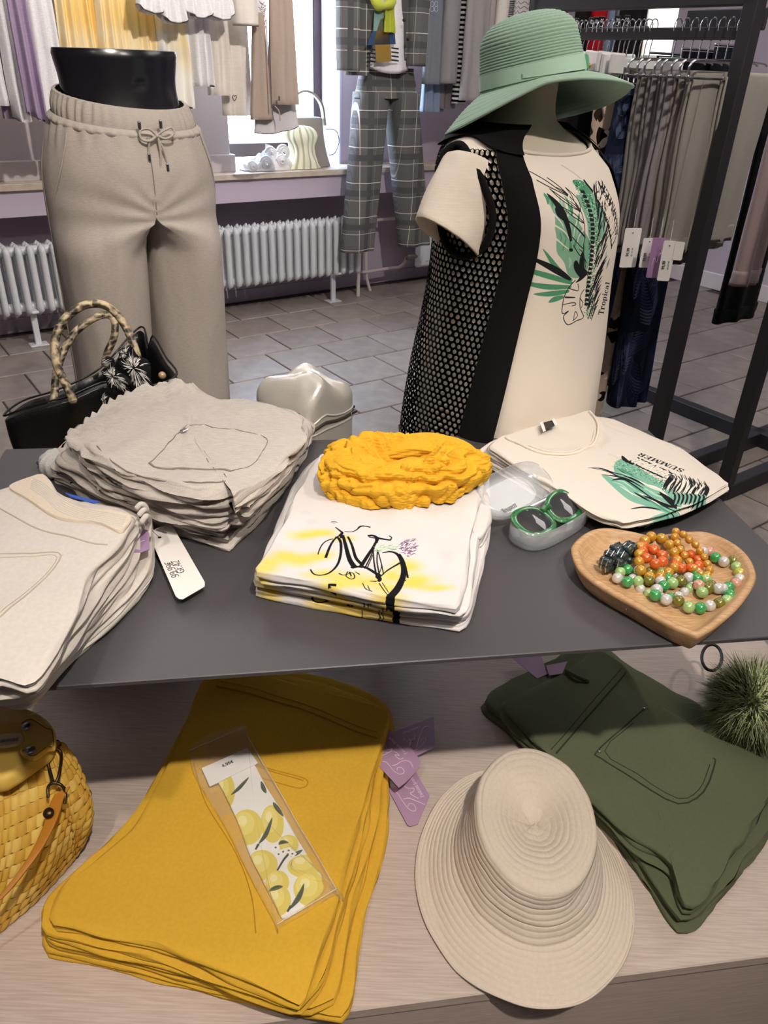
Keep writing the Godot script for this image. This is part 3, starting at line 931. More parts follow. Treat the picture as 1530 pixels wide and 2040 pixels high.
	for q in [[700, 752, 150, 25.0], [800, 842, 120, 26.0]]:
		var a = sq(q[0] - 12, q[2], d - 0.06)
		var e = sq(q[1] - (20 if q[0] < 750 else 0), q[2], d - 0.06)
		var c = (a + e) / 2
		part(jt, "front", drape(Vector3(c.x, 1.75, c.z), WU, 1.75 - c.y, func(v): return a.distance_to(e) * lerpf(1.25, 0.95, v), func(_v): return 0.07, 1.5, 0.010, q[3], {"uvf": check, "off": func(v): return WU * (0.03 if q[0] < 750 else -0.03) * (1 - v)}), pl2)
	for q in [[692, 142, 27.0], [828, 132, 28.0]]:
		var c = sq(q[0], q[1], d - 0.10)
		part(jt, "sleeve", drape(Vector3(c.x, 1.72, c.z), WU, 1.72 - c.y, func(v): return 0.13 - 0.02 * v, func(_v): return 0.10, 1.0, 0.008, q[2], {"uvf": check}), pl2)
	for q in [[805, 40], [812, 78]]: part(jt, "button", ball(sq(q[0], q[1], d - 0.16), 0.009, 10, 8), M.black)
	var inner = thing("bottle_print_tee", "white tee with a golden bottle print under the checked blazer", "t-shirt", sq(768, 120, d))
	var cc = sq(768, 138, d - 0.04)
	part(inner, "cloth", drape(Vector3(cc.x, 1.72, cc.z), WU, 1.72 - cc.y, func(v): return 0.22 + 0.04 * v, func(v): return 0.09 + 0.05 * v, 2.0, 0.010, 29.0, {"hem": func(x): return 0.02 * (1 - x * x)}), white)
	var fy = d - 0.145
	var flat = func(px: Array, m: Material, called: String):
		var p = PackedVector2Array()
		var o = sq(768, 80, fy)
		for i in range(0, px.size(), 2):
			var q = sq(px[i], px[i + 1], fy) - o
			p.append(Vector2(q.dot(WU), q.y))
		part(inner, called, plate(p, 0.002, Transform3D(Basis(WU, Vector3.UP, WN), o)), m)
	flat.call([742, 62, 786, 62, 788, 88, 730, 90], mat(hex("2c4668"), 0.8), "blue_print")
	flat.call([746, 20, 784, 20, 782, 62, 744, 62], mat(hex("7f9e94"), 0.8), "green_print")
	var gold = mat(hex("c9a14e"), 0.3, 0.7)
	var o0 = fy
	fy = fy - 0.004
	flat.call([758, 38, 766, 36, 770, 50, 776, 70, 780, 122, 750, 124, 746, 80, 752, 56], gold, "gold_print")
	for k in 4: flat.call([734, 96 + k * 8, 748, 98 + k * 8, 748, 101 + k * 8, 734, 99 + k * 8], M.black, "print_line")
	for k in 4: flat.call([780, 94 + k * 8, 794, 96 + k * 8, 794, 99 + k * 8, 780, 97 + k * 8], M.black, "print_line")
	var ys = thing("lime_scarf", "lime green scarf looped at the neck of the checked blazer", "scarf", sq(762, 10, d - 0.15))
	part(ys, "loop", tube(smooth_path([sq(738, -40, d - 0.13), sq(744, 0, d - 0.16), sq(762, 12, d - 0.17), sq(780, 2, d - 0.16), sq(786, -40, d - 0.13)], 6), func(k): return 0.022 + 0.006 * sin(k * 20), 12), cloth(hex("c3cf57"), "gauze", 8.0, 0.5))
	part(ys, "tail", drape(sq(776, 6, d - 0.155), WU, 0.13, func(v): return 0.05 + 0.02 * v, func(_v): return 0.02, 2.0, 0.008, 31.0), cloth(hex("b9c648"), "gauze", 8.0, 0.5))
	# ---- grey clothes right of the suit ----
	var g = "grey clothes right of the checked suit"
	hang("grey_dress", "slate grey dress with a faint clover motif, nearest the checked blazer", "dress", 840, 890, 168, 3.96, cloth(hex("7d828b"), "jersey", 6.0, 0.3), 2.0, 0.010, 41.0, {"dep": 0.05})
	var clover = []
	var dr = get_node("grey_dress")
	for k in 4:
		var cq = sq(865 + 6 * cos(TAU * k / 4 + 0.78), 13 + 7 * sin(TAU * k / 4 + 0.78), 3.915)
		clover.append(tube(PackedVector3Array(range(13).map(func(i): return cq + WU * 0.012 * cos(TAU * i / 12.0) + Vector3.UP * 0.012 * sin(TAU * i / 12.0))), 0.0012, 5))
	part(dr, "clover_motif", join(clover), mat(hex("b4b8c0"), 0.6))
	hang("blue_dress", "pale blue dress showing below the slate grey dress", "dress", 838, 880, 222, 4.04, cloth(hex("9aa9c2"), "jersey", 6.0, 0.3), 3.0, 0.012, 42.0)
	hang("grey_dress", "mid grey dress hanging left of the striped dress", "dress", 876, 908, 166, 3.92, cloth(hex("928f90"), "jersey", 6.0, 0.3), 1.0, 0.008, 43.0)
	hang("grey_dress", "long mauve grey dress below the slate one", "dress", 868, 906, 216, 4.02, cloth(hex("8d868a"), "jersey", 6.0, 0.3), 2.0, 0.010, 44.0)
	var st = stripe_mat(hex("cfcac6"), hex("141416"), 16, 0.5)
	st.uv1_scale = Vector3(1, 2, 1)
	hang("striped_dress", "black and white striped dress between grey dresses", "dress", 902, 924, 206, 3.94, st, 1.0, 0.006, 45.0)
	hang("grey_cardigan", "light grey ribbed cardigan right of the striped dress", "cardigan", 914, 962, 200, 3.88, cloth(hex("a39f9c"), "jersey", 6.0, 0.5), 2.0, 0.010, 46.0)
	hang("grey_dress", "stone grey dress partly hidden by the mint hat", "dress", 955, 982, 210, 3.90, cloth(hex("b3aaa6"), "jersey", 6.0, 0.3), 1.0, 0.008, 47.0)
	hang("white_dress", "off-white dress above the mint hat", "dress", 974, 996, 200, 3.86, cream, 1.0, 0.008, 48.0)
	hang("yellow_dress", "mustard dress glimpsed left of the mint hat's brim", "dress", 952, 974, 222, 4.02, M.mustard, 1.0, 0.006, 49.0)
	var st2 = stripe_mat(hex("b9b4b0"), hex("242426"), 40, 0.5)
	st2.uv1_scale = Vector3(1, 2, 1)
	hang("striped_dress", "finely striped dress just left of the zigzag dress", "dress", 990, 1010, 200, 3.88, st2, 1.0, 0.006, 50.0)
	var zc = Canvas.new(256, hex("d0c9c4"))
	for j in 8:
		for i in 4: zc.stroke([i / 4.0, j / 8.0, i / 4.0 + .12, j / 8.0 + .07, i / 4.0 + .25, j / 8.0], .02, hex("6f6a6c"))
	var zz = printed(zc.done(false))
	zz.texture_repeat = true
	zz.uv1_scale = Vector3(2, 4, 1)
	hang("zigzag_dress", "zigzag patterned dress above the mint hat", "dress", 1006, 1034, 200, 3.84, zz, 1.0, 0.008, 51.0)
	hang("black_dress", "black dress hanging behind the mint hat", "dress", 1022, 1062, 200, 3.86, M.black_cloth, 1.0, 0.008, 52.0)
	var sp = Canvas.new(256, hex("2a2023"))
	rng.seed = 201
	for i in 260: sp.blob(rng.randf(), rng.randf(), .022, .02, Color(0.93, 0.78, 0.72, 1.0))
	var spm = printed(sp.done(false))
	spm.texture_repeat = true
	spm.uv1_scale = Vector3(2, 5, 1)
	hang("speckled_dress", "pink and black speckled dress left of the rack's top beam", "dress", 1052, 1092, 200, 3.84, spm, 1.0, 0.008, 53.0)
	# ---- on the sill ----
	var bagm = mat(hex("8e857b"), 0.6)
	var sd = 4.36
	var bc = sq(612, 326, 4.32)
	bc.y = 0.775
	var hb = thing("shoulder_bag", "taupe shoulder bag with a looped handle standing on the window sill", "handbag", bc)
	part(hb, "body", grid(48, 20, func(u, v):
		var a: float = u * TAU
		var k = clampf(v * 1.15, 0, 1)
		var r = 1.0 if v < 0.88 else (1 - v) / 0.12
		var w = lerpf(0.155, 0.10, k) * (1 - 0.10 * sin(k * PI))
		return bc + WU * signf(cos(a)) * pow(absf(cos(a)), 0.6) * w * r + WN * sin(a) * 0.055 * r * (1 - 0.3 * k) + Vector3.UP * (0.004 + k * 0.26), true), bagm)
	part(hb, "handle", strap(smooth_path([bc - WU * 0.13 + Vector3(0, 0.20, 0.0), bc - WU * 0.12 + Vector3(0, 0.30, 0.02), bc - WU * 0.05 + Vector3(0, 0.385, 0.02), bc + WU * 0.03 + Vector3(0, 0.39, 0.02), bc + WU * 0.10 + Vector3(0, 0.33, 0.02), bc + WU * 0.12 + Vector3(0, 0.22, 0.0)], 8), func(_k): return WN, 0.035, 0.012), bagm)
	part(hb, "strap_loop", tube(smooth_path([bc + WU * 0.13 + Vector3(0, 0.20, 0), bc + WU * 0.20 + Vector3(0, 0.19, 0), bc + WU * 0.22 + Vector3(0, 0.13, 0), bc + WU * 0.19 + Vector3(0, 0.07, 0), bc + WU * 0.15 + Vector3(0, 0.06, 0)], 6), 0.003, 6), mat(hex("585f70"), 0.6))
	var ss = stripe_mat(hex("efecd2"), hex("b9bb9a"), 14, 0.35, true)
	var yc = sq(605, 320, 4.26)
	yc.y = 0.775
	var ysc = thing("striped_scarf", "pale yellow and grey striped scarf draped over the taupe bag on the sill", "scarf", yc)
	part(ysc, "cloth", grid(70, 26, func(u, v):
		var a: float = u * TAU
		var k: float = v
		var r = sqrt(clampf(1 - pow(maxf(k - 0.7, 0) / 0.3, 2), 0, 1)) * (1 + 0.07 * sin(a * 8 + k * 3) + 0.14 * nz.get_noise_2d(u * 300, v * 200))
		return yc + WU * cos(a) * r * (0.105 - 0.03 * sin(k * 4)) + WN * sin(a) * r * 0.055 + Vector3.UP * (0.003 + k * 0.225) - WU * 0.02 * k, true), ss)
	var wc = sq(530, 327, 4.27)
	wc.y = 0.775
	var wsc = thing("rose_scarf", "white scarf with rolled fabric roses lying crumpled on the window sill", "scarf", wc)
	part(wsc, "cloth", grid(80, 26, func(u, v):
		var a: float = u * TAU
		var r: float = pow(sin(clampf(v, 0.0, 1.0) * PI / 2 + PI / 2), 0.6)
		var nn = nz.get_noise_3d(cos(a) * 220, sin(a) * 220, v * 260)
		return wc + WU * cos(a) * r * (0.155 + 0.03 * nn) + WN * sin(a) * r * 0.065 + Vector3.UP * (0.002 + v * (0.085 + 0.03 * cos(a) + 0.04 * nn)), true), white)
	for q in [[-0.03, 0.045, 0.055, 0.034], [0.07, 0.05, 0.05, 0.03], [-0.11, 0.025, 0.045, 0.028], [0.10, 0.09, 0.02, 0.04], [0.02, 0.085, 0.02, 0.036]]:
		var rc: Vector3 = wc + WU * q[0] + WN * q[2] + Vector3(0, q[1], 0)
		var pts = []
		for k in 26: pts.append(rc + (WU * cos(k * 0.62) + Vector3.UP * sin(k * 0.62)) * q[3] * (0.2 + 0.8 * k / 26.0) + WN * 0.016 * (1 - k / 26.0))
		part(wsc, "rose", tube(smooth_path(pts, 4), 0.0075, 8), white)

func build_racks() -> void:
	rng.seed = 151
	var p1 = Vector3(0.957, 0, -2.525)
	var far = p1 - WN * 0.83
	var b = Basis(WU, Vector3.UP, WN)
	var rk = thing("garment_rack", "black steel garment rack full of trousers behind the bust form", "garment rack", p1 - WN * 0.4)
	part(rk, "post", box(Vector3(0.045, 1.55, 0.045), 0.003, p1 + Vector3(0, 0.775, 0), b), M.rack, "near post")
	part(rk, "post", box(Vector3(0.045, 1.55, 0.045), 0.003, far + Vector3(0, 0.775, 0), b), M.rack)
	part(rk, "top_beam", beam(p1 + Vector3(0, 1.515, 0), far + Vector3(0, 1.515, 0), 0.045, 0.05, WU), M.rack)
	part(rk, "hanging_rail", beam(p1 + Vector3(0, 1.425, 0), far + Vector3(0, 1.425, 0), 0.012, 0.032, WU), M.rack)
	part(rk, "foot_rail", beam(p1 + Vector3(0, 0.03, 0), p1 + WU * 0.9 + Vector3(0, 0.03, 0), 0.045, 0.06, WN), M.rack)
	part(rk, "foot_rail", beam(far + Vector3(0, 0.03, 0), far + WU * 0.9 + Vector3(0, 0.03, 0), 0.045, 0.06, WN), M.rack)
	part(rk, "base_rail", beam(p1 + Vector3(0, 0.03, 0), far + Vector3(0, 0.03, 0), 0.045, 0.06, WU), M.rack)
	var p2 = Vector3(1.103, 0, -2.497)
	var r2 = thing("garment_rack", "second black rack at the right edge, its post crossing the grey trousers", "garment rack", p2)
	p2 = p2 + WN * 0.10 + WU * 0.07
	part(r2, "post", box(Vector3(0.045, 1.55, 0.045), 0.003, p2 + Vector3(0, 0.775, 0), b), M.rack)
	part(r2, "foot_rail", beam(p2 + Vector3(0, 0.03, 0), p2 + WU * 0.9 + Vector3(0, 0.03, 0), 0.05, 0.06, WN), M.rack)
	var q2 = p2 + WU * 0.55
	part(r2, "base_rail", beam(q2 + WN * 0.0 + Vector3(0, 0.03, 0), q2 - WN * 1.0 + Vector3(0, 0.03, 0), 0.05, 0.06, WU), M.rack)
	part(r2, "post", box(Vector3(0.045, 1.55, 0.045), 0.003, p2 + WU * 0.9 + Vector3(0, 0.775, 0), b), M.rack)
	part(r2, "top_beam", beam(p2 + Vector3(0, 1.53, 0), p2 + WU * 0.9 + Vector3(0, 1.53, 0), 0.045, 0.045, WN), M.rack)
	var sign = thing("header_board", "dark header board at the top of the rack's near end", "board", p1 - WN * 0.15 + Vector3(0, 1.45, 0))
	part(sign, "board", beam(p1 - WN * 0.03 + WU * 0.12 + Vector3(0, 1.465, 0), p1 - WN * 0.30 + WU * 0.12 + Vector3(0, 1.465, 0), 0.012, 0.055, WU), M.rack)
	# hangers: a hook over the rail, then a white clip bar or a chrome trouser bar
	var hook = tube(smooth_path([Vector3(-0.016, -0.006, 0), Vector3(-0.017, 0.014, 0), Vector3(-0.008, 0.025, 0), Vector3(0.006, 0.025, 0), Vector3(0.015, 0.013, 0), Vector3(0.014, -0.006, 0), Vector3(0.003, -0.030, 0), Vector3(0, -0.052, 0), Vector3(0, -0.078, 0)], 5), 0.0019, 7)
	var clip_bar = join([box(Vector3(0.30, 0.030, 0.010), 0.004, Vector3(0, -0.094, 0))])
	var end_block = box(Vector3(0.060, 0.058, 0.016), 0.005)
	var wire = tube(smooth_path([Vector3(-0.012, 0.0, 0), Vector3(-0.012, -0.055, 0), Vector3(0.012, -0.055, 0), Vector3(0.012, 0.0, 0)], 2), 0.0014, 6)
	var proto = thing("clip_hanger", "white clip hanger on the rail, nearest the mint straw hat", "hanger", Vector3.ZERO, "white clip hangers on the rack rail")
	lpart(proto, "hook", hook, M.chrome)
	lpart(proto, "clip_bar", clip_bar, M.plastic)
	for s in [-1, 1]:
		lpart(proto, "size_block", end_block, M.plastic, Vector3(0.14 * s, -0.098, 0))
		lpart(proto, "clip", wire, M.chrome, Vector3(0.14 * s, -0.120, 0))
	var along = func(k: float) -> Vector3: return p1 - WN * k + Vector3(0, 1.437, 0)
	var n = 22
	for k in n:
		var at: Vector3 = along.call(0.775 - 0.0215 * k - rng.randf() * 0.006)
		var turn = Basis(Vector3.UP, deg_to_rad(36.0) + rng.randf_range(-0.10, 0.10)) * Basis(Vector3.BACK, rng.randf_range(-0.05, 0.05))
		var ords = "white clip hanger on the rack rail, %s from the mint straw hat" % ["1st", "2nd", "3rd", "4th", "5th", "6th", "7th", "8th", "9th", "10th", "11th", "12th", "13th", "14th", "15th", "16th", "17th", "18th", "19th", "20th", "21st", "22nd"][k]
		if k == 0:
			proto.transform = Transform3D(turn, at)
			proto.set_meta("label", ords)
		else: dup(proto, Transform3D(turn, at), ords)
	# what hangs on the clip hangers
	var cl = [["brown_trousers", "brown trousers hanging behind the mint hat's brim", "6b4c36", 0.62, 0.62], ["blue_trousers", "pale blue trousers hanging next to the brown ones", "8ba0c0", 0.66, 0.75], ["black_trousers", "black trousers hanging between navy and brown trousers", "141416", 0.47, 0.95], ["mauve_trousers", "dusky mauve trousers hanging behind the bust form", "7d6970", 0.58, 0.95]]
	for q in cl:
		var at: Vector3 = along.call(q[3]) - Vector3(0, 0.145, 0)
		var t = thing(q[0], q[1], "trousers", at)
		part(t, "cloth", drape(at, WU, q[4], func(v): return 0.34 - 0.03 * v, func(v): return 0.035 + 0.03 * v, 3.0, 0.008, q[3] * 10), cloth(hex(q[2]), "twill", 8.0, 0.3))
	# navy leaf trousers, full length
	var lc = Canvas.new(1024, hex("1b2236"))
	rng.seed = 161
	for i in 15:
		var x = rng.randf()
		var y = rng.randf()
		var a = -PI / 2 + rng.randf_range(-0.7, 0.7)
		var dir = Vector2.from_angle(a)
		var nrm = Vector2(-dir.y, dir.x)
		for k in 15:
			for s in [-1, 1]:
				var p = Vector2(x, y) + dir * k * 0.022
				var e = p + nrm * s * (0.13 - 0.004 * k) + dir * 0.09
				var m = (p + e) / 2 + dir * -0.014
				lc.stroke([p.x, p.y, m.x, m.y, e.x, e.y], .002, [hex("353f60"), hex("424e6e"), hex("29324c"), hex("0d1120"), hex("56617c")][(i + k / 5) % 5], .001, 4, .012)
		lc.stroke([x, y, x + dir.x * 0.34, y + dir.y * 0.34], .004, hex("0c0f1e"))
	var navy = printed(lc.done(), 0.85)
	navy.texture_repeat = true
	navy.uv1_scale = Vector3(2.0, 1.6, 1)
	var nt: Vector3 = along.call(0.285) - Vector3(0, 0.145, 0) + WU * 0.02
	var nav = thing("navy_trousers", "navy leaf print trousers hanging full length between bust form and rack post", "trousers", nt)
	part(nav, "hips", drape(nt, WU, 0.30, func(v): return 0.36 + 0.03 * v, func(v): return 0.04 + 0.05 * v, 2.0, 0.006, 2.0), navy)
	for s in [-1, 1]:
		part(nav, "leg", drape(nt + WU * 0.11 * s - Vector3(0, 0.25, 0), WU, 0.84, func(v): return 0.205 - 0.035 * v, func(v): return 0.075 + 0.01 * v, 2.0, 0.012, 3.0 + s, {"off": func(v): return WU * 0.035 * s * v + WN * 0.01 * s}), navy)
	# animal print trousers between the navy legs
	var ac = Canvas.new(768, hex("cdb8a6"))
	rng.seed = 171
	for i in 60:
		var x = rng.randf()
		var y = rng.randf()
		var l = []
		for k in 9: l.append_array([x + cos(TAU * k / 9) * rng.randf_range(.03, .09), y + sin(TAU * k / 9) * rng.randf_range(.02, .06)])
		ac.poly(l, [hex("17120f"), hex("3a2a22"), hex("17120f"), hex("e6dccb")][i % 4], 4)
	var animal = printed(ac.done(), 0.85)
	animal.texture_repeat = true
	animal.uv1_scale = Vector3(1.5, 2.5, 1)
	var at2: Vector3 = along.call(0.36) - Vector3(0, 0.145, 0)
	var an = thing("animal_trousers", "brown and black animal print trousers seen between the navy trouser legs", "trousers", at2)
	part(an, "cloth", drape(at2, WU, 1.16, func(v): return 0.33 - 0.06 * v, func(v): return 0.06, 3.0, 0.010, 7.0), animal)
	# grey trousers folded over chrome bars
	var greys = [hex("8b8684"), hex("8d8786"), hex("938b8a"), hex("8f888d"), hex("8a8380"), hex("98918b"), hex("95908a"), hex("9a968f")]
	var bar = join([hook, tube(smooth_path([Vector3(0, -0.078, 0), Vector3(0.14, -0.082, 0), Vector3(0.165, -0.088, 0)], 4), 0.0028, 8), tube(smooth_path([Vector3(0, -0.078, 0), Vector3(-0.15, -0.082, 0), Vector3(-0.178, -0.085, 0), Vector3(-0.192, -0.098, 0), Vector3(-0.186, -0.118, 0), Vector3(-0.165, -0.124, 0), Vector3(0.17, -0.126, 0)], 4), 0.0034, 8)])
	var names = ["farthest from the rack post", "seventh from the rack post", "sixth from the rack post", "fifth from the rack post", "fourth from the rack post", "third from the rack post", "second from the rack post", "nearest the rack post"]
	for k in 8:
		var at: Vector3 = along.call(0.235 - 0.030 * k)
		var turn = Basis(Vector3.UP, deg_to_rad(36.0) + rng.randf_range(-0.04, 0.04))
		var h = thing("trouser_hanger", "chrome open-ended trouser hanger carrying grey trousers, %s" % names[k], "hanger", at, "chrome trouser hangers on the rack")
		var hm = lpart(h, "bar", bar, M.chrome)
		hm.transform = Transform3D(turn, Vector3.ZERO)
		var tp = at + turn * Vector3(0.09 if k == 7 else -0.02 + 0.012 * (k % 3), -0.118, 0)
		var t = thing("grey_trousers", "grey cotton trousers folded over a chrome hanger, %s" % names[k], "trousers", tp, "grey trousers folded on chrome hangers")
		var gm = cloth(greys[k], "twill", 9.0, 0.4)
		var hh = 0.50 + rng.randf_range(-0.02, 0.02)
		for s in [-1, 1]:
			part(t, "leg", drape(tp + turn.z * 0.007 * s, turn.x, hh - 0.012 * (s + 1), func(v): return 0.225 - 0.03 * v + 0.01 * sin(v * 7 + k), func(v): return 0.016 + 0.012 * sin(v * PI), 2.5, 0.005, k * 2.0 + s, {"nu": 48, "off": func(v): return turn.x * (-0.008 * v) + turn.z * s * 0.004 * v}), gm)
			part(t, "cuff", drape(tp + turn.z * 0.011 * s - Vector3(0, hh - 0.05 - 0.012 * (s + 1), 0) - turn.x * 0.008, turn.x, 0.045, func(_v): return 0.196, func(_v): return 0.024, 2.5, 0.002, k * 2.0 + s, {"nu": 40, "nv": 5}), gm)
		part(t, "fold", tube(smooth_path([tp - turn.x * 0.105 + Vector3(0, 0.001, 0), tp + turn.x * 0.105 + Vector3(0, 0.001, 0)], 8), 0.012, 10), gm)
		part(t, "side_stitching", tube(PackedVector3Array(range(20).map(func(i): return tp - turn.x * (0.098 + 0.0 * i) + turn.z * 0.02 - Vector3(0, 0.01 + (hh - 0.07) * i / 19.0, 0) + turn.x * (0.014 - 0.02 * i / 19.0))), 0.0008, 5), M.thread)
	# grey trousers seen right of the near post, black ones behind them
	for q in [["black_trousers", "black trousers hanging at the right edge behind the second rack's post", "111113", Vector3(deep(1486, 540, 3.0).x, 1.30, deep(1486, 540, 3.0).z), 0.82, 0.30], ["mauve_trousers", "rosy beige trousers at the photograph's right edge by the black pair", "a28f90", Vector3(deep(1526, 400, 2.62).x, 1.30, deep(1526, 400, 2.62).z), 0.62, 0.16]]:
		var t = thing(q[0], q[1], "trousers", q[3])
		part(t, "cloth", drape(q[3], WU, q[4], func(v): return q[5] - 0.03 * v, func(v): return 0.03 + 0.02 * v, 2.5, 0.008, q[5] * 20), cloth(hex(q[2]), "twill", 9.0, 0.4))
		part(t, "cuff", drape(q[3] - Vector3(0, q[4] - 0.05, 0), WU, 0.052, func(_v): return q[5] - 0.022, func(_v): return 0.055, 2.5, 0.006, q[5] * 20, {"nv": 4}), cloth(hex(q[2]), "twill", 9.0, 0.4))
		part(t, "hanger_bar", tube(PackedVector3Array([q[3] - WU * 0.17 + Vector3(0, 0.005, 0), q[3] + WU * 0.17 + Vector3(0, 0.005, 0)]), 0.004, 8), M.chrome)
		part(t, "hanger_hook", tube(smooth_path([q[3] + Vector3(0, 0.005, 0), q[3] + Vector3(0, 0.09, 0), q[3] + WU * 0.015 + Vector3(0, 0.11, 0), q[3] + Vector3(0, 0.13, 0), q[3] - WU * 0.015 + Vector3(0, 0.115, 0)], 4), 0.002, 6), M.chrome)
	for q in [[1335, 112, "dark jeans hanging behind the rail's clip hangers", "1d2230"], [1398, 104, "second dark jeans behind the chrome trouser hangers", "171a22"], [1462, 96, "dark jeans behind the rack's near post", "20232c"]]:
		var c = deep(q[0], q[1], 3.15)
		var t = thing("dark_jeans", q[2], "trousers", c)
		part(t, "cloth", drape(c, WU, 0.85, func(v): return 0.24 - 0.03 * v, func(_v): return 0.06, 2.0, 0.010, q[0] * 0.1), cloth(hex(q[3]), "twill", 8.0, 0.3))
		part(t, "hanger_bar", tube(PackedVector3Array([c - WU * 0.13 + Vector3(0, 0.008, 0), c + WU * 0.13 + Vector3(0, 0.008, 0)]), 0.005, 8), M.chrome)
	# swing tags below the grey trousers
	var card = mat(hex("e9e4e2"), 0.5)
	var lilac = mat(hex("a07aa6"), 0.5)
	var ink = mat(hex("45434a"), 0.7)
	var tags = [[1256, 494, 0, "white swing tag hanging at the left of the grey trousers", 34, 72], [1290, 504, 0, "white swing tag half hidden behind the lilac tag", 26, 54], [1308, 514, 1, "lilac swing tag hanging between two white tags", 28, 74], [1328, 520, 0, "white swing tag hanging right of the lilac tag", 24, 74], [1352, 500, 0, "small white care label below the nearest grey trousers", 18, 34]]
	for k in tags.size():
		var q = tags[k]
		var d = 2.12 - 0.02 * k
		var c = deep(q[0], q[1], d)
		var w: float = q[4] * d / FOC
		var h: float = q[5] * d / FOC / 0.95
		var tb = Basis(Vector3.UP, deg_to_rad(8.0 - 6 * k)) * Basis(Vector3.BACK, deg_to_rad(1.0))
		var t = thing("swing_tag", q[3], "price tag", c, "swing tags below the grey trousers")
		var cd = lpart(t, "card", plate(round_rect(w, h, 0.004), 0.0008, Transform3D.IDENTITY), lilac if q[2] == 1 else card)
		cd.basis = tb
		if k == 4: continue
		if q[2] == 1:
			part(t, "lettering", tube(smooth_path([c + tb * Vector3(-0.009, -0.02, 0.001), c + tb * Vector3(-0.006, 0.0, 0.001), c + tb * Vector3(0.002, -0.012, 0.001), c + tb * Vector3(0.004, 0.006, 0.001), c + tb * Vector3(0.010, 0.016, 0.001), c + tb * Vector3(0.004, 0.024, 0.001)], 5), 0.0007, 5), card)
		else:
			part(t, "price", word("99,99", c + tb * Vector3(-0.001, -0.022, 0.001), tb * Vector3.UP, tb * Vector3.BACK, 0.022, 1.2, false, true), ink)
			part(t, "print_line", word("Gr. 42 44", c + tb * Vector3(0.008, -0.022, 0.001), tb * Vector3.UP, tb * Vector3.BACK, 0.022), ink)
			part(t, "eyelet", ball(c + tb * Vector3(0, h * 0.38, 0.0006), 0.0018, 8, 6), ink)
		part(t, "string", tube(PackedVector3Array([c + tb * Vector3(0, h * 0.4, 0), c + Vector3(0, h * 0.5 + 0.05, -0.01)]), 0.0005, 5), card)
	# size discs and coloured clothes seen through the rack's frame
	var back = thing("size_board", "black board with white clothing sizes seen through the rack's frame", "size board", p1 - WN * 1.3 + Vector3(0, 1.45, 0))
	var nums = ["36", "38", "40", "42", "44", "46", "50", "98"]
	var spots = [1102, 1116, 1147, 1178, 1186, 1198, 1230, 1248]
	for k in 8:
		var c = deep(spots[k], 52 - k * 1.2, 3.3)
		part(back, "size_marker", box(Vector3(0.028, 0.05, 0.006), 0.002, c, Basis(Vector3.UP, 0.3)), M.black)
		part(back, "number", word(nums[k], c + Vector3(-0.009, 0.0, 0.008), Basis(Vector3.UP, 0.3) * Vector3.RIGHT, Basis(Vector3.UP, 0.3) * Vector3.BACK, 0.018, 1.2, false, true), M.white)
		part(back, "underline", box(Vector3(0.016, 0.002, 0.002), 0.0004, c + Vector3(0, -0.012, 0.004), Basis(Vector3.UP, 0.3)), M.white)
	part(back, "rail", tube(PackedVector3Array([deep(1080, 66, 3.32), deep(1290, 58, 3.28)]), 0.012, 10), M.black)
	for q in [["red_shirt", "bright red shirt behind the size markers", "e0202a", 1196, 0.09], ["striped_shirt", "black and white striped shirt behind the size markers", "e8e0d4", 1160, 0.05], ["blue_shirt", "pale blue shirt behind the size markers, right of the red one", "9db4cf", 1219, 0.03], ["red_shirt", "narrow red shirt behind the size markers, next to the mint hat", "d93043", 1123, 0.03], ["dark_shirt", "dark brown shirt hanging right of the size markers", "2a2325", 1262, 0.16], ["dark_shirt", "dark brown shirt hanging left of the red top", "2a2325", 1172, 0.14], ["dark_shirt", "dark brown shirt hanging leftmost behind the mint hat", "2a2325", 1100, 0.14]]:
		var c = deep(q[3], 20, 3.42)
		var t = thing(q[0], q[1], "shirt", c)
		part(t, "cloth", drape(c + Vector3(0, 0.12, 0), WU, 0.62, func(v): return q[4] + 0.02 * v, func(_v): return 0.05, 2.0, 0.010, q[3] * 0.1), cloth(hex(q[2]), "jersey", 8.0, 0.3))
		if q[0] == "striped_shirt":
			for k in 5: part(t, "stripe", drape(c + Vector3(0, 0.06 - 0.045 * k, 0) + WN * 0.002, WU, 0.02, func(_v): return 0.058, func(_v): return 0.054, 2.0, 0.010, q[3] * 0.1, {"nv": 4}), M.black_cloth)
	var lit = mat(hex("ffffff"), 0.5)
	lit.emission_enabled = true
	lit.emission = hex("fff0e0")
	lit.emission_energy_multiplier = 0.9
	var lc2 = deep(1322, 32, 3.6)
	var lt = thing("light_box", "bright white light box behind the rack's clothes", "light box", lc2)
	part(lt, "frame", box(Vector3(0.22, 0.40, 0.05), 0.004, lc2 - WN * 0.03, b), M.white)
	part(lt, "screen", box(Vector3(0.20, 0.38, 0.01), 0.002, lc2, b), lit)
	var al = AreaLight3D.new()
	al.name = "light_box_glow"
	al.area_size = Vector2(0.20, 0.38)
	al.light_color = hex("fff0e0")
	al.light_energy = 0.12
	al.area_range = 8
	al.area_attenuation = 2
	al.shadow_enabled = true
	add_child(al)
	al.transform = Transform3D(Basis(WU, Vector3.UP, WN), lc2 + WN * 0.012)

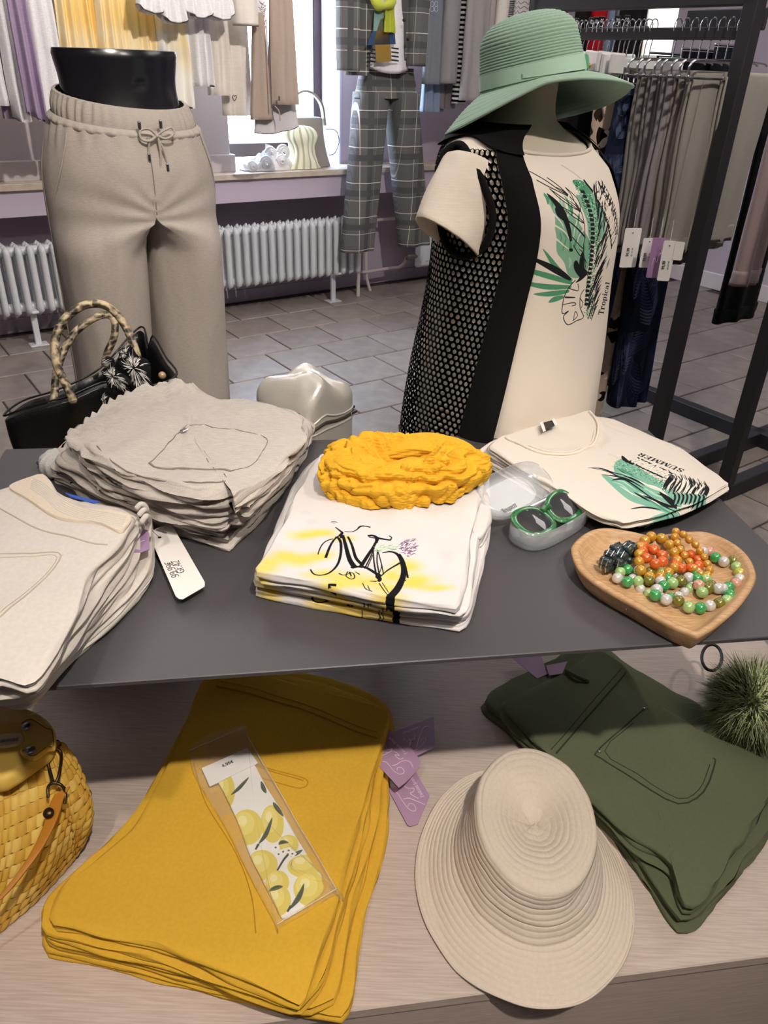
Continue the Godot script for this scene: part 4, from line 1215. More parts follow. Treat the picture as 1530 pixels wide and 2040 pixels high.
func build_leg_form() -> void:
	var at = Vector3(-0.6426, 0, -2.0)
	var f = Vector3(sin(deg_to_rad(36.0)), 0, cos(deg_to_rad(36.0)))
	var l = Vector3(cos(deg_to_rad(36.0)), 0, -sin(deg_to_rad(36.0)))
	var gloss = mat(hex("17171c"), 0.22, 0.0, 0.6)
	var fm = thing("hip_form", "glossy black hip form with a flat top wearing linen trousers", "mannequin", at)
	var hip = func(a: float, y: float, off: float) -> Vector3:
		var ys = [0.94, 1.02, 1.09, 1.16, 1.21, 1.26, 1.33]
		var w = curve_at(ys, [0.180, 0.182, 0.178, 0.160, 0.140, 0.133, 0.143], y) + off
		var d = curve_at(ys, [0.128, 0.134, 0.132, 0.116, 0.104, 0.099, 0.100], y) + off
		return at + Vector3(0, y, 0) + l * sin(a) * w + f * (cos(a) * d + 0.008 * cos(a) * exp(-pow((y - 1.16) * 9, 2)))
	part(fm, "body", grid(72, 34, func(u, v):
		if v > 0.97: return hip.call(u * TAU, 1.327, -0.007)
		var p: Vector3 = hip.call(u * TAU, lerpf(1.06, 1.325, v / 0.97), -0.003)
		# navel
		var q: Vector3 = hip.call(0.12, 1.262, -0.003)
		return p - f * 0.008 * exp(-pow(p.distance_to(q) / 0.007, 2)), true), gloss)
	part(fm, "top_plate", grid(72, 3, func(u, v): return hip.call(u * TAU, 1.3275 + 0.001 * v, -0.007 - 0.0).lerp(at + Vector3(0, 1.329, 0), v), true), mat(hex("8f8a88"), 0.35))
	part(fm, "pole", tube(PackedVector3Array([at + Vector3(0, 0.02, 0), at + Vector3(0, 1.1, 0)]), 0.013, 14), M.steel)
	part(fm, "foot", lathe([Vector2(0, 0), Vector2(0.16, 0), Vector2(0.16, 0.008), Vector2(0.03, 0.02), Vector2(0, 0.022)], 32, at), M.steel)
	var t = thing("linen_trousers_worn", "taupe linen trousers with gathered waist and tied drawstring on the black hip form", "trousers", at + Vector3(0, 0.4, 0))
	var top_y = func(a: float) -> float: return 1.236 - 0.020 * cos(a) - 0.010 * sin(a)
	part(t, "waistband", grid(260, 16, func(u, v):
		var a: float = u * TAU
		var vv = clampf(v * 1.1, 0, 1)
		var y = lerpf(top_y.call(a) - 0.045, top_y.call(a), vv)
		var g = 0.0030 * sin(a * 46 + 2.0 * nz.get_noise_2d(a * 260, v * 30)) * (0.4 + 0.6 * sin(vv * PI)) * (0.35 if cos(a) > 0.80 else 1.0)
		return hip.call(a, y, 0.013 + g - (0.006 if v > 0.95 else 0.0) + 0.004 * sin(vv * PI)), true), M.linen)
	part(t, "drawstring_channel", grid(220, 8, func(u, v):
		var a: float = u * TAU
		var y = lerpf(top_y.call(a) - 0.062, top_y.call(a) - 0.043, v)
		return hip.call(a, y, 0.016 + 0.008 * sin(v * PI) * (0.75 + 0.25 * sin(a * 40 + 3 * nz.get_noise_2d(a * 220, 9)))), true), M.linen)
	# each half runs from the waist over the hip into its leg; the halves meet in the middle seam
	for s in [-1, 1]:
		part(t, "leg", grid(130, 110, func(u, v):
			var a: float = u * TAU
			var vv: float = pow(v, 0.9)
			var sn = sin(a)
			var cs = cos(a)
			var mean_top: float = top_y.call(atan2(sn * s * s, cs) if sn * s > 0 else (0.0 if cs > 0 else PI))
			var y = lerpf(mean_top - 0.055, 0.42, vv)
			var low = smoothstep(1.0, 0.42, y)
			var hip_p: Vector3 = hip.call(a, maxf(y, 1.0), 0.020) - at
			var W = lerpf(absf(hip_p.dot(l)), absf(sn) * 0.203, low)
			var D = lerpf(hip_p.dot(f), cs * 0.114, low)
			var body = Vector2(s * W if sn * s > 0 else 0.0, D)
			var leg = Vector2(s * lerpf(0.100, 0.107, low) + sn * lerpf(0.103, 0.096, low), lerpf(D, cs * 0.112, low * 0.5))
			var k = smoothstep(1.005, 0.90, y)
			var q = body.lerp(leg, k)
			if sn * s <= 0: q.x -= s * 0.006 * (1 - k)
			var gather = 0.0032 * sin(a * 30 + 3 * nz.get_noise_2d(a * 200, 5)) * pow(smoothstep(1.09, 1.18, y), 2.0)
			var fold = 0.005 * nz.get_noise_3d(q.x * 900, q.y * 900, y * 260 + s * 40) + 0.004 * sin(a * 3 + y * 6 + s) * k + 0.006 * exp(-pow((absf(q.x) - 0.10) / 0.02, 2)) * maxf(cs, 0) * k * 0.7
			# drag lines fanning out from the crotch
			fold += 0.0035 * sin(atan2(y - 0.99, absf(q.x) + 0.02) * 14) * exp(-pow((y - 0.99) / 0.07, 2)) * maxf(cs, 0)
			var n = Vector2(q.x - s * 0.05, q.y).normalized()
			q += n * (fold + gather)
			return at + Vector3(0, y, 0) + l * q.x + f * q.y, true, true), M.linen)
	part(t, "fly_seam", tube(PackedVector3Array(range(16).map(func(i): return hip.call(0.0, lerpf(1.16, 1.0, i / 15.0), 0.0215))), 0.0012, 6), M.thread)
	var pock = []
	for s in [-1, 1]:
		pock.append(tube(PackedVector3Array(range(18).map(func(i):
			var k: float = i / 17.0
			return hip.call(s * (1.02 + 0.30 * k * k), lerpf(1.165, 1.02, k), 0.0225))), 0.0018, 6))
	part(t, "pocket_edge", pock[0], M.linen)
	part(t, "pocket_edge", pock[1], M.linen)
	part(t, "side_seam", tube(PackedVector3Array(range(40).map(func(i):
		var y = lerpf(1.15, 0.44, i / 39.0)
		if y > 1.0: return hip.call(-PI / 2, y, 0.022)
		var k = smoothstep(1.06, 0.42, y)
		return at + Vector3(0, y, 0) - l * (lerpf(0.202, 0.204, k) + 0.002))), 0.0014, 6), M.thread)
	# bow
	var K: Vector3 = hip.call(0.10, 1.165, 0.030)
	var bw = func(x: float, y: float, z: float) -> Vector3: return K + l * x + Vector3.UP * y + f * z
	part(t, "bow", join([tube(smooth_path([bw.call(0, 0, 0.004), bw.call(-0.018, 0.014, 0.008), bw.call(-0.036, 0.010, 0.004), bw.call(-0.036, -0.006, 0.006), bw.call(-0.018, -0.010, 0.008), bw.call(0, 0, 0.006)], 6), 0.0026, 8), tube(smooth_path([bw.call(0, 0, 0.004), bw.call(0.016, 0.010, 0.008), bw.call(0.036, 0.016, 0.004), bw.call(0.040, 0.004, 0.006), bw.call(0.020, -0.006, 0.008), bw.call(0, 0, 0.006)], 6), 0.0026, 8), ball(K + f * 0.006, 0.005, 10, 8),
		tube(smooth_path([bw.call(0, 0, 0.006), bw.call(-0.018, -0.012, 0.006), bw.call(-0.022, -0.036, 0.002)], 6), 0.0024, 8), tube(smooth_path([bw.call(0, 0, 0.006), bw.call(0.012, -0.030, 0.006), bw.call(0.018, -0.058, 0.0)], 6), 0.0024, 8), tube(smooth_path([bw.call(0.002, -0.004, 0.006), bw.call(0.004, -0.04, 0.006), bw.call(-0.002, -0.075, 0.002)], 6), 0.0028, 8)]), M.linen, "drawstring bow")
	for q in [[-0.022, -0.044], [0.018, -0.066], [-0.036, 0.020], [0.012, 0.022]]:
		var p: Vector3 = bw.call(q[0], q[1], 0.003)
		part(t, "cord_tip", tube(PackedVector3Array([p + Vector3(0, 0.007, 0), p - Vector3(0, 0.007, 0)]), 0.0042, 12), M.chrome)

func snake_tex() -> ImageTexture:
	var c = Canvas.new(512, hex("cdb894"))
	rng.seed = 121
	for i in 70:
		var x = rng.randf()
		var y = rng.randf()
		for k in 3: c.blob(x + rng.randf_range(-.05, .05), y + rng.randf_range(-.03, .03), rng.randf_range(.06, .14), rng.randf_range(.04, .09), Color(0.09, 0.07, 0.05, 1.0))
	for i in 60: c.blob(rng.randf(), rng.randf(), .03, .02, Color(0.88, 0.80, 0.66, 0.8))
	for i in 30:
		for j in 30: c.stroke([(i + 0.5 * (j % 2)) / 30.0, j / 30.0, (i + 0.5 + 0.5 * (j % 2)) / 30.0, (j + 0.7) / 30.0], .002, hex("6b5a44"), .002, 1)
	return c.done()
func zebra_tex(sd: int, radial: bool) -> ImageTexture:
	var c = Canvas.new(512, hex("121214"))
	rng.seed = sd
	if radial:
		for i in 120:
			var a = TAU * rng.randf()
			var r0 = rng.randf_range(.02, .28)
			var r1 = r0 + rng.randf_range(.10, .26)
			c.stroke([0.5 + cos(a) * r0, 0.5 + sin(a) * r0, 0.5 + cos(a + .04) * (r0 + r1) / 2, 0.5 + sin(a + .04) * (r0 + r1) / 2, 0.5 + cos(a) * r1, 0.5 + sin(a) * r1], .002, hex("d8d6d2"), .001, 4, .014)
	else:
		for j in 7:
			for i in 7:
				var x = (i + 0.5 * (j % 2)) / 7.0
				var y = j / 7.0
				c.stroke([x, y, x + .07, y + .07, x + .14, y + .01], .008, hex("d8d6d2"), .008, 4)
				for k in 4: c.stroke([x + .03 * k + .02, y + .1, x + .03 * k + .03, y + .14], .004, hex("c8c6c2"))
	return c.done()

func build_bags() -> void:
	# a low bench behind the table carries the bags
	var bench = thing("bench", "low dark bench hidden behind the table under the bags", "bench", tab(-0.12, 1.49, 0))
	var b = Basis(TU, Vector3.UP, -TV)
	part(bench, "seat", box(Vector3(0.66, 0.03, 0.27), 0.003, tab(-0.12, 1.485, 0.485), b), M.rack)
	for u in [-0.42, 0.18]:
		for v in [1.40, 1.58]: part(bench, "leg", box(Vector3(0.03, 0.47, 0.03), 0.003, tab(u, v, 0.235), b), M.rack)
	# black tote
	var hide = mat(hex("0d0d0f"), 0.32, 0.0, 0.55)
	hide.normal_enabled = true
	hide.normal_texture = T.leather_n
	hide.normal_scale = 0.7
	hide.uv1_triplanar = true
	hide.uv1_scale = Vector3.ONE * 9
	var ring = smooth_path([deep(8, 830, 1.47), deep(60, 812, 1.46), deep(140, 790, 1.47), deep(215, 762, 1.50), deep(300, 770, 1.53), deep(352, 748, 1.57), deep(330, 712, 1.64), deep(306, 671, 1.70), deep(296, 690, 1.73), deep(286, 654, 1.75), deep(262, 668, 1.75), deep(200, 735, 1.72), deep(120, 776, 1.66), deep(46, 800, 1.57)], 6, true)
	var rc = Vector3.ZERO
	for q in ring: rc += q / ring.size()
	var tote = thing("tote_bag", "black grained leather tote with snakeskin handles behind the linen stack", "handbag", Vector3(rc.x, 0.50, rc.z))
	var nr = ring.size()
	part(tote, "body", grid(nr, 30, func(u, v):
		var p = ring[int(round(u * nr)) % nr]
		var base = Vector3(lerpf(rc.x, p.x, 0.66), 0.503, lerpf(rc.z, p.z, 0.75))
		if v < 0.12: return Vector3(lerpf(rc.x, base.x, v / 0.12), 0.503, lerpf(rc.z, base.z, v / 0.12))
		if v <= 0.62:
			var k: float = (v - 0.12) / 0.5
			var q = base.lerp(p, k)
			var out = Vector3(p.x - rc.x, 0, p.z - rc.z)
			return q + out * 0.10 * sin(k * PI)
		var k: float = (v - 0.62) / 0.38
		var q = p.lerp(base, k) + Vector3(0, 0.006 * (1 - k), 0)
		return Vector3(lerpf(rc.x, q.x, 0.955), q.y, lerpf(rc.z, q.z, 0.955)), true), hide)
	part(tote, "piping", tube(PackedVector3Array(Array(ring).map(func(q): return q + Vector3(0, 0.002, 0))), 0.0022, 6, true), hide)
	var snake = mat(Color.WHITE, 0.45)
	snake.albedo_texture = snake_tex()
	snake.uv1_triplanar = true
	snake.uv1_scale = Vector3.ONE * 12
	part(tote, "handle", tube(smooth_path([deep(146, 800, 1.455), deep(138, 780, 1.455), deep(124, 752, 1.46), deep(112, 722, 1.465), deep(110, 680, 1.475), deep(118, 652, 1.48), deep(134, 630, 1.49), deep(166, 609, 1.50), deep(202, 606, 1.51), deep(231, 624, 1.52), deep(254, 658, 1.52), deep(270, 698, 1.52), deep(276, 720, 1.52)], 5), 0.0080, 12), snake)
	part(tote, "handle", tube(smooth_path([deep(100, 812, 1.60), deep(108, 790, 1.61), deep(112, 745, 1.62), deep(126, 702, 1.63), deep(148, 664, 1.64), deep(182, 637, 1.655), deep(212, 627, 1.665), deep(228, 640, 1.67), deep(227, 672, 1.67), deep(214, 702, 1.67), deep(208, 726, 1.67)], 5), 0.0078, 12), snake)
	part(tote, "charm", ball(deep(323, 748, 1.55), 0.008, 10, 8), mat(hex("b79a78"), 0.4, 0.3))
	# scarf knotted round the handle
	var zt = zebra_tex(131, true)
	var zm = printed(zt, 0.8)
	zm.texture_repeat = true
	var kn = thing("silk_scarf", "black and white silk scarf knotted round the tote's snakeskin handle", "scarf", deep(262, 750, 1.50))
	var leaf = func(c: Vector3, a: Vector3, w: Vector3, sd: float) -> ArrayMesh:
		var n = a.cross(w).normalized()
		return grid(36, 18, func(u, v):
			var th: float = u * TAU
			var r: float = sin(v * PI) * (1 + 0.22 * sin(th * 5 + sd) * sin(v * PI))
			return c + a * cos(th) * r * (1.0 + 0.3 * cos(th)) + w * sin(th) * r + n * (-cos(v * PI) * 0.010 + 0.006 * sin(th * 6 + sd) * r), true, false,
			func(u, v, _p): return Vector2(0.5 + 0.5 * sin(v * PI) * cos(u * TAU), 0.5 + 0.5 * sin(v * PI) * sin(u * TAU)))
	part(kn, "fold", leaf.call(deep(270, 735, 1.475), ray(20, 40) * 0 + (deep(292, 775, 1.475) - deep(262, 728, 1.475)) * 0.95, (deep(285, 715, 1.475) - deep(255, 745, 1.475)) * 0.62, 1.0), zm)
	part(kn, "fold", leaf.call(deep(228, 752, 1.455), (deep(250, 775, 1.455) - deep(220, 745, 1.455)) * 0.9, (deep(236, 738, 1.455) - deep(220, 760, 1.455)) * 0.7, 3.0), zm)
	part(kn, "fold", leaf.call(deep(252, 706, 1.50), (deep(262, 716, 1.50) - deep(244, 696, 1.50)) * 0.8, (deep(262, 698, 1.50) - deep(246, 712, 1.50)) * 0.8, 4.0), zm)
	part(kn, "tail", leaf.call(deep(210, 798, 1.445), (deep(211, 818, 1.445) - deep(210, 790, 1.445)) * 0.9, (deep(216, 798, 1.445) - deep(206, 800, 1.445)) * 0.6, 5.0), zm)
	part(kn, "knot", ball(deep(216, 722, 1.48), 0.012, 14, 10), zm)
	# printed pouch
	var pm = printed(zebra_tex(137, false), 0.8)
	pm.texture_repeat = true
	pm.uv1_scale = Vector3(3, 2, 1)
	var pcn = deep(480, 806, 1.49)
	var pouch = thing("printed_scarf", "folded black and white printed scarf between linen stack and silver bag", "scarf", Vector3(pcn.x, 0.5, pcn.z))
	part(pouch, "cloth", grid(60, 24, func(u, v):
		var a: float = u * TAU
		var r: float = pow(sin(v * PI), 0.8) * (1 + 0.06 * sin(a * 7) + 0.12 * nz.get_noise_2d(u * 500, v * 300))
		return Vector3(pcn.x, 0.61, pcn.z) + TU * cos(a) * r * 0.066 + TV * sin(a) * r * 0.05 - Vector3.UP * cos(v * PI) * (0.109 + 0.012 * sin(a * 3 + 1)), true), pm)
	# silver box bag
	var sil = mat(hex("dad6ce"), 0.34, 0.4, 0.6)
	sil.normal_enabled = true
	sil.normal_texture = T.leather_n
	sil.normal_scale = 0.45
	sil.uv1_triplanar = true
	sil.uv1_scale = Vector3.ONE * 10
	var sc = deep(608, 800, 1.56)
	sc.y = 0.50
	var bx = (TU * 0.66 + TV * 0.75).normalized()
	var bz = Vector3.UP.cross(bx)
	var box_at = func(u: float, v: float) -> Vector3:      # v from the foot to the middle of the top
		var a = u * TAU
		var c = cos(a)
		var s = sin(a)
		var e = 0.36
		var q = Vector2(signf(c) * pow(absf(c), e), signf(s) * pow(absf(s), e))
		var y: float
		var r = 1.0
		if v < 0.08: r = 0.9 + 0.1 * v / 0.08
		if v < 0.68: y = v / 0.68 * 0.235
		else:
			var k = (v - 0.68) / 0.32
			y = 0.235 + 0.036 * sin(k * PI / 2)
			r = cos(k * PI / 2)
			r = pow(maxf(r, 0), 0.42)
		var p = sc + bx * q.x * 0.080 * r + bz * q.y * 0.076 * r + Vector3.UP * y
		var top = smoothstep(0.17, 0.26, y)
		p.y += top * (0.030 * exp(-pow((p - sc).dot(bx) / 0.035 + 0.9, 2)) * (0.7 - 6.0 * (p - sc).dot(bz)) + 0.020 * nz.get_noise_2d((p - sc).dot(bx) * 900, (p - sc).dot(bz) * 700) - 0.014 * exp(-pow((p - sc).dot(bx) / 0.018 - 0.6, 2)) * 0.8)
		return p
	var bag = thing("box_bag", "silver leather box bag with a zip round its top behind the table", "handbag", sc)
	part(bag, "body", grid(120, 60, func(u, v): return box_at.call(u, v), true), sil)
	var ringz = func(v: float, o: float) -> PackedVector3Array:
		return PackedVector3Array(range(96).map(func(i):
			var p: Vector3 = box_at.call(i / 96.0, v)
			return p + Vector3(p.x - sc.x, 0, p.z - sc.z).normalized() * o))
	part(bag, "zip", tube(ringz.call(0.575, 0.0), 0.0034, 8, true), mat(hex("3a3530"), 0.5))
	part(bag, "zip_edge", join([tube(ringz.call(0.605, 0.0), 0.0022, 6, true), tube(ringz.call(0.545, 0.0), 0.0022, 6, true)]), sil)
	for q in [0.82, 0.93]:
		var p: Vector3 = box_at.call(q, 0.575)
		part(bag, "zip_puller", box(Vector3(0.020, 0.006, 0.004), 0.001, p + Vector3(p.x - sc.x, 0, p.z - sc.z).normalized() * 0.005, Basis(bx, Vector3.UP, bz)), M.chrome)

const TORSO_A := [0.555, 0.70, 0.80, 0.88, 0.96, 1.04, 1.10, 1.16, 1.195, 1.215, 1.235, 1.27, 1.36]
const TORSO_W := [0.203, 0.200, 0.196, 0.190, 0.184, 0.180, 0.183, 0.184, 0.168, 0.135, 0.075, 0.056, 0.054]
const TORSO_D := [0.168, 0.166, 0.162, 0.156, 0.152, 0.150, 0.143, 0.122, 0.097, 0.080, 0.062, 0.055, 0.055]
const TORSO_F := [0.034, 0.034, 0.034, 0.034, 0.034, 0.034, 0.030, 0.012, -0.004, -0.010, -0.008, -0.004, 0.004]
var torso_at = Vector3(0.2396, 0, -1.5777)
var torso_f = Vector3(sin(deg_to_rad(46.0)), 0, cos(deg_to_rad(46.0)))
var torso_l = Vector3(cos(deg_to_rad(46.0)), 0, -sin(deg_to_rad(46.0)))
func curve_at(xs: Array, ys: Array, x: float) -> float:
	var k = 0
	while k < xs.size() - 2 and xs[k + 1] < x: k += 1
	var t = clampf((x - xs[k]) / (xs[k + 1] - xs[k]), 0, 1)
	return cubic_interpolate(ys[k], ys[k + 1], ys[maxi(k - 1, 0)], ys[mini(k + 2, ys.size() - 1)], t)
func torso(a: float, y: float, off := 0.0) -> Vector3:    # a: angle from the front, towards its left side
	var w = curve_at(TORSO_A, TORSO_W, y) + off
	var d = curve_at(TORSO_A, TORSO_D, y) + off
	var c = cos(a)
	var s = sin(a)
	var e = 0.88
	return torso_at + Vector3(0, y, 0) + torso_f * (curve_at(TORSO_A, TORSO_F, y) + d * signf(c) * pow(absf(c), e) - 0.01) + torso_l * w * signf(s) * pow(absf(s), e)

func build_torso() -> void:
	# the dressed bust form
	var form = mat(hex("cfc6b4"), 0.55)
	var fm = thing("bust_form", "cream headless bust form dressed in leaf tee, black vest and green hat", "mannequin", torso_at + Vector3(0, 0.0, 0))
	part(fm, "body", grid(64, 60, func(u, v):
		var vv: float = v * 1.04 - 0.02
		var y = lerpf(0.60, 1.355, clampf(vv, 0, 1))
		var p = torso(u * TAU, y, -0.004)
		if vv < 0 or vv > 1:
			var c = torso_at + Vector3(0, y, 0) + torso_f * -0.01
			p = c
		return p, true), form)
	part(fm, "pole", tube(PackedVector3Array([torso_at + Vector3(0, 0.02, 0), torso_at + Vector3(0, 0.62, 0)]), 0.012, 14), M.steel)
	part(fm, "foot", lathe([Vector2(0, 0), Vector2(0.13, 0), Vector2(0.13, 0.008), Vector2(0.03, 0.02), Vector2(0.0, 0.022)], 32, torso_at), M.steel)
	# tee
	var tee = thing("leaf_tee_worn", "cream tee with green tropical leaf print worn by the bust form", "t-shirt", torso_at + Vector3(0, 0.56, 0))
	var neck_y = func(a: float) -> float:
		var c = cos(a)
		return 1.222 - 0.034 * pow(maxf(c, 0), 1.4) + 0.004 * c * c
	var tw = func(a: float, y: float) -> float:
		return 0.006 + 0.0035 * nz.get_noise_3d(cos(a) * 120, sin(a) * 120, y * 260) + 0.004 * smoothstep(0.85, 0.58, y) * sin(a * 7 + 1.0 + 2 * nz.get_noise_2d(y * 200, 3)) * 0.8
	var uvt = func(_u, _v, p): return Vector2(0.5 + (p - torso_at).dot(torso_l) / 0.44, (1.23 - p.y) / 0.44)
	var tm = printed(tee_print())
	part(tee, "body", grid(120, 80, func(u, v):
		var a: float = u * TAU + PI
		var y = lerpf(0.562, neck_y.call(a), clampf(v * 1.02 - 0.02, 0, 1))
		var o: float = tw.call(a, y)
		return torso(a, y, o - (0.004 if v < 0.01 else 0.0)), true, false, uvt), tm)
	part(tee, "collar", tube(PackedVector3Array(range(90).map(func(i):
		var a = TAU * i / 90.0
		return torso(a, neck_y.call(a) - 0.002, 0.006))), 0.0036, 8, true), M.cream)
	part(tee, "hem_seam", tube(PackedVector3Array(range(90).map(func(i):
		var a = TAU * i / 90.0
		return torso(a, 0.582, tw.call(a, 0.582) + 0.0002))), 0.0009, 6, true), M.thread)
	for s in [-1, 1]:
		var a0: Vector3 = torso(PI / 2 * s, 1.166, -0.035)
		var a1: Vector3 = torso_at + torso_l * s * 0.222 + torso_f * 0.006 + Vector3(0, 1.055, 0)
		var ax = (a1 - a0).normalized()
		var e1 = torso_f
		var e2 = ax.cross(e1).normalized()
		e1 = e2.cross(ax)
		part(tee, "sleeve", grid(56, 26, func(u, v):
			var k: float = clampf(v * 1.25, 0, 1)
			var inn: float = clampf((v - 0.8) / 0.2, 0, 1)
			k -= inn * 0.5
			var r = lerpf(0.056, 0.067, pow(k, 0.5)) - 0.003 * signf(inn)
			var an: float = u * TAU
			var wob = 1 + 0.05 * nz.get_noise_3d(cos(an) * 100, sin(an) * 100, k * 120 + s * 50) + 0.03 * sin(an * 3 + k * 4)
			return a0 + ax * (k * a0.distance_to(a1) + 0.010 * k * cos(an)) + (e1 * cos(an) * r * 0.95 + e2 * sin(an) * r * 1.02) * wob, true), M.cream)
	build_vest()
	build_straw_hat()

func tee_print() -> ImageTexture:
	var c = Canvas.new(2000, hex("efe5d8"))
	var p0 = torso_at + torso_f * 0.172 + Vector3(0, 1, 0)
	c.to = func(x, y):
		var p = on_plane(1060 + x / 5.83, 310 + y / 5.83, p0, torso_f)
		return Vector2(0.5 + (p - torso_at).dot(torso_l) / 0.44, (1.23 - p.y) / 0.44)
	var mint = hex("86b69b")
	var deep_mint = hex("569a76")
	var k = hex("232428")
	rng.seed = 101
	# big leaf
	c.poly([402, 490, 440, 560, 500, 650, 560, 770, 590, 860, 640, 1000, 640, 1150, 600, 1300, 560, 1380, 480, 1420, 420, 1380, 400, 1250, 360, 1150, 362, 1050, 372, 960, 376, 860, 400, 740, 405, 600], mint)
	c.poly([650, 480, 690, 470, 780, 340, 820, 400, 850, 520, 870, 640, 840, 760, 820, 880, 770, 960, 640, 980, 640, 780, 640, 600], mint)
	c.poly([690, 330, 790, 320, 820, 400, 800, 500, 730, 480], deep_mint)
	for i in 40:
		var x = rng.randf_range(380, 820)
		var y = rng.randf_range(560, 1380)
		c.stroke([x, y, x + 20, y - 70, x + rng.randf_range(-10, 50), y - 130], .001, [deep_mint, hex("a8cdb6"), hex("9cc6ae"), deep_mint][i % 4], .001, 5, rng.randf_range(.004, .014))
	for q in [[400, 700, 430, 790, 440, 860], [380, 830, 440, 900, 465, 985], [365, 980, 420, 1060, 470, 1110], [560, 760, 520, 860, 500, 960], [590, 860, 540, 950, 520, 1040], [500, 700, 480, 780]]: c.stroke(q, .007, hex("efe5d8"), .002)
	# palm fingers
	for q in [[450, 1450, 350, 1340, 270, 1110], [450, 1480, 250, 1410, 78, 1355], [440, 1520, 250, 1545, 75, 1520], [420, 1570, 280, 1620, 165, 1648], [370, 1640, 300, 1680, 255, 1722]]: c.stroke(q, .010, deep_mint, .001, 6, .016)
	c.stroke([440, 1440, 330, 1340, 168, 1212], .008, k, .001, 6, .020)
	# dark masses
	for q in [[430, 480, 460, 600, 470, 720, 475, 1000], [560, 1380, 545, 1250, 560, 1120], [540, 1420, 500, 1300, 490, 1220]]: c.stroke(q, .003, k, .010, 6, .022)
	c.poly([430, 640, 470, 600, 480, 700, 470, 780, 440, 760, 420, 710], k)
	c.poly([470, 1270, 520, 1260, 560, 1180, 570, 1300, 600, 1350, 540, 1430, 480, 1470, 520, 1400, 515, 1310], k)
	c.poly([450, 1090, 475, 1080, 480, 1105, 460, 1120], k)
	# ink twigs
	for q in [[580, 1300, 570, 1090, 600, 900, 620, 640, 590, 500], [412, 240, 480, 340, 540, 440, 580, 480], [412, 335, 470, 400, 530, 455, 575, 495], [500, 300, 550, 390, 585, 480], [596, 398, 640, 500, 640, 580, 615, 660], [596, 398, 610, 480, 605, 560, 615, 660], [470, 420, 500, 520, 560, 610, 610, 655], [470, 430, 540, 540, 600, 640], [430, 490, 480, 610, 560, 690, 610, 780], [500, 650, 540, 720, 610, 790], [480, 760, 540, 850, 590, 940], [490, 770, 560, 870, 600, 950], [490, 950, 540, 1040, 575, 1080], [490, 1040, 520, 1130, 560, 1190], [570, 1180, 590, 1240]]: c.stroke(q, .0035, k, .0035)
	for q in [[575, 495, 560, 440, 520, 400], [610, 665, 600, 600, 560, 540], [560, 1190, 560, 1120, 530, 1080]]: c.stroke(q, .008, k, .001)
	# outlined monstera leaf
	c.stroke([480, 1440, 420, 1530, 370, 1660, 345, 1830, 400, 1800, 352, 1870, 382, 1955, 470, 1905, 540, 1860, 510, 1750, 520, 1620, 560, 1540], .004, k)
	for q in [[380, 1640, 470, 1640, 380, 1650], [360, 1730, 450, 1700, 470, 1720, 430, 1740], [440, 1900, 460, 1800, 480, 1850, 430, 1910], [420, 1540, 500, 1560, 500, 1480], [510, 1640, 540, 1700, 520, 1760]]: c.stroke(q, .0035, k)
	# stones
	for i in 900:
		var t = rng.randf()
		var x = lerpf(760, 590, t) + rng.randf_range(-70, 60) * (1 - 0.3 * t)
		var y = lerpf(330, 1860, t) + rng.randf_range(-20, 20)
		c.stroke([x, y, x + 7, y + 4], .0036, [hex("2f9a5c"), hex("23402f"), k, hex("7bcf98"), hex("e6f2e6"), hex("46b072")][i % 6])
	for i in 26:
		var t = float(i) / 26
		var x = lerpf(745, 580, t)
		var y = lerpf(440, 1760, t)
		c.stroke([x - 30, y, x + 10, y + 4], .012, k, .010)
	# zebra strokes towards its left side
	for i in 60:
		var t = float(i) / 60
		var x = lerpf(880, 640, t) + rng.randf_range(-40, 60)
		var y = lerpf(380, 1800, t)
		c.stroke([x + 40, y - 60, x, y, x - 30, y + 70, x - 50, y + 130], .001, k, .001, 5, rng.randf_range(.004, .012))
	c.stroke([710, 155, 750, 220, 790, 300], .006, hex("c9c9ba"))
	c.stroke([815, 310, 830, 380, 845, 440], .010, k, .014)
	var f = SystemFont.new()
	f.font_names = PackedStringArray(["Droid Serif"])
	f.font_weight = 700
	var put = func(s: String, a: Vector2, b: Vector2, rise: float, col: Color):
		var p: Vector2 = c.to.call(a.x, a.y)
		var q: Vector2 = c.to.call(b.x, b.y)
		var r = q - p
		c.text(s, f, (p + q) / 2, r, Vector2(r.y, -r.x).normalized() * rise, col)
	put.call("Tropical", Vector2(770, 1840), Vector2(880, 1470), 0.10, k)
	put.call("FEVER", Vector2(960, 1000), Vector2(900, 400), 0.10, k)
	put.call("FEVER", Vector2(957, 985), Vector2(903, 415), 0.066, hex("efe5d8"))
	put.call("SUMMER", Vector2(1010, 900), Vector2(985, 350), 0.055, k)
	return c.done()

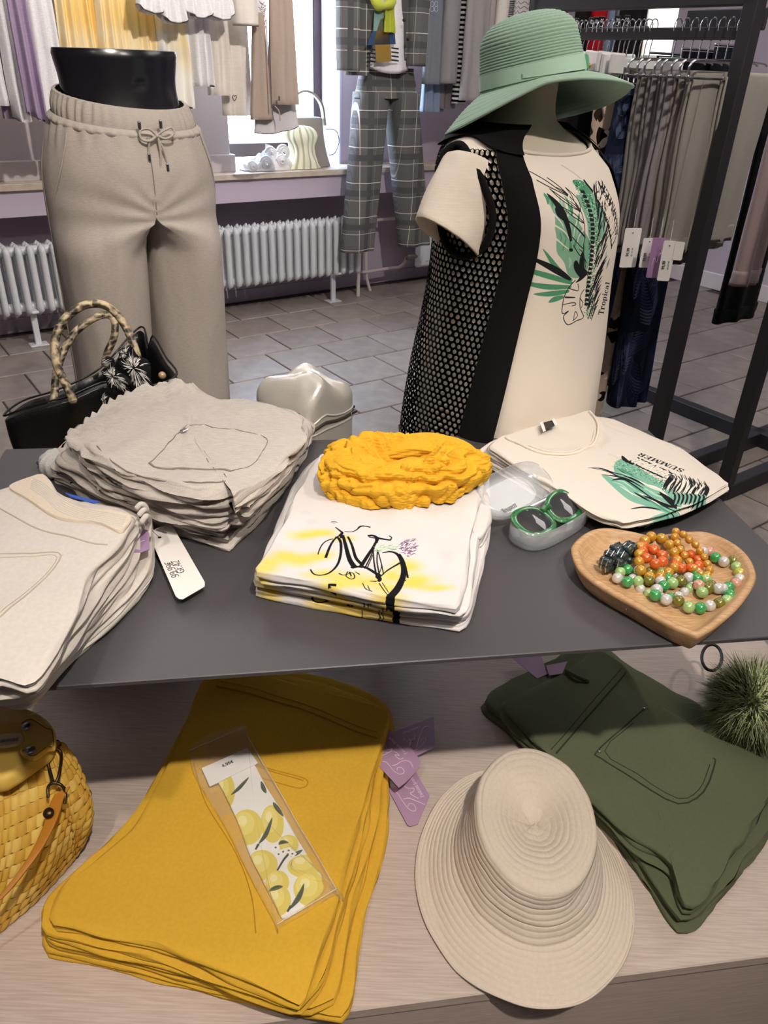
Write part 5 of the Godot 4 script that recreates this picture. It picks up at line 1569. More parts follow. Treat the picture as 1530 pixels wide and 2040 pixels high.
func build_vest() -> void:
	var t = thing("mesh_vest", "long black openwork vest with solid front bands worn over the cream tee", "vest", torso_at + Vector3(0, 0.56, 0))
	var off = func(a: float, y: float) -> float:
		var low = smoothstep(1.05, 0.56, y)
		return 0.012 + 0.026 * low * (0.75 + 0.25 * sin(a * 5 + 0.5)) + 0.003 * nz.get_noise_3d(cos(a) * 130, sin(a) * 130, y * 200)
	var edge_r = func(y: float) -> float: return -lerpf(deg_to_rad(63), deg_to_rad(37), clampf((y - 0.56) / 0.64, 0, 1))       # right front edge
	var edge_l = func(y: float) -> float: return lerpf(deg_to_rad(76), deg_to_rad(40), smoothstep(0.98, 1.2, y))
	var y1 = 1.226
	# solid bands down both front edges
	part(t, "front_band", grid(10, 70, func(u, v):
		var y = lerpf(0.560, y1, v)
		var a: float = edge_r.call(y) - u * 0.36
		return torso(a, y, off.call(a, y) + 0.003 * sin(u * PI)), false, true), M.black_cloth)
	part(t, "front_band", grid(10, 70, func(u, v):
		var y = lerpf(0.560, y1, v)
		var a: float = edge_l.call(y) + u * 0.24
		return torso(a, y, off.call(a, y) + 0.003 * sin(u * PI)), false, false), M.black_cloth)
	part(t, "shoulder_yoke", grid(40, 10, func(u, v):
		var a = lerpf(edge_r.call(1.21), edge_l.call(1.21) - TAU, u)
		var y = lerpf(1.192 + 0.026 * pow(absf(sin(a)), 6.0), 1.236, v)
		return torso(a, y, off.call(a, y) * lerpf(1.0, 0.75, v) + 0.008), false, true), M.black_cloth)
	part(t, "hem_band", grid(60, 3, func(u, v):
		var y = lerpf(0.558, 0.575, v)
		var a = lerpf(edge_r.call(y) - 0.3, edge_l.call(y) - TAU, u)
		return torso(a, y, off.call(a, y) + 0.001), false, true), M.black_cloth)
	# the net: staggered six-sided meshes with an oval hole in each
	var st = PackedVector3Array()
	var nn = PackedVector3Array()
	var ix = PackedInt32Array()
	var rows = 60
	var cols = 58
	var pt = func(i: float, j: float) -> Vector3:
		var y = lerpf(0.565, 1.200, clampf(j / rows, 0, 1))
		var a = lerpf(edge_r.call(y) - 0.33, edge_l.call(y) + 0.2 - TAU, clampf(i / cols, 0, 1))
		return torso(a, y, off.call(a, y))
	for j in rows:
		for i in cols:
			var ci = i + 0.5 + 0.5 * (j % 2)
			var cj = j + 0.5
			var b = st.size()
			var o = [Vector2(0, 0.667), Vector2(0.5, 0.333), Vector2(0.5, -0.333), Vector2(0, -0.667), Vector2(-0.5, -0.333), Vector2(-0.5, 0.333)]
			var mid: Vector3 = pt.call(ci, cj) - (torso_at + Vector3(0, lerpf(0.565, 1.2, cj / rows), 0))
			for q in o:
				st.append(pt.call(ci + q.x, cj + q.y))
				st.append(pt.call(ci + q.x * 0.60, cj + q.y * 0.63))
				nn.append(mid.normalized())
				nn.append(mid.normalized())
			for q in 6:
				var e = (q + 1) % 6
				ix.append_array([b + q * 2, b + e * 2, b + q * 2 + 1, b + e * 2, b + e * 2 + 1, b + q * 2 + 1])
	var net = part(t, "net", arr_mesh(st, ix, nn, PackedVector2Array()), M.black_cloth)
	net.set_meta("kind", "stuff")
	# armhole trim and pocket
	for s in [-1, 1]:
		part(t, "armhole_trim", tube(PackedVector3Array(range(48).map(func(i):
			var k = TAU * i / 48.0
			var a: float = s * (PI / 2 + 0.02) + cos(k) * 0.36
			var y: float = 1.115 + sin(k) * 0.088
			return torso(a, y, off.call(a, y) + 0.002))), 0.007, 8, true), M.black_cloth)
	var pk = func(k: float, d: float) -> Vector3:
		var y = 0.70 - 0.075 * sin(k * PI) * (1 - 0.35 * k) - 0.03 * (1 - k)
		var a = deg_to_rad(-118) + k * 0.42
		return torso(a, y, off.call(a, y) + d)
	part(t, "pocket", grid(20, 8, func(u, v):
		var p: Vector3 = pk.call(u, 0.012)
		var q: Vector3 = torso(deg_to_rad(-118) + u * 0.42, lerpf(0.60, 0.56, u), off.call(deg_to_rad(-118) + u * 0.42, 0.6) + 0.004)
		return p.lerp(q, v), false, true), M.black_cloth)
	part(t, "pocket_edge", tube(PackedVector3Array(range(20).map(func(i): return pk.call(i / 19.0, 0.0135))), 0.002, 6), mat(hex("2c2c2f"), 0.8))

func build_straw_hat() -> void:
	var c = torso_at + Vector3(0, 1.298, 0) + torso_f * -0.004
	var t = thing("straw_hat", "mint green ribbed straw hat with ribbon band on the bust form", "hat", c)
	var straw = cloth(hex("a8c6b3"), "jersey", 14.0, 0.5)
	var ribbon = mat(hex("b9d8c5"), 0.6)
	# the crown leans to the picture's left
	var view = Vector3(cam_basis.z.x, 0, cam_basis.z.z).normalized()
	var side = Vector3.UP.cross(view).normalized()
	var b = Basis(view, deg_to_rad(13.0)) * Basis(side, deg_to_rad(-4.0))
	var up = b * Vector3.UP
	var sx = b * side
	var sz = b * view
	c += up * 0.0
	var rad = func(a: float) -> float: return 0.087 + 0.005 * cos(2 * a)
	var crown = func(u: float, v: float) -> Vector3:
		var a = u * TAU
		var h: float
		var r: float
		if v < 0.55:
			h = v / 0.55 * 0.062
			r = 1.0 - 0.085 * pow(v / 0.55, 1.4)
		else:
			var k = (v - 0.55) / 0.45
			h = 0.062 + 0.044 * sin(k * PI / 2)
			r = 0.915 * pow(cos(k * PI / 2), 0.72)
		return c + (sx * cos(a) + sz * sin(a)) * rad.call(a) * r + up * h
	part(t, "crown", grid(110, 156, func(u, v):
		var p: Vector3 = crown.call(u, v)
		var g = absf(sin(v * 26 * PI))
		return p + (p - c - up * 0.03).normalized() * 0.0022 * (pow(g, 0.4) + 0.25 * sin(u * TAU * 70 + floor(v * 26) * 2.0) * g), true), straw)
	# brim: drops at the left and the near side, lifts at the right
	var brim = func(u: float, k: float) -> Vector3:
		var a = u * TAU
		var ca = cos(a)       # +1 at the picture's right
		var sa = sin(a)       # +1 towards the camera
		var r: float = rad.call(a) * 0.985 + k * (0.070 + 0.004 * maxf(-ca, 0) + 0.010 * maxf(ca, 0))
		var drop = k * (0.006 + 0.044 * pow(maxf(-ca, 0), 1.2) + 0.034 * pow(maxf(ca, 0), 2.0) + 0.060 * pow(maxf(-sa, 0), 1.1)) - 0.004 * sin(k * PI)
		var lift = 0.0
		return c + (sx * ca + sz * sa) * r - up * (drop - lift)
	part(t, "brim", grid(120, 84, func(u, v):
		var k: float = v * 1.04
		var under = 0.0
		if v > 0.5:
			k = (1 - v) * 2
			under = 0.0024
		else: k = v * 2
		var p: Vector3 = brim.call(u, k)
		var g = absf(sin(k * 12 * PI))
		return p + up * (0.0018 * pow(g, 0.4) * (1.0 if under == 0.0 else -1.0) - under), true, true), straw)
	part(t, "brim_edge", tube(PackedVector3Array(range(120).map(func(i): return brim.call(i / 120.0, 1.0) - up * 0.001)), 0.0022, 8, true), straw)
	part(t, "ribbon", grid(96, 6, func(u, v):
		var p: Vector3 = crown.call(u, 0.04 + v * 0.20)
		return p + (p - c - up * 0.012).normalized() * 0.0032, true), ribbon)
	part(t, "ribbon_fold", grid(30, 4, func(u, v):
		var p: Vector3 = crown.call(0.06 + 0.24 * u, 0.03 + v * 0.07 + 0.05 * u * u)
		return p + (p - c - up * 0.012).normalized() * 0.0052, false), ribbon)
	var kp: Vector3 = crown.call(0.99, 0.13)
	var kn = (kp - c - up * 0.02).normalized()
	part(t, "ribbon_knot", box(Vector3(0.012, 0.026, 0.010), 0.003, kp + kn * 0.005, Basis(kn, up, kn.cross(up))), mat(hex("5fae82"), 0.6))
	part(t, "bead_pin", ball(kp + kn * 0.011 - up * 0.006, 0.004, 10, 8), mat(hex("b58f4a"), 0.3, 0.7))

func build_table() -> void:
	var y = TABLE_Y
	var t = thing("display_table", "dark grey display table carrying the folded clothes", "table", tab(0.14, 1.0, 0.27))
	var b = Basis(TU, Vector3.UP, -TV)
	part(t, "top", box(Vector3(1.225, 0.007, 0.635), 0.0012, tab(0.1335, 1.0115, y - 0.0035), b), M.table)
	for u in [-0.35, 0.62]:
		part(t, "leg", box(Vector3(0.03, y - 0.007 - SHELF_Y, 0.03), 0.002, tab(u, 1.27, (y - 0.007 + SHELF_Y) / 2), b), M.rack)
	for u in [-0.35, 0.62]:
		part(t, "under_rail", box(Vector3(0.03, 0.03, 0.5), 0.002, tab(u, 1.03, y - 0.022), b), M.rack)
	var s = thing("plinth", "low plinth of pale brushed wood grain under the dark table", "plinth", tab(0.13, 0.95, 0.0))
	part(s, "deck", box(Vector3(1.66, 0.02, 0.80), 0.002, tab(0.2, 0.525 + 0.40, SHELF_Y - 0.01), b), M.oak)
	part(s, "front_panel", box(Vector3(1.66, SHELF_Y - 0.02, 0.018), 0.001, tab(0.2, 0.525 + 0.012, (SHELF_Y - 0.02) / 2), b), M.oak)
	for u in [-0.61, 1.01]:
		part(s, "side_panel", box(Vector3(0.018, SHELF_Y - 0.02, 0.76), 0.001, tab(u, 0.935, (SHELF_Y - 0.02) / 2), b), M.oak)

func zpx(list: Array, ox: float, oy: float, k: float) -> Array:   # points read off an enlarged crop of the photograph
	var o = []
	for i in range(0, list.size(), 2):
		o.append(ox + list[i] / k)
		o.append(oy + list[i + 1] / k)
	return o
func flat_plate(px: Array, h: float, th: float, hole := Vector3.ZERO, smooth_it := 0) -> ArrayMesh:   # a card lying level
	var p = PackedVector2Array()
	if smooth_it > 0:
		for q in trace(px, h, smooth_it): p.append(Vector2(q.x, -q.y))
	else:
		for i in range(0, px.size(), 2):
			var q = on(px[i], px[i + 1], h)
			p.append(Vector2(q.x, -q.z))
	var hl = PackedVector2Array()
	if hole.z > 0:
		var c = on(hole.x, hole.y, h)
		for k in 10: hl.append(Vector2(c.x, -c.z) + Vector2.from_angle(-TAU * k / 10) * hole.z)
	return plate(p, th, Transform3D(Basis(Vector3.RIGHT, Vector3.FORWARD, Vector3.UP), Vector3(0, h, 0)), hl)
func flat_text(s: String, a: Vector2, b: Vector2, h: float, size := 1.0, serif := false, bold := false) -> Mesh:   # lettering printed on a level card, running from a to b
	var p = on(a.x, a.y, h)
	var q = on(b.x, b.y, h)
	return word(s, p, (q - p).normalized(), Vector3.UP, p.distance_to(q), size, serif, bold)
func word(s: String, start: Vector3, right: Vector3, out: Vector3, length: float, size := 1.0, serif := false, bold := false) -> Mesh:
	var tm = TextMesh.new()
	var f = SystemFont.new()
	f.font_names = PackedStringArray(["Droid Serif" if serif else "Droid Sans"])
	f.font_weight = 700 if bold else 400
	tm.font = f
	tm.text = s
	tm.font_size = 32
	tm.pixel_size = 0.01
	tm.depth = 0.02
	var bb = tm.get_aabb()
	var k = length / bb.size.x
	var up = out.cross(right).normalized()
	var am = ArrayMesh.new()
	am.add_surface_from_arrays(Mesh.PRIMITIVE_TRIANGLES, tm.get_mesh_arrays())
	return moved(am, Transform3D(Basis(right * k, up * k * size, out * 0.01), start - right * bb.position.x * k - up * bb.position.y * k * size))
func lerp_outline(a: PackedVector2Array, b: PackedVector2Array, t: float, n := 120) -> PackedVector2Array:   # between two outlines by direction from their centres
	var ca = centre(a)
	var cb = centre(b)
	var o = PackedVector2Array()
	var ra = resample(a, 480)
	var rb = resample(b, 480)
	for i in n:
		var d = Vector2.from_angle(TAU * i / n)
		o.append(ca.lerp(cb, t) + d * lerpf(reach(ra, ca, d), reach(rb, cb, d), t))
	return o
func reach(p: PackedVector2Array, c: Vector2, d: Vector2) -> float:
	var best = 0.0
	for i in p.size():
		var a = p[i] - c
		var b = p[(i + 1) % p.size()] - c
		var x = a.cross(d)
		var y = b.cross(d)
		if x * y <= 0 and absf(x - y) > 1e-12:
			var q = a.lerp(b, x / (x - y))
			best = maxf(best, q.dot(d))
	return best
# A pile of folded garments, the lowest first; every garment is a thing of its own.
func pile(called: String, bottom: PackedVector2Array, top: PackedVector2Array, y0: float, y1: float, n: int, m, labels: Array, category: String, group: String, o := {}) -> Array:
	var made = []
	var th = (y1 - y0) / n
	for k in n:
		var t = (k + 0.5) / n if k < n - 1 else 1.0
		if k == 0: t = 0.0
		var outl = lerp_outline(bottom, top, t) if k < n - 1 else top
		var j = Vector2(rng.randf_range(-1, 1), rng.randf_range(-1, 1)) * o.get("jit", 0.006) * (1.0 if k < n - 1 and k > 0 else 0.0)
		var q = PackedVector2Array()
		for p in outl: q.append(p + j)
		var oo = o.duplicate()
		oo.seed = o.get("seed", 1.0) + k
		oo.c = centre(q)
		if k < n - 1: oo.bump = wrinkles(0.003, 12.0, k)
		var c = centre(q)
		var th_node = thing(called, labels[mini(k, labels.size() - 1)], category, Vector3(c.x, y0 + th * k, c.y), group)
		part(th_node, o.get("part", "cloth"), slab(q, y0 + th * k, th * (1.04 if k < n - 1 else 1.0), oo), m if not m is Array else m[k])
		made.append(th_node)
	return made

func build_table_goods() -> void:
	var Y = TABLE_Y
	# ---- white tees with the bicycle ----
	rng.seed = 21
	var yt = Y + 0.056
	var b0 = trace([516, 1194, 730, 1236, 880, 1258, 908, 1262, 932, 1250, 957, 1160, 973, 1085, 974, 1020, 964, 960, 920, 930, 800, 915, 680, 920, 610, 950, 580, 1000, 545, 1090, 514, 1175], Y)
	var b1 = trace([511, 1141, 600, 1155, 690, 1172, 761, 1193, 850, 1202, 900, 1208, 916, 1205, 928, 1150, 938, 1080, 954, 1010, 966, 960, 945, 920, 800, 893, 660, 900, 630, 916, 597, 971, 565, 1037, 530, 1105, 510, 1133], yt)
	var uvb = plane_uv(tab(-0.10, 0.70, 0), tab(0.46, 0.70, 0), tab(-0.10, 1.26, 0))
	var bm = printed(bike_print(uvb, yt))
	bm.normal_enabled = false
	var tee_bump = func(x, z):
		return 0.004 * nz.get_noise_2d(x * 900, z * 900) + 0.003 * nz_ridge.get_noise_2d(x * 500 + 40, z * 600)
	var pos5 = ["lowest", "second from the bottom", "middle", "second from the top", "topmost"]
	var lab = []
	for q in pos5: lab.append("white tee with yellow dye and a bicycle print, %s of its stack" % q if q != "topmost" else "white tee with black bicycle and lavender print, topmost of its stack")
	pile("folded_tee", b0, b1, Y, yt, 5, bm, lab, "t-shirt", "bicycle print tees stacked on the table", {"uv": uvb, "bump": tee_bump, "edge": 0.006, "wave": 0.003, "jit": 0.007, "seed": 3.0})
	# the sleeves of the tees, folded in at the right
	for k in 2:
		var sl = trace([938, 1010 + 26 * k, 968, 985 + 26 * k, 976, 1010 + 26 * k, 974, 1040 + 26 * k, 958, 1070 + 26 * k, 940, 1060 + 26 * k], yt - 0.012 - 0.02 * k)
		var parent: Node3D = get_node("folded_tee_004" if k == 0 else "folded_tee_002")
		part(parent, "sleeve", slab(sl, yt - 0.026 - 0.018 * k, 0.016, {"n": 40, "edge": 0.006, "wave": 0.004, "seed": 5.0 + k}), M.white_cloth)
	# ---- mustard scarf coiled on the tees ----
	var sc = on(800, 962, yt)
	var scarf = thing("scarf", "mustard yellow crinkled scarf coiled on top of the bicycle tees", "scarf", Vector3(sc.x, yt, sc.z))
	# a crumpled ring of cloth: folds run round it in a loose spiral, pillowed between sharp creases
	rng.seed = 23
	var fold = func(s: float, e: float) -> float: return pow(absf(sin(s * PI)), e)
	part(scarf, "cloth", grid(300, 110, func(u, v):
		var a: float = u * TAU
		var ca = cos(a)
		var sa = sin(a)
		var lim = 1 + 0.05 * nz.get_noise_2d(ca * 160 + 50, sa * 160) + 0.03 * sin(a * 3 + 1)
		# v: foot of the outer side, over the crest, down into the middle
		var r: float
		var y: float
		if v < 0.30:
			var k: float = v / 0.30
			r = 0.94 + 0.06 * sin(k * PI * 0.8)
			y = 0.030 * k
		else:
			var k: float = (v - 0.30) / 0.70
			r = 0.975 * (1 - k)
			y = 0.030 + 0.022 * sin(minf(k / 0.45, 1.0) * PI * 0.62) - 0.036 * smoothstep(0.40, 0.80, k)
		var w1 = 1.3 * nz.get_noise_3d(ca * 110 * (0.4 + r), sa * 110 * (0.4 + r), 10 + y * 400)
		var w2 = 1.6 * nz.get_noise_3d(ca * 170 * (0.3 + r), sa * 170 * (0.3 + r), 90)
		var f1: float = fold.call(a * 3 / TAU + 3.1 * r - y * 22 + w1, 0.42)
		var f2: float = fold.call(a * 7 / TAU - 2.4 * r + y * 30 + w2, 0.45)
		var f3: float = fold.call(a * 31 / TAU + 9.0 * r + w1 * 4 + w2 * 2, 0.7)
		var d = 0.019 * (f1 - 0.6) + 0.010 * (f2 - 0.6) + 0.0036 * (f3 - 0.5)
		var out = clampf(r * 1.6 - 0.5, 0, 1) * (1.0 if v < 0.45 else smoothstep(0.75, 0.45, v))
		var rx: float = 0.129 * r * lim + d * 0.8 * out
		var rz: float = 0.084 * r * lim + d * 0.8 * out
		y += d * (1 - 0.55 * out) * smoothstep(0.0, 0.12, v) + 0.006 * sin(a * 2 + 0.6)
		return Vector3(sc.x, yt + maxf(y, 0.0006) + 0.002, sc.z) + TU * ca * rx - TV * sa * rz, true), M.mustard_scarf)
	for q in [[-0.35, 2.5, 0.096, 0.058, 0.042, 0.026], [2.5, 2.2, 0.090, 0.054, 0.044, 0.024], [3.7, 2.3, 0.066, 0.040, 0.044, 0.021], [5.2, 1.6, 0.084, 0.052, 0.040, 0.020]]:
		var pts = []
		var m = 36
		for i in m + 1:
			var k = float(i) / m
			var a: float = q[0] + q[1] * k
			var sw: float = 1.08 - 0.30 * k + 0.06 * sin(k * 6)
			pts.append(Vector3(sc.x, yt, sc.z) + TU * cos(a) * q[2] * sw + TV * sin(a) * q[3] * sw + Vector3.UP * (q[4] * (0.62 + 0.42 * sin(k * PI))))
		var path = PackedVector3Array(pts)
		var wd: float = q[5]
		part(scarf, "fold", grid(44, m, func(u, v):
			var i = int(round(v * m))
			var t = (path[mini(i + 1, m)] - path[maxi(i - 1, 0)]).normalized()
			var side = t.cross(Vector3.UP).normalized()
			var up = side.cross(t)
			var taper = pow(sin(clampf(v, 0.0, 1.0) * PI), 0.6)
			var th: float = u * TAU
			var r: float = wd * taper * (0.80 + 0.20 * fold.call(th * 2 / TAU * 2 + v * 1.3 + 0.5 * nz.get_noise_2d(v * 200, wd * 9000), 0.6) + 0.06 * fold.call(th * 11 / TAU + v * 3, 0.8))
			return path[i] + side * cos(th) * r * 1.25 + up * sin(th) * r * 0.55, true, true), M.mustard_scarf)
	# ---- linen trousers ----
	rng.seed = 8
	var yl = Y + 0.112
	var lt = trace(zpx([145, 290, 195, 230, 250, 212, 360, 120, 480, 50, 600, 15, 700, -5, 800, 5, 870, 45, 960, 92, 1100, 95, 1260, 130, 1395, 165, 1432, 220, 1400, 330, 1310, 430, 1200, 530, 1100, 610, 1062, 650, 1045, 560, 940, 590, 850, 603, 700, 578, 560, 540, 430, 495, 330, 440, 250, 395, 180, 330], 80, 760, 2.732), yl)
	var lb = trace(zpx([70, 545, 160, 590, 300, 680, 500, 760, 750, 845, 900, 890, 1035, 922, 1062, 880, 1180, 780, 1300, 620, 1475, 340, 1440, 270, 1200, 220, 800, 200, 500, 230, 250, 360, 110, 470], 80, 760, 2.732), Y)
	var wa = on(140, 862, yl)
	var wb = on(330, 762, yl)
	var wd = (wb - wa).normalized()
	var wn = Vector3.UP.cross(wd)
	if wn.dot(on(400, 880, yl) - wa) < 0: wn = -wn
	var lw = wrinkles(0.009, 7.0, 3.0, 0.6)
	var lbump = func(x, z):
		var d = Vector3(x, yl, z) - wa
		var s = d.dot(wd)
		var q = d.dot(wn)
		var g = smoothstep(0.10, 0.0, q) 
		return lw.call(x, z) + g * (0.0062 * sin(s * TAU / 0.019 + 2.5 * nz.get_noise_2d(q * 3000, s * 500)) - 0.002) - 0.006 * smoothstep(0.012, 0.0, absf(q - 0.035)) * 0.6 + 0.002 * nz_ridge.get_noise_2d(x * 2500, z * 2500)
	lab = []
	for q in pos5: lab.append("greige linen drawstring trousers, %s of the linen stack" % q if q != "topmost" else "greige linen trousers with patch pocket and gathered waist, topmost of the linen stack")
	var lin = pile("linen_trousers", lb, lt, Y, yl, 5, M.linen_light, lab, "trousers", "linen trousers stacked on the table", {"folds": 2, "bump": lbump, "edge": 0.011, "wave": 0.009, "jit": 0.012, "seed": 9.0})
	var lt4: Node3D = lin[4]
	var Z = func(a): return zpx(a, 80, 760, 2.732)
	part(lt4, "pocket_seam", join([seam(Z.call([800, 232, 720, 310, 594, 443]), yl, 0.0009, lbump), seam(Z.call([594, 443, 660, 470, 780, 470, 900, 478, 1035, 492]), yl, 0.0016, lbump), seam(Z.call([1035, 492, 1150, 450, 1200, 400, 1232, 318, 1070, 270, 870, 245, 800, 232]), yl, 0.0007, lbump)]), M.thread)
	part(lt4, "side_seam", seam(Z.call([310, 352, 350, 410, 440, 480, 600, 532, 730, 555, 880, 566, 1010, 550]), yl, 0.0009, lbump), M.thread)
	part(lt4, "metal_tab", box(Vector3(0.008, 0.002, 0.012), 0.0006, on(367, 861, yl) + Vector3(0, 0.004, 0), Basis(Vector3.UP, -0.5)), M.chrome, "small silver metal tab on the pocket")
	part(lt4, "care_label", flat_plate([198, 833, 233, 806, 247, 808, 212, 836], yl - 0.012, 0.001), mat(hex("2c4fa8"), 0.7), "blue woven label")
	var pouch = thing("drawstring", "gathered pale cloth end with white cord and silver tip at the linen stack's left", "drawstring", on(106, 915, Y))
	var pc = on(110, 922, Y + 0.024)
	part(pouch, "gathered_cloth", grid(40, 16, func(u, v):
		var r: float = sin(v * PI) * (1 + 0.08 * sin(u * TAU * 9) + 0.1 * nz.get_noise_2d(u * 400, v * 200))
		return pc + Vector3(cos(u * TAU) * r * 0.024, -cos(v * PI) * 0.022, sin(u * TAU) * r * 0.034), true), cloth(hex("d9d7d3"), "linen", 9.0))
	var cord = smooth_path([on(102, 922, Y + 0.012), on(94, 925, Y + 0.008), on(86, 926, Y + 0.006), on(80, 924, Y + 0.005)], 5)
	part(pouch, "cord", join([tube(cord, 0.0022, 8), tube(smooth_path([on(128, 900, Y + 0.03), on(132, 888, Y + 0.034), on(148, 884, Y + 0.036), on(158, 890, Y + 0.03)], 5), 0.0022, 8)]), M.white_cloth)
	part(pouch, "cord_tip", tube(PackedVector3Array([on(88, 925, Y + 0.006), on(76, 922, Y + 0.006)]), 0.0042, 12), M.chrome)
	# ---- ivory trousers at the left ----
	rng.seed = 14
	var yw = Y + 0.088
	var wt = trace([-130, 1012, -50, 990, 15, 965, 74, 943, 98, 955, 118, 984, 160, 1006, 215, 1022, 268, 1028, 250, 1060, 228, 1092, 186, 1140, 150, 1215, 110, 1290, 62, 1352, 0, 1340, -130, 1330], yw)
	var wbm = trace([-130, 1070, 60, 1030, 200, 1020, 296, 1030, 308, 1080, 304, 1155, 262, 1215, 205, 1272, 130, 1335, 88, 1392, 48, 1418, 0, 1408, -130, 1400], Y)
	var ww = wrinkles(0.008, 6.0, 12.0, 0.5)
	var pos4 = ["lowest", "second from the bottom", "second from the top", "topmost"]
	lab = []
	for q in pos4: lab.append("ivory cotton trousers, %s of the stack at the table's left edge" % q)
	var ivo = pile("ivory_trousers", wbm, wt, Y, yw, 4, M.ivory, lab, "trousers", "ivory trousers stacked at the left edge", {"folds": 2, "bump": ww, "edge": 0.010, "wave": 0.004, "jit": 0.010, "seed": 15.0})
	var top_i: Node3D = ivo[3]
	var band = trace([18, 966, 74, 944, 92, 952, 116, 984, 160, 1006, 215, 1021, 262, 1028, 248, 1052, 236, 1058, 200, 1044, 140, 1036, 92, 1018, 50, 990], yw + 0.004)
	part(top_i, "waistband", slab(band, yw - 0.004, 0.008, {"n": 90, "edge": 0.002, "wave": 0.001, "bump": ww, "full": true}), cloth(hex("e3d5c2"), "twill", 12.0, 0.6), "ribbed elastic waistband")
	var ribs = []
	for k in 7:
		var e = k / 7.0
		ribs.append(seam([66 - 6 * e, 952 + 24 * e, 92 - 2 * e, 966 + 32 * e, 120 - 6 * e, 990 + 30 * e, 165 - 8 * e, 1010 + 28 * e, 210 - 8 * e, 1024 + 24 * e, 252 - 10 * e, 1031 + 22 * e], yw + 0.0035, 0.0011, ww))
	part(top_i, "rib", join(ribs), M.ivory)
	part(top_i, "yoke_seam", seam([0, 1012, 60, 1046, 120, 1066, 180, 1084, 214, 1088], yw, 0.0012, ww), M.thread_light)
	part(top_i, "pocket_seam", join([seam([0, 1108, 60, 1104, 122, 1108, 60, 1180, 0, 1232], yw, 0.0010, ww), seam([0, 1114, 60, 1110, 114, 1112, 56, 1176, 0, 1224], yw, 0.0006, ww)]), M.thread_light)
	part(top_i, "care_label", flat_plate([130, 982, 168, 992, 200, 1000, 186, 1003, 140, 990], yw + 0.006, 0.001), mat(hex("2f55b5"), 0.7), "blue woven label")
	for k in 3:
		part(ivo[2 - k], "belt_loop", tube(smooth_path([on(272 + 5 * k, 1012 + 14 * k, yw - 0.006), on(282 + 5 * k, 1004 + 12 * k, yw - 0.002), on(292 + 3 * k, 1014 + 12 * k, yw - 0.012 - 0.01 * k), on(288 + 4 * k, 1040 + 14 * k, yw - 0.03 - 0.01 * k)], 5), 0.0038, 8), M.ivory)
	# price tags of the ivory trousers
	var card = mat(hex("f3efec"), 0.5)
	var lilac = mat(hex("a487ad"), 0.5)
	var ink = mat(hex("3a3638"), 0.7)
	var t1 = thing("price_tag", "white swing tag priced 99,99€ lying beside the ivory trousers", "price tag", on(350, 1120, Y + 0.012))
	part(t1, "card", flat_plate([298, 1068, 296, 1060, 332, 1045, 340, 1046, 346, 1052, 408, 1160, 408, 1168, 402, 1172, 364, 1194, 356, 1193, 350, 1188], Y + 0.014, 0.0008, Vector3(318, 1071, 0.003)), card)
	part(t1, "price", flat_text("99,99€", Vector2(360, 1147), Vector2(344, 1117), Y + 0.0146, 1.0), ink)
	part(t1, "size", flat_text("Gr.42", Vector2(369, 1139), Vector2(356, 1116), Y + 0.0146, 1.0), ink)
	part(t1, "string", tube(smooth_path([on(318, 1071, Y + 0.015), on(306, 1060, Y + 0.03), on(298, 1052, Y + 0.045), on(290, 1052, Y + 0.05)], 4), 0.0004, 5), ink)
	var t2 = thing("brand_tag", "small lilac swing tag tucked under the white price tag by the ivory stack", "price tag", on(268, 1080, Y + 0.04))
	part(t2, "card", flat_plate([236, 1102, 262, 1068, 292, 1054, 297, 1062, 298, 1094, 280, 1101], Y + 0.045, 0.0008, Vector3.ZERO), lilac)
	part(t2, "lettering", tube(smooth_path([on(252, 1086, Y + 0.046), on(264, 1090, Y + 0.046), on(276, 1078, Y + 0.046), on(272, 1074, Y + 0.046), on(270, 1082, Y + 0.046), on(288, 1076, Y + 0.046)], 5), 0.0004, 5), card)
	# ---- cream tees at the right ----
	rng.seed = 33
	var yc = Y + 0.040
	var zc = func(a): return zpx(a, 940, 820, 2.942)
	var ct = trace(zc.call([105, 195, 190, 135, 400, 72, 560, 30, 640, 2, 690, -8, 740, 40, 810, 100, 1000, 148, 1140, 190, 1290, 305, 1480, 400, 1496, 428, 1380, 500, 1170, 582, 1020, 625, 905, 650, 860, 636, 720, 590, 500, 450, 300, 330, 160, 240]), yc)
	var cb = trace(zc.call([20, 280, 60, 250, 200, 180, 700, 60, 1140, 220, 1480, 450, 1440, 485, 1370, 515, 1200, 600, 1010, 690, 960, 692, 720, 640, 600, 590, 420, 520, 200, 392, 60, 312]), Y)
	var uvc = plane_uv(tab(0.40, 0.86, 0), tab(1.0, 0.86, 0), tab(0.40, 1.46, 0))
	var cm = printed(tropic_print(uvc, yc))
	var neck = on(1110, 868, yc)
	var cw = wrinkles(0.004, 6.0, 31.0, 0.4)
	var cbump = func(x, z):
		var d = Vector2((Vector3(x, yc, z) - neck).dot(TU) / 0.10, (Vector3(x, yc, z) - neck).dot(TV) / 0.055).length()
		return cw.call(x, z) - 0.006 * smoothstep(1.05, 0.85, d)
	var pos3 = ["lowest", "middle", "topmost"]
	lab = []
	for q in pos3: lab.append("cream tee with tropical leaf print, %s of the stack at the table's back right" % q)
	var crm = pile("leaf_tee", cb, ct, Y, yc, 3, cm, lab, "t-shirt", "tropical print tees stacked on the table", {"folds": 2, "uv": uvc, "bump": cbump, "edge": 0.006, "wave": 0.003, "jit": 0.005, "seed": 35.0})
	var ctop: Node3D = crm[2]
	part(ctop, "collar", join([seam(zc.call([200, 150, 350, 226, 500, 252, 620, 238, 715, 170, 742, 100, 720, 40, 690, 0]), yc + 0.001, 0.0028, cbump), seam(zc.call([230, 150, 370, 214, 500, 238, 610, 226, 698, 164, 722, 100]), yc + 0.001, 0.0012, cbump)]), M.cream)
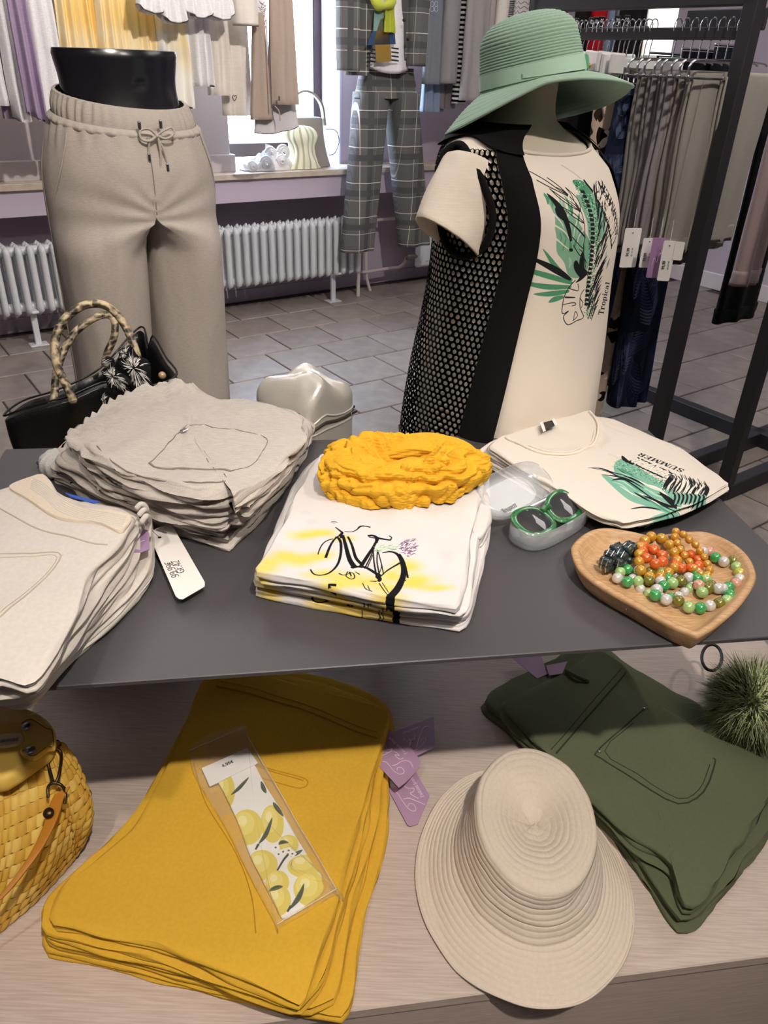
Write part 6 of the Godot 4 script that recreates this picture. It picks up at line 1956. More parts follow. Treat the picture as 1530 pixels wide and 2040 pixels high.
	part(ctop, "neck_label", flat_plate(zc.call([400, 70, 470, 52, 492, 78, 418, 112]), yc + 0.004, 0.0012), M.black, "black neck label")
	part(ctop, "label_loop", join([flat_plate(zc.call([398, 66, 416, 60, 434, 112, 418, 118]), yc + 0.006, 0.0012), flat_plate(zc.call([468, 46, 482, 40, 502, 78, 488, 84]), yc + 0.006, 0.0012)]), M.white)
	build_case()
	build_bowl()

func bike_print(uv: Array, h: float) -> ImageTexture:
	var c = Canvas.new(2000, hex("dad6d6"))
	c.to = func(x, y):
		var p = on(500 + x / 3.06, 880 + y / 3.06, h)
		return Vector2((p - uv[0]).dot(uv[1]), (p - uv[0]).dot(uv[2]))
	var dye = Color(0.96, 0.80, 0.24, 0.75)
	for q in [[330, 570, .07, .035], [440, 560, .06, .03], [200, 700, .06, .04], [300, 720, .07, .04], [420, 700, .06, .03], [110, 740, .05, .03], [560, 830, .09, .035], [700, 860, .09, .035], [430, 800, .07, .03], [820, 900, .06, .03], [950, 760, .06, .045], [1000, 840, .08, .04], [1120, 890, .07, .025], [850, 820, .04, .04], [560, 600, .05, .03], [80, 780, .06, .03], [800, 960, .09, .03], [500, 870, .08, .02], [980, 870, .05, .03]]:
		c.blob(q[0], q[1], q[2], q[3], Color(dye.r, dye.g, dye.b, 0.62))
		c.blob(q[0] + 20, q[1] + 6, q[2] * 0.5, q[3] * 0.5, Color(dye.r, dye.g, dye.b, 0.3))
	for q in [[370, 480, .03, .03], [340, 430, .03, .02], [1190, 700, .03, .04]]: c.blob(q[0], q[1], q[2], q[3], Color(0.72, 0.74, 0.78, 0.3))
	var k = hex("17161a")
	for s in [[[362, 772, 385, 800, 430, 808, 480, 795, 525, 755, 546, 700, 548, 640, 535, 602, 515, 588], .004, .009], [[408, 692, 425, 650, 455, 618, 500, 602], .003, .005], [[455, 712, 478, 660, 505, 612, 528, 588, 548, 568], .008, .004],
		[[515, 525, 540, 545, 556, 560, 545, 575], .003, .010], [[548, 575, 552, 600], .012, .006], [[570, 552, 610, 556, 640, 545, 668, 522, 700, 520, 728, 527], .003, .006], [[655, 530, 668, 518, 690, 516], .006, .003], [[488, 490, 508, 486, 528, 494], .004, .002], [[500, 496, 512, 498], .002, .002],
		[[560, 575, 574, 640, 600, 722, 636, 778], .007, .016], [[590, 588, 616, 650, 640, 718, 682, 762], .006, .010], [[572, 600, 590, 670, 625, 750], .002, .003], [[598, 600, 620, 680], .003, .002], [[608, 775, 640, 770, 700, 776, 770, 818, 795, 832], .007, .010],
		[[665, 776, 700, 722, 740, 660, 768, 600], .012, .006], [[692, 782, 728, 712, 752, 655], .004, .003], [[708, 780, 742, 700], .003, .002], [[765, 832, 750, 745, 745, 672], .005, .003], [[785, 835, 768, 740, 772, 668], .004, .003], [[808, 822, 792, 742, 772, 668], .003, .003], [[775, 830, 795, 770, 780, 700], .002, .002],
		[[712, 580, 745, 578, 775, 592, 812, 600, 852, 606], .010, .006], [[770, 590, 764, 622], .014, .006], [[840, 580, 856, 590, 850, 606], .003, .004], [[720, 588, 756, 592], .004, .006], [[800, 684, 850, 676, 895, 696, 922, 745, 930, 800, 915, 860, 885, 915, 845, 962], .004, .022], [[905, 690, 935, 740, 956, 830], .004, .006],
		[[790, 832, 845, 785, 908, 742], .003, .006], [[930, 840, 945, 852], .006, .003], [[770, 830, 785, 850, 775, 862], .014, .008], [[590, 798, 580, 825, 610, 842, 632, 832, 620, 806, 590, 812], .003, .003], [[535, 806, 560, 818, 590, 815], .004, .002], [[600, 800, 612, 828], .005, .003], [[636, 800, 662, 815], .002, .004],
		[[680, 862, 700, 902, 738, 922], .002, .003], [[712, 880, 722, 912], .002, .002], [[782, 872, 815, 925, 850, 965], .003, .002], [[800, 870, 838, 930], .002, .002], [[630, 935, 640, 962], .002, .002], [[670, 940, 676, 975], .002, .003], [[845, 962, 800, 1010, 760, 1030, 735, 990], .022, .006], [[725, 855, 765, 860], .002, .004], [[470, 868, 520, 872], .008, .006]]:
		c.stroke(s[0], s[1] * 0.85, k, s[2] * 0.85)
	rng.seed = 77
	for i in 46:
		var x = rng.randf_range(745, 905)
		var y = 662 - (x - 745) * 0.12 + rng.randf_range(-18, 18)
		c.stroke([x, y, x + rng.randf_range(14, 34), y - rng.randf_range(-4, 16)], .0022, [hex("8fbf86"), hex("b5d6a0"), hex("5f8a63"), hex("c9e2c4")][i % 4], .001)
	for i in 90:
		var t = rng.randf()
		var x = 905 + t * 95 + rng.randf_range(-8, 12)
		var y = 655 + (rng.randf() - 0.5) * (60 + 60 * t) + t * 4
		c.stroke([x, y, x + rng.randf_range(6, 20), y + rng.randf_range(-10, 6)], .0030, [hex("6a4a72"), hex("8a6a94"), hex("503a58"), hex("a588ab")][i % 4], .0016)
	return c.done()

func tropic_print(uv: Array, h: float) -> ImageTexture:
	var c = Canvas.new(2000, hex("e0d8ce"))
	c.to = func(x, y):
		var p = on(940 + x / 2.942, 820 + y / 2.942, h)
		return Vector2((p - uv[0]).dot(uv[1]), (p - uv[0]).dot(uv[2]))
	var mint = hex("7fb5a0")
	var deep_mint = hex("56957f")
	var k = hex("1d2024")
	rng.seed = 99
	for s in [[880, 280, 960, 320, 1050, 380, 1160, 440, 1230, 520, 1180, 580, 1090, 560, 990, 510, 880, 430, 830, 330], [760, 372, 870, 412, 1000, 480, 1130, 540, 1180, 590, 1080, 560, 950, 530, 860, 470], [960, 522, 1060, 530, 1170, 560, 1150, 590, 1060, 570], [930, 680, 1050, 620, 1180, 570, 1230, 540, 1200, 600, 1080, 660, 1000, 690]]:
		c.poly(s, mint)
	for i in 26:
		var x = rng.randf_range(800, 1150)
		var y = 350 + (x - 800) * 0.5 + rng.randf_range(-40, 60)
		c.stroke([x, y, x + 60, y + rng.randf_range(18, 40), x + 130, y + rng.randf_range(55, 85)], .001, [deep_mint, hex("a9d2bf"), hex("efe6da"), k][i % 4], .001, 5, rng.randf_range(.003, .011))
	for s in [[[680, 330, 760, 336, 830, 362, 900, 380], .006], [[700, 332, 790, 352, 870, 392, 960, 440, 1050, 500, 1150, 560], .005], [[760, 370, 850, 385, 930, 410, 1010, 452], .008], [[820, 405, 880, 400, 950, 420], .010], [[1100, 470, 1160, 520, 1200, 570], .02], [[1060, 510, 1130, 545, 1190, 560], .016], [[930, 572, 1000, 560, 1060, 566, 1110, 574], .008], [[990, 640, 1070, 634, 1140, 620], .012], [[880, 262, 900, 290, 950, 320], .014], [[930, 290, 1000, 335, 1080, 370, 1150, 400], .005]]:
		c.stroke(s[0], .0012, k, .0012, 5, s[1])
	for i in 520:   # the field of green stones
		var t = rng.randf()
		var p = Vector2(840 + t * 440, 300 + t * 170) + Vector2(rng.randf_range(-20, 20), rng.randf_range(-26, 30))
		c.stroke([p.x, p.y, p.x + 6, p.y + 2], .0022, [hex("2f7a52"), hex("7fc79b"), k, hex("3f8f68"), hex("dff0e4")][i % 5])
	for i in 42:   # zebra strokes at the right
		var t = float(i) / 42
		var x = 1130 + t * 250 + rng.randf_range(-10, 10)
		var y = 350 + t * 70 + rng.randf_range(-12, 12)
		c.stroke([x, y, x + 14, y + 30, x - 6 + rng.randf_range(-14, 14), y + 70, x - 30, y + 100 + 20 * t], .001, k if i % 3 else hex("efe6da"), .001, 5, rng.randf_range(.002, .0055))
	for i in 16:
		var x = 1180 + i * 12.0
		c.stroke([x, 470 + i * 1.2, x + 14, 505, x - 4, 545], .001, [k, mint][i % 2], .001, 4, .006)
	var f = SystemFont.new()
	f.font_names = PackedStringArray(["Droid Serif"])
	f.font_weight = 700
	var put = func(s: String, a: Vector2, b: Vector2, rise: float, col: Color):
		var p: Vector2 = c.to.call(a.x, a.y)
		var q: Vector2 = c.to.call(b.x, b.y)
		var r = q - p
		c.text(s, f, (p + q) / 2, r, Vector2(-r.y, r.x).normalized() * rise, col)
	put.call("SUMMER", Vector2(1236, 352), Vector2(976, 250), 0.024, k)
	put.call("FEVER", Vector2(1150, 380), Vector2(940, 282), 0.052, k)
	put.call("FEVER", Vector2(1147, 379), Vector2(943, 283), 0.036, hex("efe6da"))
	c.stroke([798, 246, 872, 282], .003, hex("c9cbb8"))
	return c.done()

func build_case() -> void:
	var Y = TABLE_Y
	var a = on(1043, 1090, Y)
	var b = on(1151, 1031, Y)
	var ax = (b - a).normalized()
	var ay = Vector3.UP.cross(ax)
	if ay.dot(TV) < 0: ay = -ay         # towards the hinge
	var mid = (a + b) / 2 - TU * 0.006
	var frosted = glassy(Color(0.90, 0.92, 0.94), 0.26, 0.14)
	frosted.metallic_specular = 0.6
	var t = thing("glasses_case", "open frosted plastic glasses case holding the green sunglasses", "glasses case", mid)
	var shell = func(o: Vector3, x: Vector3, y: Vector3, z: Vector3, h: float, l: float, w: float) -> ArrayMesh:   # a tray with round ends, its wall 1.6 mm thick
		return grid(72, 20, func(u, v):
			var s = cos(u * TAU)
			var q = sin(u * TAU)
			var e = Vector2(signf(s) * pow(absf(s), 0.62), signf(q) * pow(absf(q), 0.72))
			var r: float
			var hh: float
			if v < 0.25:
				r = v / 0.25 * 0.86
				hh = 0.0
			elif v < 0.5:
				var k: float = (v - 0.25) / 0.25
				r = 0.86 + 0.14 * sin(minf(k * 2, 1) * PI / 2)
				hh = h * (1 - cos(minf(k * 2, 1) * PI / 2)) * 0.35 if k < 0.5 else h * lerpf(0.35, 1.0, (k - 0.5) * 2)
			elif v < 0.75:
				var k: float = (v - 0.5) / 0.25
				r = 0.965 - 0.12 * maxf(0, k * 2 - 1)
				hh = h * lerpf(1.0, 0.3, minf(k * 1.6, 1)) if k < 0.9 else 0.0022
			else:
				r = 0.82 * (1 - (v - 0.75) / 0.25)
				hh = 0.0018
			return o + x * e.x * l / 2 * r + y * e.y * w / 2 * r + z * hh, true)
	part(t, "tray", shell.call(mid + Vector3(0, 0.0008, 0), ax, ay, Vector3.UP, 0.034, 0.156, 0.070), frosted)
	var hinge = mid + ay * 0.036 + Vector3(0, 0.034, 0)
	var ang = deg_to_rad(60.0)      # lid leans back beyond upright
	var ly = (ay * sin(ang) + Vector3.UP * cos(ang)).normalized()
	var lz = ly.cross(ax)
	if lz.dot(Vector3(0, 1, 0)) < 0: lz = -lz
	part(t, "lid", shell.call(hinge + ly * 0.037 - lz * 0.026, ax, ly, lz, 0.026, 0.156, 0.076), frosted)
	for s in [-1, 1]: part(t, "hinge", box(Vector3(0.02, 0.006, 0.004), 0.001, hinge + ax * 0.04 * s, Basis(ax, Vector3.UP, ay)), frosted)
	part(t, "clasp", box(Vector3(0.016, 0.014, 0.003), 0.001, mid - ay * 0.036 + Vector3(0, 0.028, 0), Basis(ax, Vector3.UP, ay)), frosted)
	var lp = on_plane(1023, 1017, hinge + ly * 0.037 - lz * 0.022, lz)
	var lq = on_plane(991, 1008, hinge + ly * 0.037 - lz * 0.022, lz)
	part(t, "lettering", word("zoobug", on_plane(1024, 1000, hinge + ly * 0.037 - lz * 0.0225, lz), (on_plane(990, 1019, hinge + ly * 0.037 - lz * 0.0225, lz) - on_plane(1024, 1000, hinge + ly * 0.037 - lz * 0.0225, lz)).normalized(), lz, 0.034), mat(hex("3c3c40"), 0.6))
	# sunglasses
	var g = thing("sunglasses", "green marbled sunglasses with dark lenses lying in the frosted case", "sunglasses", mid + Vector3(0, 0.03, 0))
	var green = mat(hex("3f9e62"), 0.08, 0.0, 0.8)
	green.albedo_texture = noise_tex(256, 0.05, hex("2a6b42"), hex("c4f5cf"), 61)
	green.uv1_triplanar = true
	green.uv1_scale = Vector3.ONE * 14
	green.clearcoat_enabled = true
	green.clearcoat = 1.0
	var dark = mat(hex("15131a"), 0.05, 0.0, 0.8)
	dark.clearcoat_enabled = true
	var gz = (Vector3.UP * 0.92 - ay * 0.38).normalized()
	var gy = gz.cross(ax)
	if gy.dot(ay) < 0: gy = -gy
	for s in [-1, 1]:
		var c: Vector3 = mid + Vector3(0, 0.036, 0) + ax * (0.036 * s - 0.004) + ay * 0.0
		var ring = func(u: float) -> Vector2:
			var q = Vector2(signf(cos(u * TAU)) * pow(absf(cos(u * TAU)), 0.78), signf(sin(u * TAU)) * pow(absf(sin(u * TAU)), 0.78))
			return Vector2(q.x * 0.030 + 0.003 * s * q.y, q.y * 0.0245 + 0.0035 * s * q.x * maxf(q.y, 0))
		part(g, "rim", grid(56, 12, func(u, v):
			var r: Vector2 = ring.call(u)
			var th: float = v * TAU
			var wdt = 0.0048
			var rr = r * (1 + cos(th) * wdt / 0.026)
			return c + ax * rr.x + gy * rr.y + gz * (sin(th) * 0.0026 - 14.0 * pow(r.x, 2) * 0.25), true), green)
		part(g, "lens", grid(40, 8, func(u, v):
			var r: Vector2 = ring.call(u) * (1 - v) * 0.97
			return c + ax * r.x + gy * r.y + gz * (0.0012 + 0.003 * (1 - pow(1 - v, 2)) - 3.5 * pow(r.x, 2)), true), dark)
	part(g, "bridge", tube(smooth_path([mid + Vector3(0, 0.037, 0) - ax * 0.012 + gy * 0.008, mid + Vector3(0, 0.041, 0) - ax * 0.004 + gy * 0.009, mid + Vector3(0, 0.037, 0) + ax * 0.004 + gy * 0.008], 5), 0.0045, 10), green)
	for s in [-1, 1]:
		part(g, "temple", tube(smooth_path([mid + ax * 0.066 * s + Vector3(0, 0.030, 0) + ay * 0.004, mid + ax * 0.058 * s + Vector3(0, 0.018, 0) + ay * (0.006 + 0.006 * s), mid - ax * 0.045 * s + Vector3(0, 0.014, 0) - ay * (0.004 + 0.006 * s)], 6), func(k): return 0.0042 - 0.0012 * k, 10), green)

func build_bowl() -> void:
	var Y = TABLE_Y
	var yr = Y + 0.033
	var z5 = func(a): return zpx(a, 1120, 1030, 3.73)
	var rim = resample(trace(z5.call([68, 255, 85, 190, 175, 112, 290, 76, 450, 90, 600, 122, 655, 138, 688, 150, 720, 140, 765, 124, 900, 105, 1080, 108, 1260, 180, 1385, 285, 1445, 420, 1415, 525, 1310, 670, 1160, 800, 1070, 855, 1012, 884, 960, 868, 800, 800, 550, 662, 300, 522, 130, 392]), yr), 150)
	var c = centre(rim)
	# rows: inward offset from the rim, height
	var rows = [[1.0, 0.0], [0.5, 0.0], [0.020, 0.0], [0.012, 0.003], [0.006, 0.014], [0.001, 0.027], [0.0, 0.031], [0.003, 0.033], [0.007, 0.0335], [0.011, 0.032], [0.016, 0.025], [0.024, 0.016], [0.036, 0.011], [0.05, 0.0095], [0.5, 0.009], [1.0, 0.009]]
	var t = thing("heart_bowl", "heart-shaped wooden bowl filled with bead bracelets", "bowl", Vector3(c.x, Y, c.y))
	var wood = mat(hex("d8bf9e"), 0.5)
	wood.albedo_texture = noise_tex(512, 0.03, hex("c4a685"), hex("fff4e6"), 52, Vector2(0.5, 5.0))
	wood.uv1_triplanar = true
	wood.uv1_scale = Vector3.ONE * 4.5
	part(t, "body", grid(150, rows.size() - 1, func(u, v):
		var i = int(round(u * 150)) % 150
		var r: Array = rows[int(round(v * (rows.size() - 1)))]
		var d = rim[i] - c
		var l = d.length()
		var f: float = 1 - (r[0] if r[0] >= 0.4 else minf(r[0] / l, 0.5))
		var q = c + d * f
		return Vector3(q.x, Y + r[1], q.y), true, false), wood)
	var knot = mat(hex("6d4a30"), 0.8)
	for q in [[1248, 1214, 0.016, 0.0022], [1237, 1204, 0.014, 0.0018], [1362, 1277, 0.020, 0.003]]: part(t, "knot", ball(on(q[0], q[1], yr - q[2]), q[3], 8, 6), knot, "dark knot in the wood")
	# bracelets: loops of beads
	var pearl = func(h: String):
		var m = mat(hex(h), 0.16, 0.25, 0.7)
		m.clearcoat_enabled = true
		m.clearcoat = 0.7
		return m
	var silver = pearl.call("d2d0cf")
	var green = pearl.call("3aa358")
	var lime = pearl.call("a9cd84")
	var moss = pearl.call("767419")
	var orange = pearl.call("e2671d")
	var gold = pearl.call("cf9a2c")
	var amber = pearl.call("d2982f")
	var pink = pearl.call("d9a08c")
	var lemon = pearl.call("c9c653")
	var mixed = [silver, green, lime, moss]
	rng.seed = 61
	var loop = func(label: String, px: Array, h0: float, dia: float, mats: Array, tilt: Vector3):
		var p = []
		for i in range(0, px.size(), 2): p.append(on(1120 + px[i] / 3.73, 1030 + px[i + 1] / 3.73, h0))
		var path = smooth_path(p, 14, true)
		var cc = Vector3.ZERO
		for q in path: cc += q / path.size()
		var bt = thing("bead_bracelet", label, "bracelet", Vector3(cc.x, h0 - dia / 2, cc.z), "bead bracelets in the wooden bowl")
		dia *= 1.1
		var bead = ball(Vector3.ZERO, dia / 2, 14, 10)
		var total = 0.0
		for i in path.size(): total += path[i].distance_to(path[(i + 1) % path.size()])
		var n = maxi(6, int(round(total / dia)))
		var step = total / n
		var at = 0.0
		var goal = 0.0
		var made = 0
		for i in path.size():
			var q = path[(i + 1) % path.size()]
			var l = path[i].distance_to(q)
			while goal <= at + l and made < n:
				var w = path[i].lerp(q, (goal - at) / maxf(l, 1e-6))
				var lift = tilt.y * ((w - cc).dot(TU) * tilt.x + (w - cc).dot(TV) * tilt.z)
				var o = lpart(bt, "bead", bead, mats[made % mats.size()], w - cc + Vector3(0, dia / 2 + lift + rng.randf_range(-0.0005, 0.0005), 0))
				o.rotation = Vector3(rng.randf(), rng.randf(), rng.randf()) * 3
				made += 1
				goal += step
			at += l
	var base = Y + 0.0165
	loop.call("bracelet of green, lime, silver and olive beads at the front of the bowl", [690, 585, 770, 615, 865, 630, 960, 680, 1050, 675, 1120, 655, 1195, 640, 1240, 605, 1235, 565, 1180, 530, 1110, 515, 1070, 465, 1000, 430, 900, 470, 800, 500, 715, 530], base + 0.002, 0.0145, [green, silver, moss, lime], Vector3(0, 0, 0))
	loop.call("bracelet of silver, green and moss beads along the left of the bowl", [410, 455, 480, 485, 560, 480, 640, 475, 735, 480, 790, 450, 740, 420, 620, 410, 520, 395, 450, 395], base + 0.002, 0.0140, [silver, green, lime, moss], Vector3(0, 0, 0))
	loop.call("bracelet of mostly silver beads lying under the green bracelets", [520, 500, 590, 540, 640, 570, 720, 590, 800, 600, 880, 580, 960, 510, 900, 450, 780, 425, 640, 420, 540, 440], base - 0.006, 0.0125, [silver, silver, lime, silver, green], Vector3(0, 0, 0))
	loop.call("bracelet of lime, olive, silver and pink beads at the right of the bowl", [1040, 560, 1100, 520, 1185, 535, 1265, 510, 1315, 470, 1310, 400, 1285, 360, 1260, 325, 1180, 335, 1120, 285, 1060, 245, 1010, 330, 1000, 430, 1010, 500], base + 0.003, 0.0145, [lime, moss, silver, green, pink, silver, lemon], Vector3(0, 0, 0))
	loop.call("bright orange bead bracelet at the left of the heap", [600, 215, 660, 240, 730, 270, 745, 330, 720, 360, 650, 330, 600, 280], base + 0.015, 0.0145, [orange], Vector3(0, 0, 0))
	loop.call("second orange bead bracelet behind the amber one", [880, 280, 950, 280, 1010, 320, 1000, 380, 920, 375, 860, 385, 840, 330], base + 0.008, 0.0135, [orange], Vector3(0, 0, 0))
	loop.call("golden bead bracelet draped over the orange beads", [590, 375, 640, 405, 720, 410, 795, 385, 850, 345, 850, 300, 810, 260, 780, 225, 730, 200, 650, 190, 580, 240, 570, 320], base + 0.012, 0.0140, [gold], Vector3(0, 0.25, 1))
	loop.call("small amber bead bracelet propped highest at the back of the heap", [830, 160, 880, 170, 925, 195, 970, 215, 1010, 245, 1050, 280, 1085, 320, 1110, 365, 1070, 385, 1005, 355, 960, 320, 915, 285, 875, 250, 845, 215, 825, 185], base + 0.018, 0.0105, [amber], Vector3(0, 0.3, 1))
	# crystal bracelets
	var teal = mat(hex("0b2d31"), 0.06, 0.3, 0.9)
	teal.clearcoat_enabled = true
	for k in 2:
		var cpt = on(1228 + 18 * k - 2, 1104 - 6 * k, Y + 0.035)
		var ct = thing("crystal_bracelet", ["dark teal crystal bracelet with silver links, nearest the bowl's left rim", "dark teal crystal bracelet with silver links, touching the orange beads"][k], "bracelet", Vector3(cpt.x, Y + 0.012, cpt.z), "crystal bracelets in the wooden bowl")
		var ux = (TU * 0.75 + TV * 0.66).normalized()
		var uy = Vector3.UP
		var uz = ux.cross(uy)
		for i in 9:
			var an = TAU * i / 9 + 0.2 * k
			var ctr: Vector3 = cpt + ux * cos(an) * 0.024 + uy * (sin(an) * 0.011 - 0.006) + uz * (k - 0.5) * 0.004
			var gm = lathe([Vector2(0, -0.009), Vector2(0.0045, -0.009), Vector2(0.0068, -0.005), Vector2(0.0068, 0.005), Vector2(0.0045, 0.009), Vector2(0, 0.009)], 6, ctr, Basis(ux * -sin(an) + uy * cos(an), uz, (ux * cos(an) + uy * sin(an))))
			part(ct, "crystal", gm, teal)
			for e in [-1, 1]:
				part(ct, "silver_link", tube(PackedVector3Array([ctr + uz * 0.0035 * e + (ux * cos(an) + uy * sin(an)) * 0.0062 - (ux * -sin(an) + uy * cos(an)) * 0.005, ctr + uz * 0.0035 * e + (ux * cos(an) + uy * sin(an)) * 0.0062 + (ux * -sin(an) + uy * cos(an)) * 0.005]), 0.0011, 6), M.chrome)

func build_shelf_goods() -> void:
	var S = SHELF_Y
	var pos4 = ["lowest", "second from the bottom", "second from the top", "topmost"]
	# ---- mustard trousers ----
	rng.seed = 44
	var ym = S + 0.078
	var mt = trace([425, 1343, 470, 1338, 540, 1348, 610, 1364, 690, 1386, 768, 1410, 777, 1425, 768, 1455, 752, 1500, 736, 1560, 700, 1690, 660, 1830, 625, 1930, 606, 1988, 596, 1999, 520, 1966, 430, 1928, 330, 1888, 240, 1868, 150, 1846, 104, 1838, 102, 1816, 112, 1786, 130, 1752, 150, 1742, 205, 1698, 265, 1643, 310, 1570, 348, 1495, 385, 1420], ym)
	var mb = trace([430, 1340, 600, 1355, 720, 1390, 778, 1440, 774, 1580, 764, 1700, 724, 1850, 704, 1985, 690, 2037, 676, 2040, 600, 2026, 430, 1990, 250, 1946, 150, 1920, 92, 1906, 84, 1896, 100, 1868, 82, 1852, 88, 1830, 130, 1770, 210, 1700, 300, 1600, 380, 1450], S)
	var mw = wrinkles(0.008, 5.0, 44.0, 0.35)
	var crease = on(450, 1880, ym)
	var mbump = func(x, z):
		return mw.call(x, z) + 0.004 * smoothstep(0.05, 0.0, absf((Vector3(x, 0, z) - Vector3(crease.x, 0, crease.z)).dot(TV) + 0.02)) 
	var lab = []
	for q in pos4: lab.append("mustard yellow trousers on the plinth, %s of their stack" % q)
	var mus = pile("mustard_trousers", mb, mt, S, ym, 4, M.mustard, lab, "trousers", "mustard trousers stacked on the plinth", {"folds": 2, "bump": mbump, "edge": 0.009, "wave": 0.003, "jit": 0.007, "seed": 45.0})
	var top: Node3D = mus[3]
	var mthread = mat(hex("b8891f"), 0.95)
	part(top, "waist_seam", join([seam([432, 1368, 500, 1382, 565, 1401, 640, 1428, 710, 1456, 752, 1470], ym, 0.0016, mbump), seam([440, 1358, 505, 1372, 570, 1391, 645, 1418, 715, 1446, 758, 1460], ym, 0.0008, mbump)]), mthread)
	part(top, "pocket_seam", join([seam([497, 1516, 545, 1532, 610, 1551, 598, 1568, 540, 1554, 510, 1545], ym, 0.0009, mbump), seam([497, 1519, 545, 1536, 604, 1553], ym, 0.0011, mbump)]), mthread)
	part(top, "patch_seam", seam([385, 1520, 410, 1600, 470, 1700, 500, 1780, 510, 1860], ym, 0.0007, mbump), mthread)
	# ---- the hair band in its clear sleeve ----
	var yp = ym + 0.008
	var pc = on(530, 1650, yp)
	var pk = thing("hair_band", "lemon print hair band in a clear sleeve priced 4,95€ on the mustard trousers", "hair band", Vector3(pc.x, ym, pc.z))
	var uvl = plane_uv(on(420, 1880, yp), on(420, 1880, yp) + TU * 0.30, on(420, 1880, yp) + TV * 0.30)
	var cl = Canvas.new(1200, hex("f1f0ee"))
	cl.to = func(x, y):
		var p = on(x / 2.0, 1400 + y / 2.0, yp)
		return Vector2((p - uvl[0]).dot(uvl[1]), (p - uvl[0]).dot(uvl[2]))
	var oval = func(x: float, y: float, rx: float, ry: float, c: Color):
		var l = []
		for k in 12: l.append_array([x + cos(TAU * k / 12) * rx, y + sin(TAU * k / 12) * ry])
		cl.poly(l, c, 3)
	for q in [[890, 350, 46, 80], [985, 495, 62, 70], [1085, 480, 46, 74], [1045, 645, 62, 62], [1105, 720, 48, 50], [1215, 655, 70, 48], [1235, 745, 66, 66], [1110, 790, 50, 60], [1150, 560, 40, 40]]:
		oval.call(q[0], q[1], q[2], q[3], hex("e3cf5a"))
		oval.call(q[0] - q[2] * 0.2, q[1] - q[3] * 0.2, q[2] * 0.66, q[3] * 0.66, hex("ecdc78"))
		oval.call(q[0] - q[2] * 0.3, q[1] - q[3] * 0.35, q[2] * 0.3, q[3] * 0.3, hex("f2e9a6"))
	for q in [[920, 365, 955, 335, 992, 292], [1030, 560, 1060, 520, 1085, 455], [1155, 610, 1180, 600, 1206, 585], [1072, 752, 1100, 742, 1128, 738], [1150, 828, 1190, 780, 1212, 722], [1040, 310, 1050, 340, 1060, 360], [1088, 395, 1105, 420, 1130, 450], [1110, 560, 1125, 550, 1150, 552], [890, 215, 870, 215, 860, 220], [900, 380, 915, 430, 930, 455]]:
		cl.stroke(q, .002, hex("2c3a22"), .001, 5, .020)
		cl.stroke([q[0], q[1], q[4], q[5]], .002, hex("6e8250"))
	for q in [[1105, 670, 1130, 625, 1150, 600], [1018, 582, 1030, 560], [1145, 835, 1160, 812]]: cl.stroke(q, .008, hex("17181a"), .012)
	for q in [[1098, 572], [1128, 590], [1150, 585], [1165, 600], [1110, 600]]:
		for k in 5: oval.call(q[0] + cos(TAU * k / 5) * 10, q[1] + sin(TAU * k / 5) * 8, 7, 6, hex("f6f6f4"))
		oval.call(q[0], q[1], 4, 4, hex("4a4f48"))
	var lm = printed(cl.done())
	part(pk, "fabric", slab(trace(zpx([868, 300, 905, 268, 985, 232, 1015, 245, 1060, 330, 1130, 440, 1200, 560, 1262, 672, 1292, 738, 1240, 790, 1180, 830, 1126, 856, 1090, 790, 1040, 690, 990, 590, 940, 460, 890, 350], 0, 1400, 2.0), yp), ym + 0.0015, 0.006, {"n": 90, "edge": 0.002, "wave": 0.001, "uv": uvl, "bump": mbump, "full": true}), lm)
	part(pk, "knot_fold", slab(trace(zpx([1160, 660, 1200, 690, 1270, 715, 1284, 700, 1262, 660, 1200, 620, 1165, 630], 0, 1400, 2.0), yp), ym + 0.006, 0.005, {"n": 50, "edge": 0.002, "uv": uvl, "bump": mbump, "full": true}), lm)
	part(pk, "label", slab(trace(zpx([803, 262, 985, 180, 1028, 240, 836, 334], 0, 1400, 2.0, ), yp, 1), ym + 0.0085, 0.0006, {"n": 60, "edge": 0.0003, "wave": 0.0, "bump": mbump, "full": true}), mat(hex("f2efee"), 0.5))
	var pa = on(444, 1531, yp)
	part(pk, "price", word("4,95€", pa + Vector3(0, 0.0035 + mbump.call(pa.x, pa.z), 0), (on(470, 1519, yp) - pa).normalized(), Vector3.UP, 0.019, 1.0, false, true), mat(hex("38343a"), 0.7))
	var film = glassy(Color(0.98, 0.97, 0.93), 0.10, 0.12)
	film.metallic_specular = 0.9
	part(pk, "clear_sleeve", slab(trace(zpx([752, 196, 965, 94, 985, 130, 1050, 240, 1340, 742, 1330, 756, 1112, 890, 1098, 880, 900, 500], 0, 1400, 2.0), yp, 3), ym + 0.0005, 0.011, {"n": 110, "edge": 0.0008, "wave": 0.001, "bump": mbump, "full": true}), film)
	part(pk, "sleeve_edge", join([seam(zpx([752, 196, 965, 94], 0, 1400, 2.0), ym + 0.011, 0.0007, mbump), seam(zpx([1340, 742, 1105, 886], 0, 1400, 2.0), ym + 0.011, 0.0009, mbump), seam(zpx([985, 130, 1160, 430, 1340, 742], 0, 1400, 2.0), ym + 0.011, 0.0006, mbump)]), glassy(Color(1, 0.98, 0.92), 0.35, 0.1))
	# ---- lilac brand tags ----
	var lilac = mat(hex("b08fae"), 0.5)
	var pale = mat(hex("ead9e6"), 0.6)
	var zt = func(a): return zpx(a, 720, 1420, 7.65)
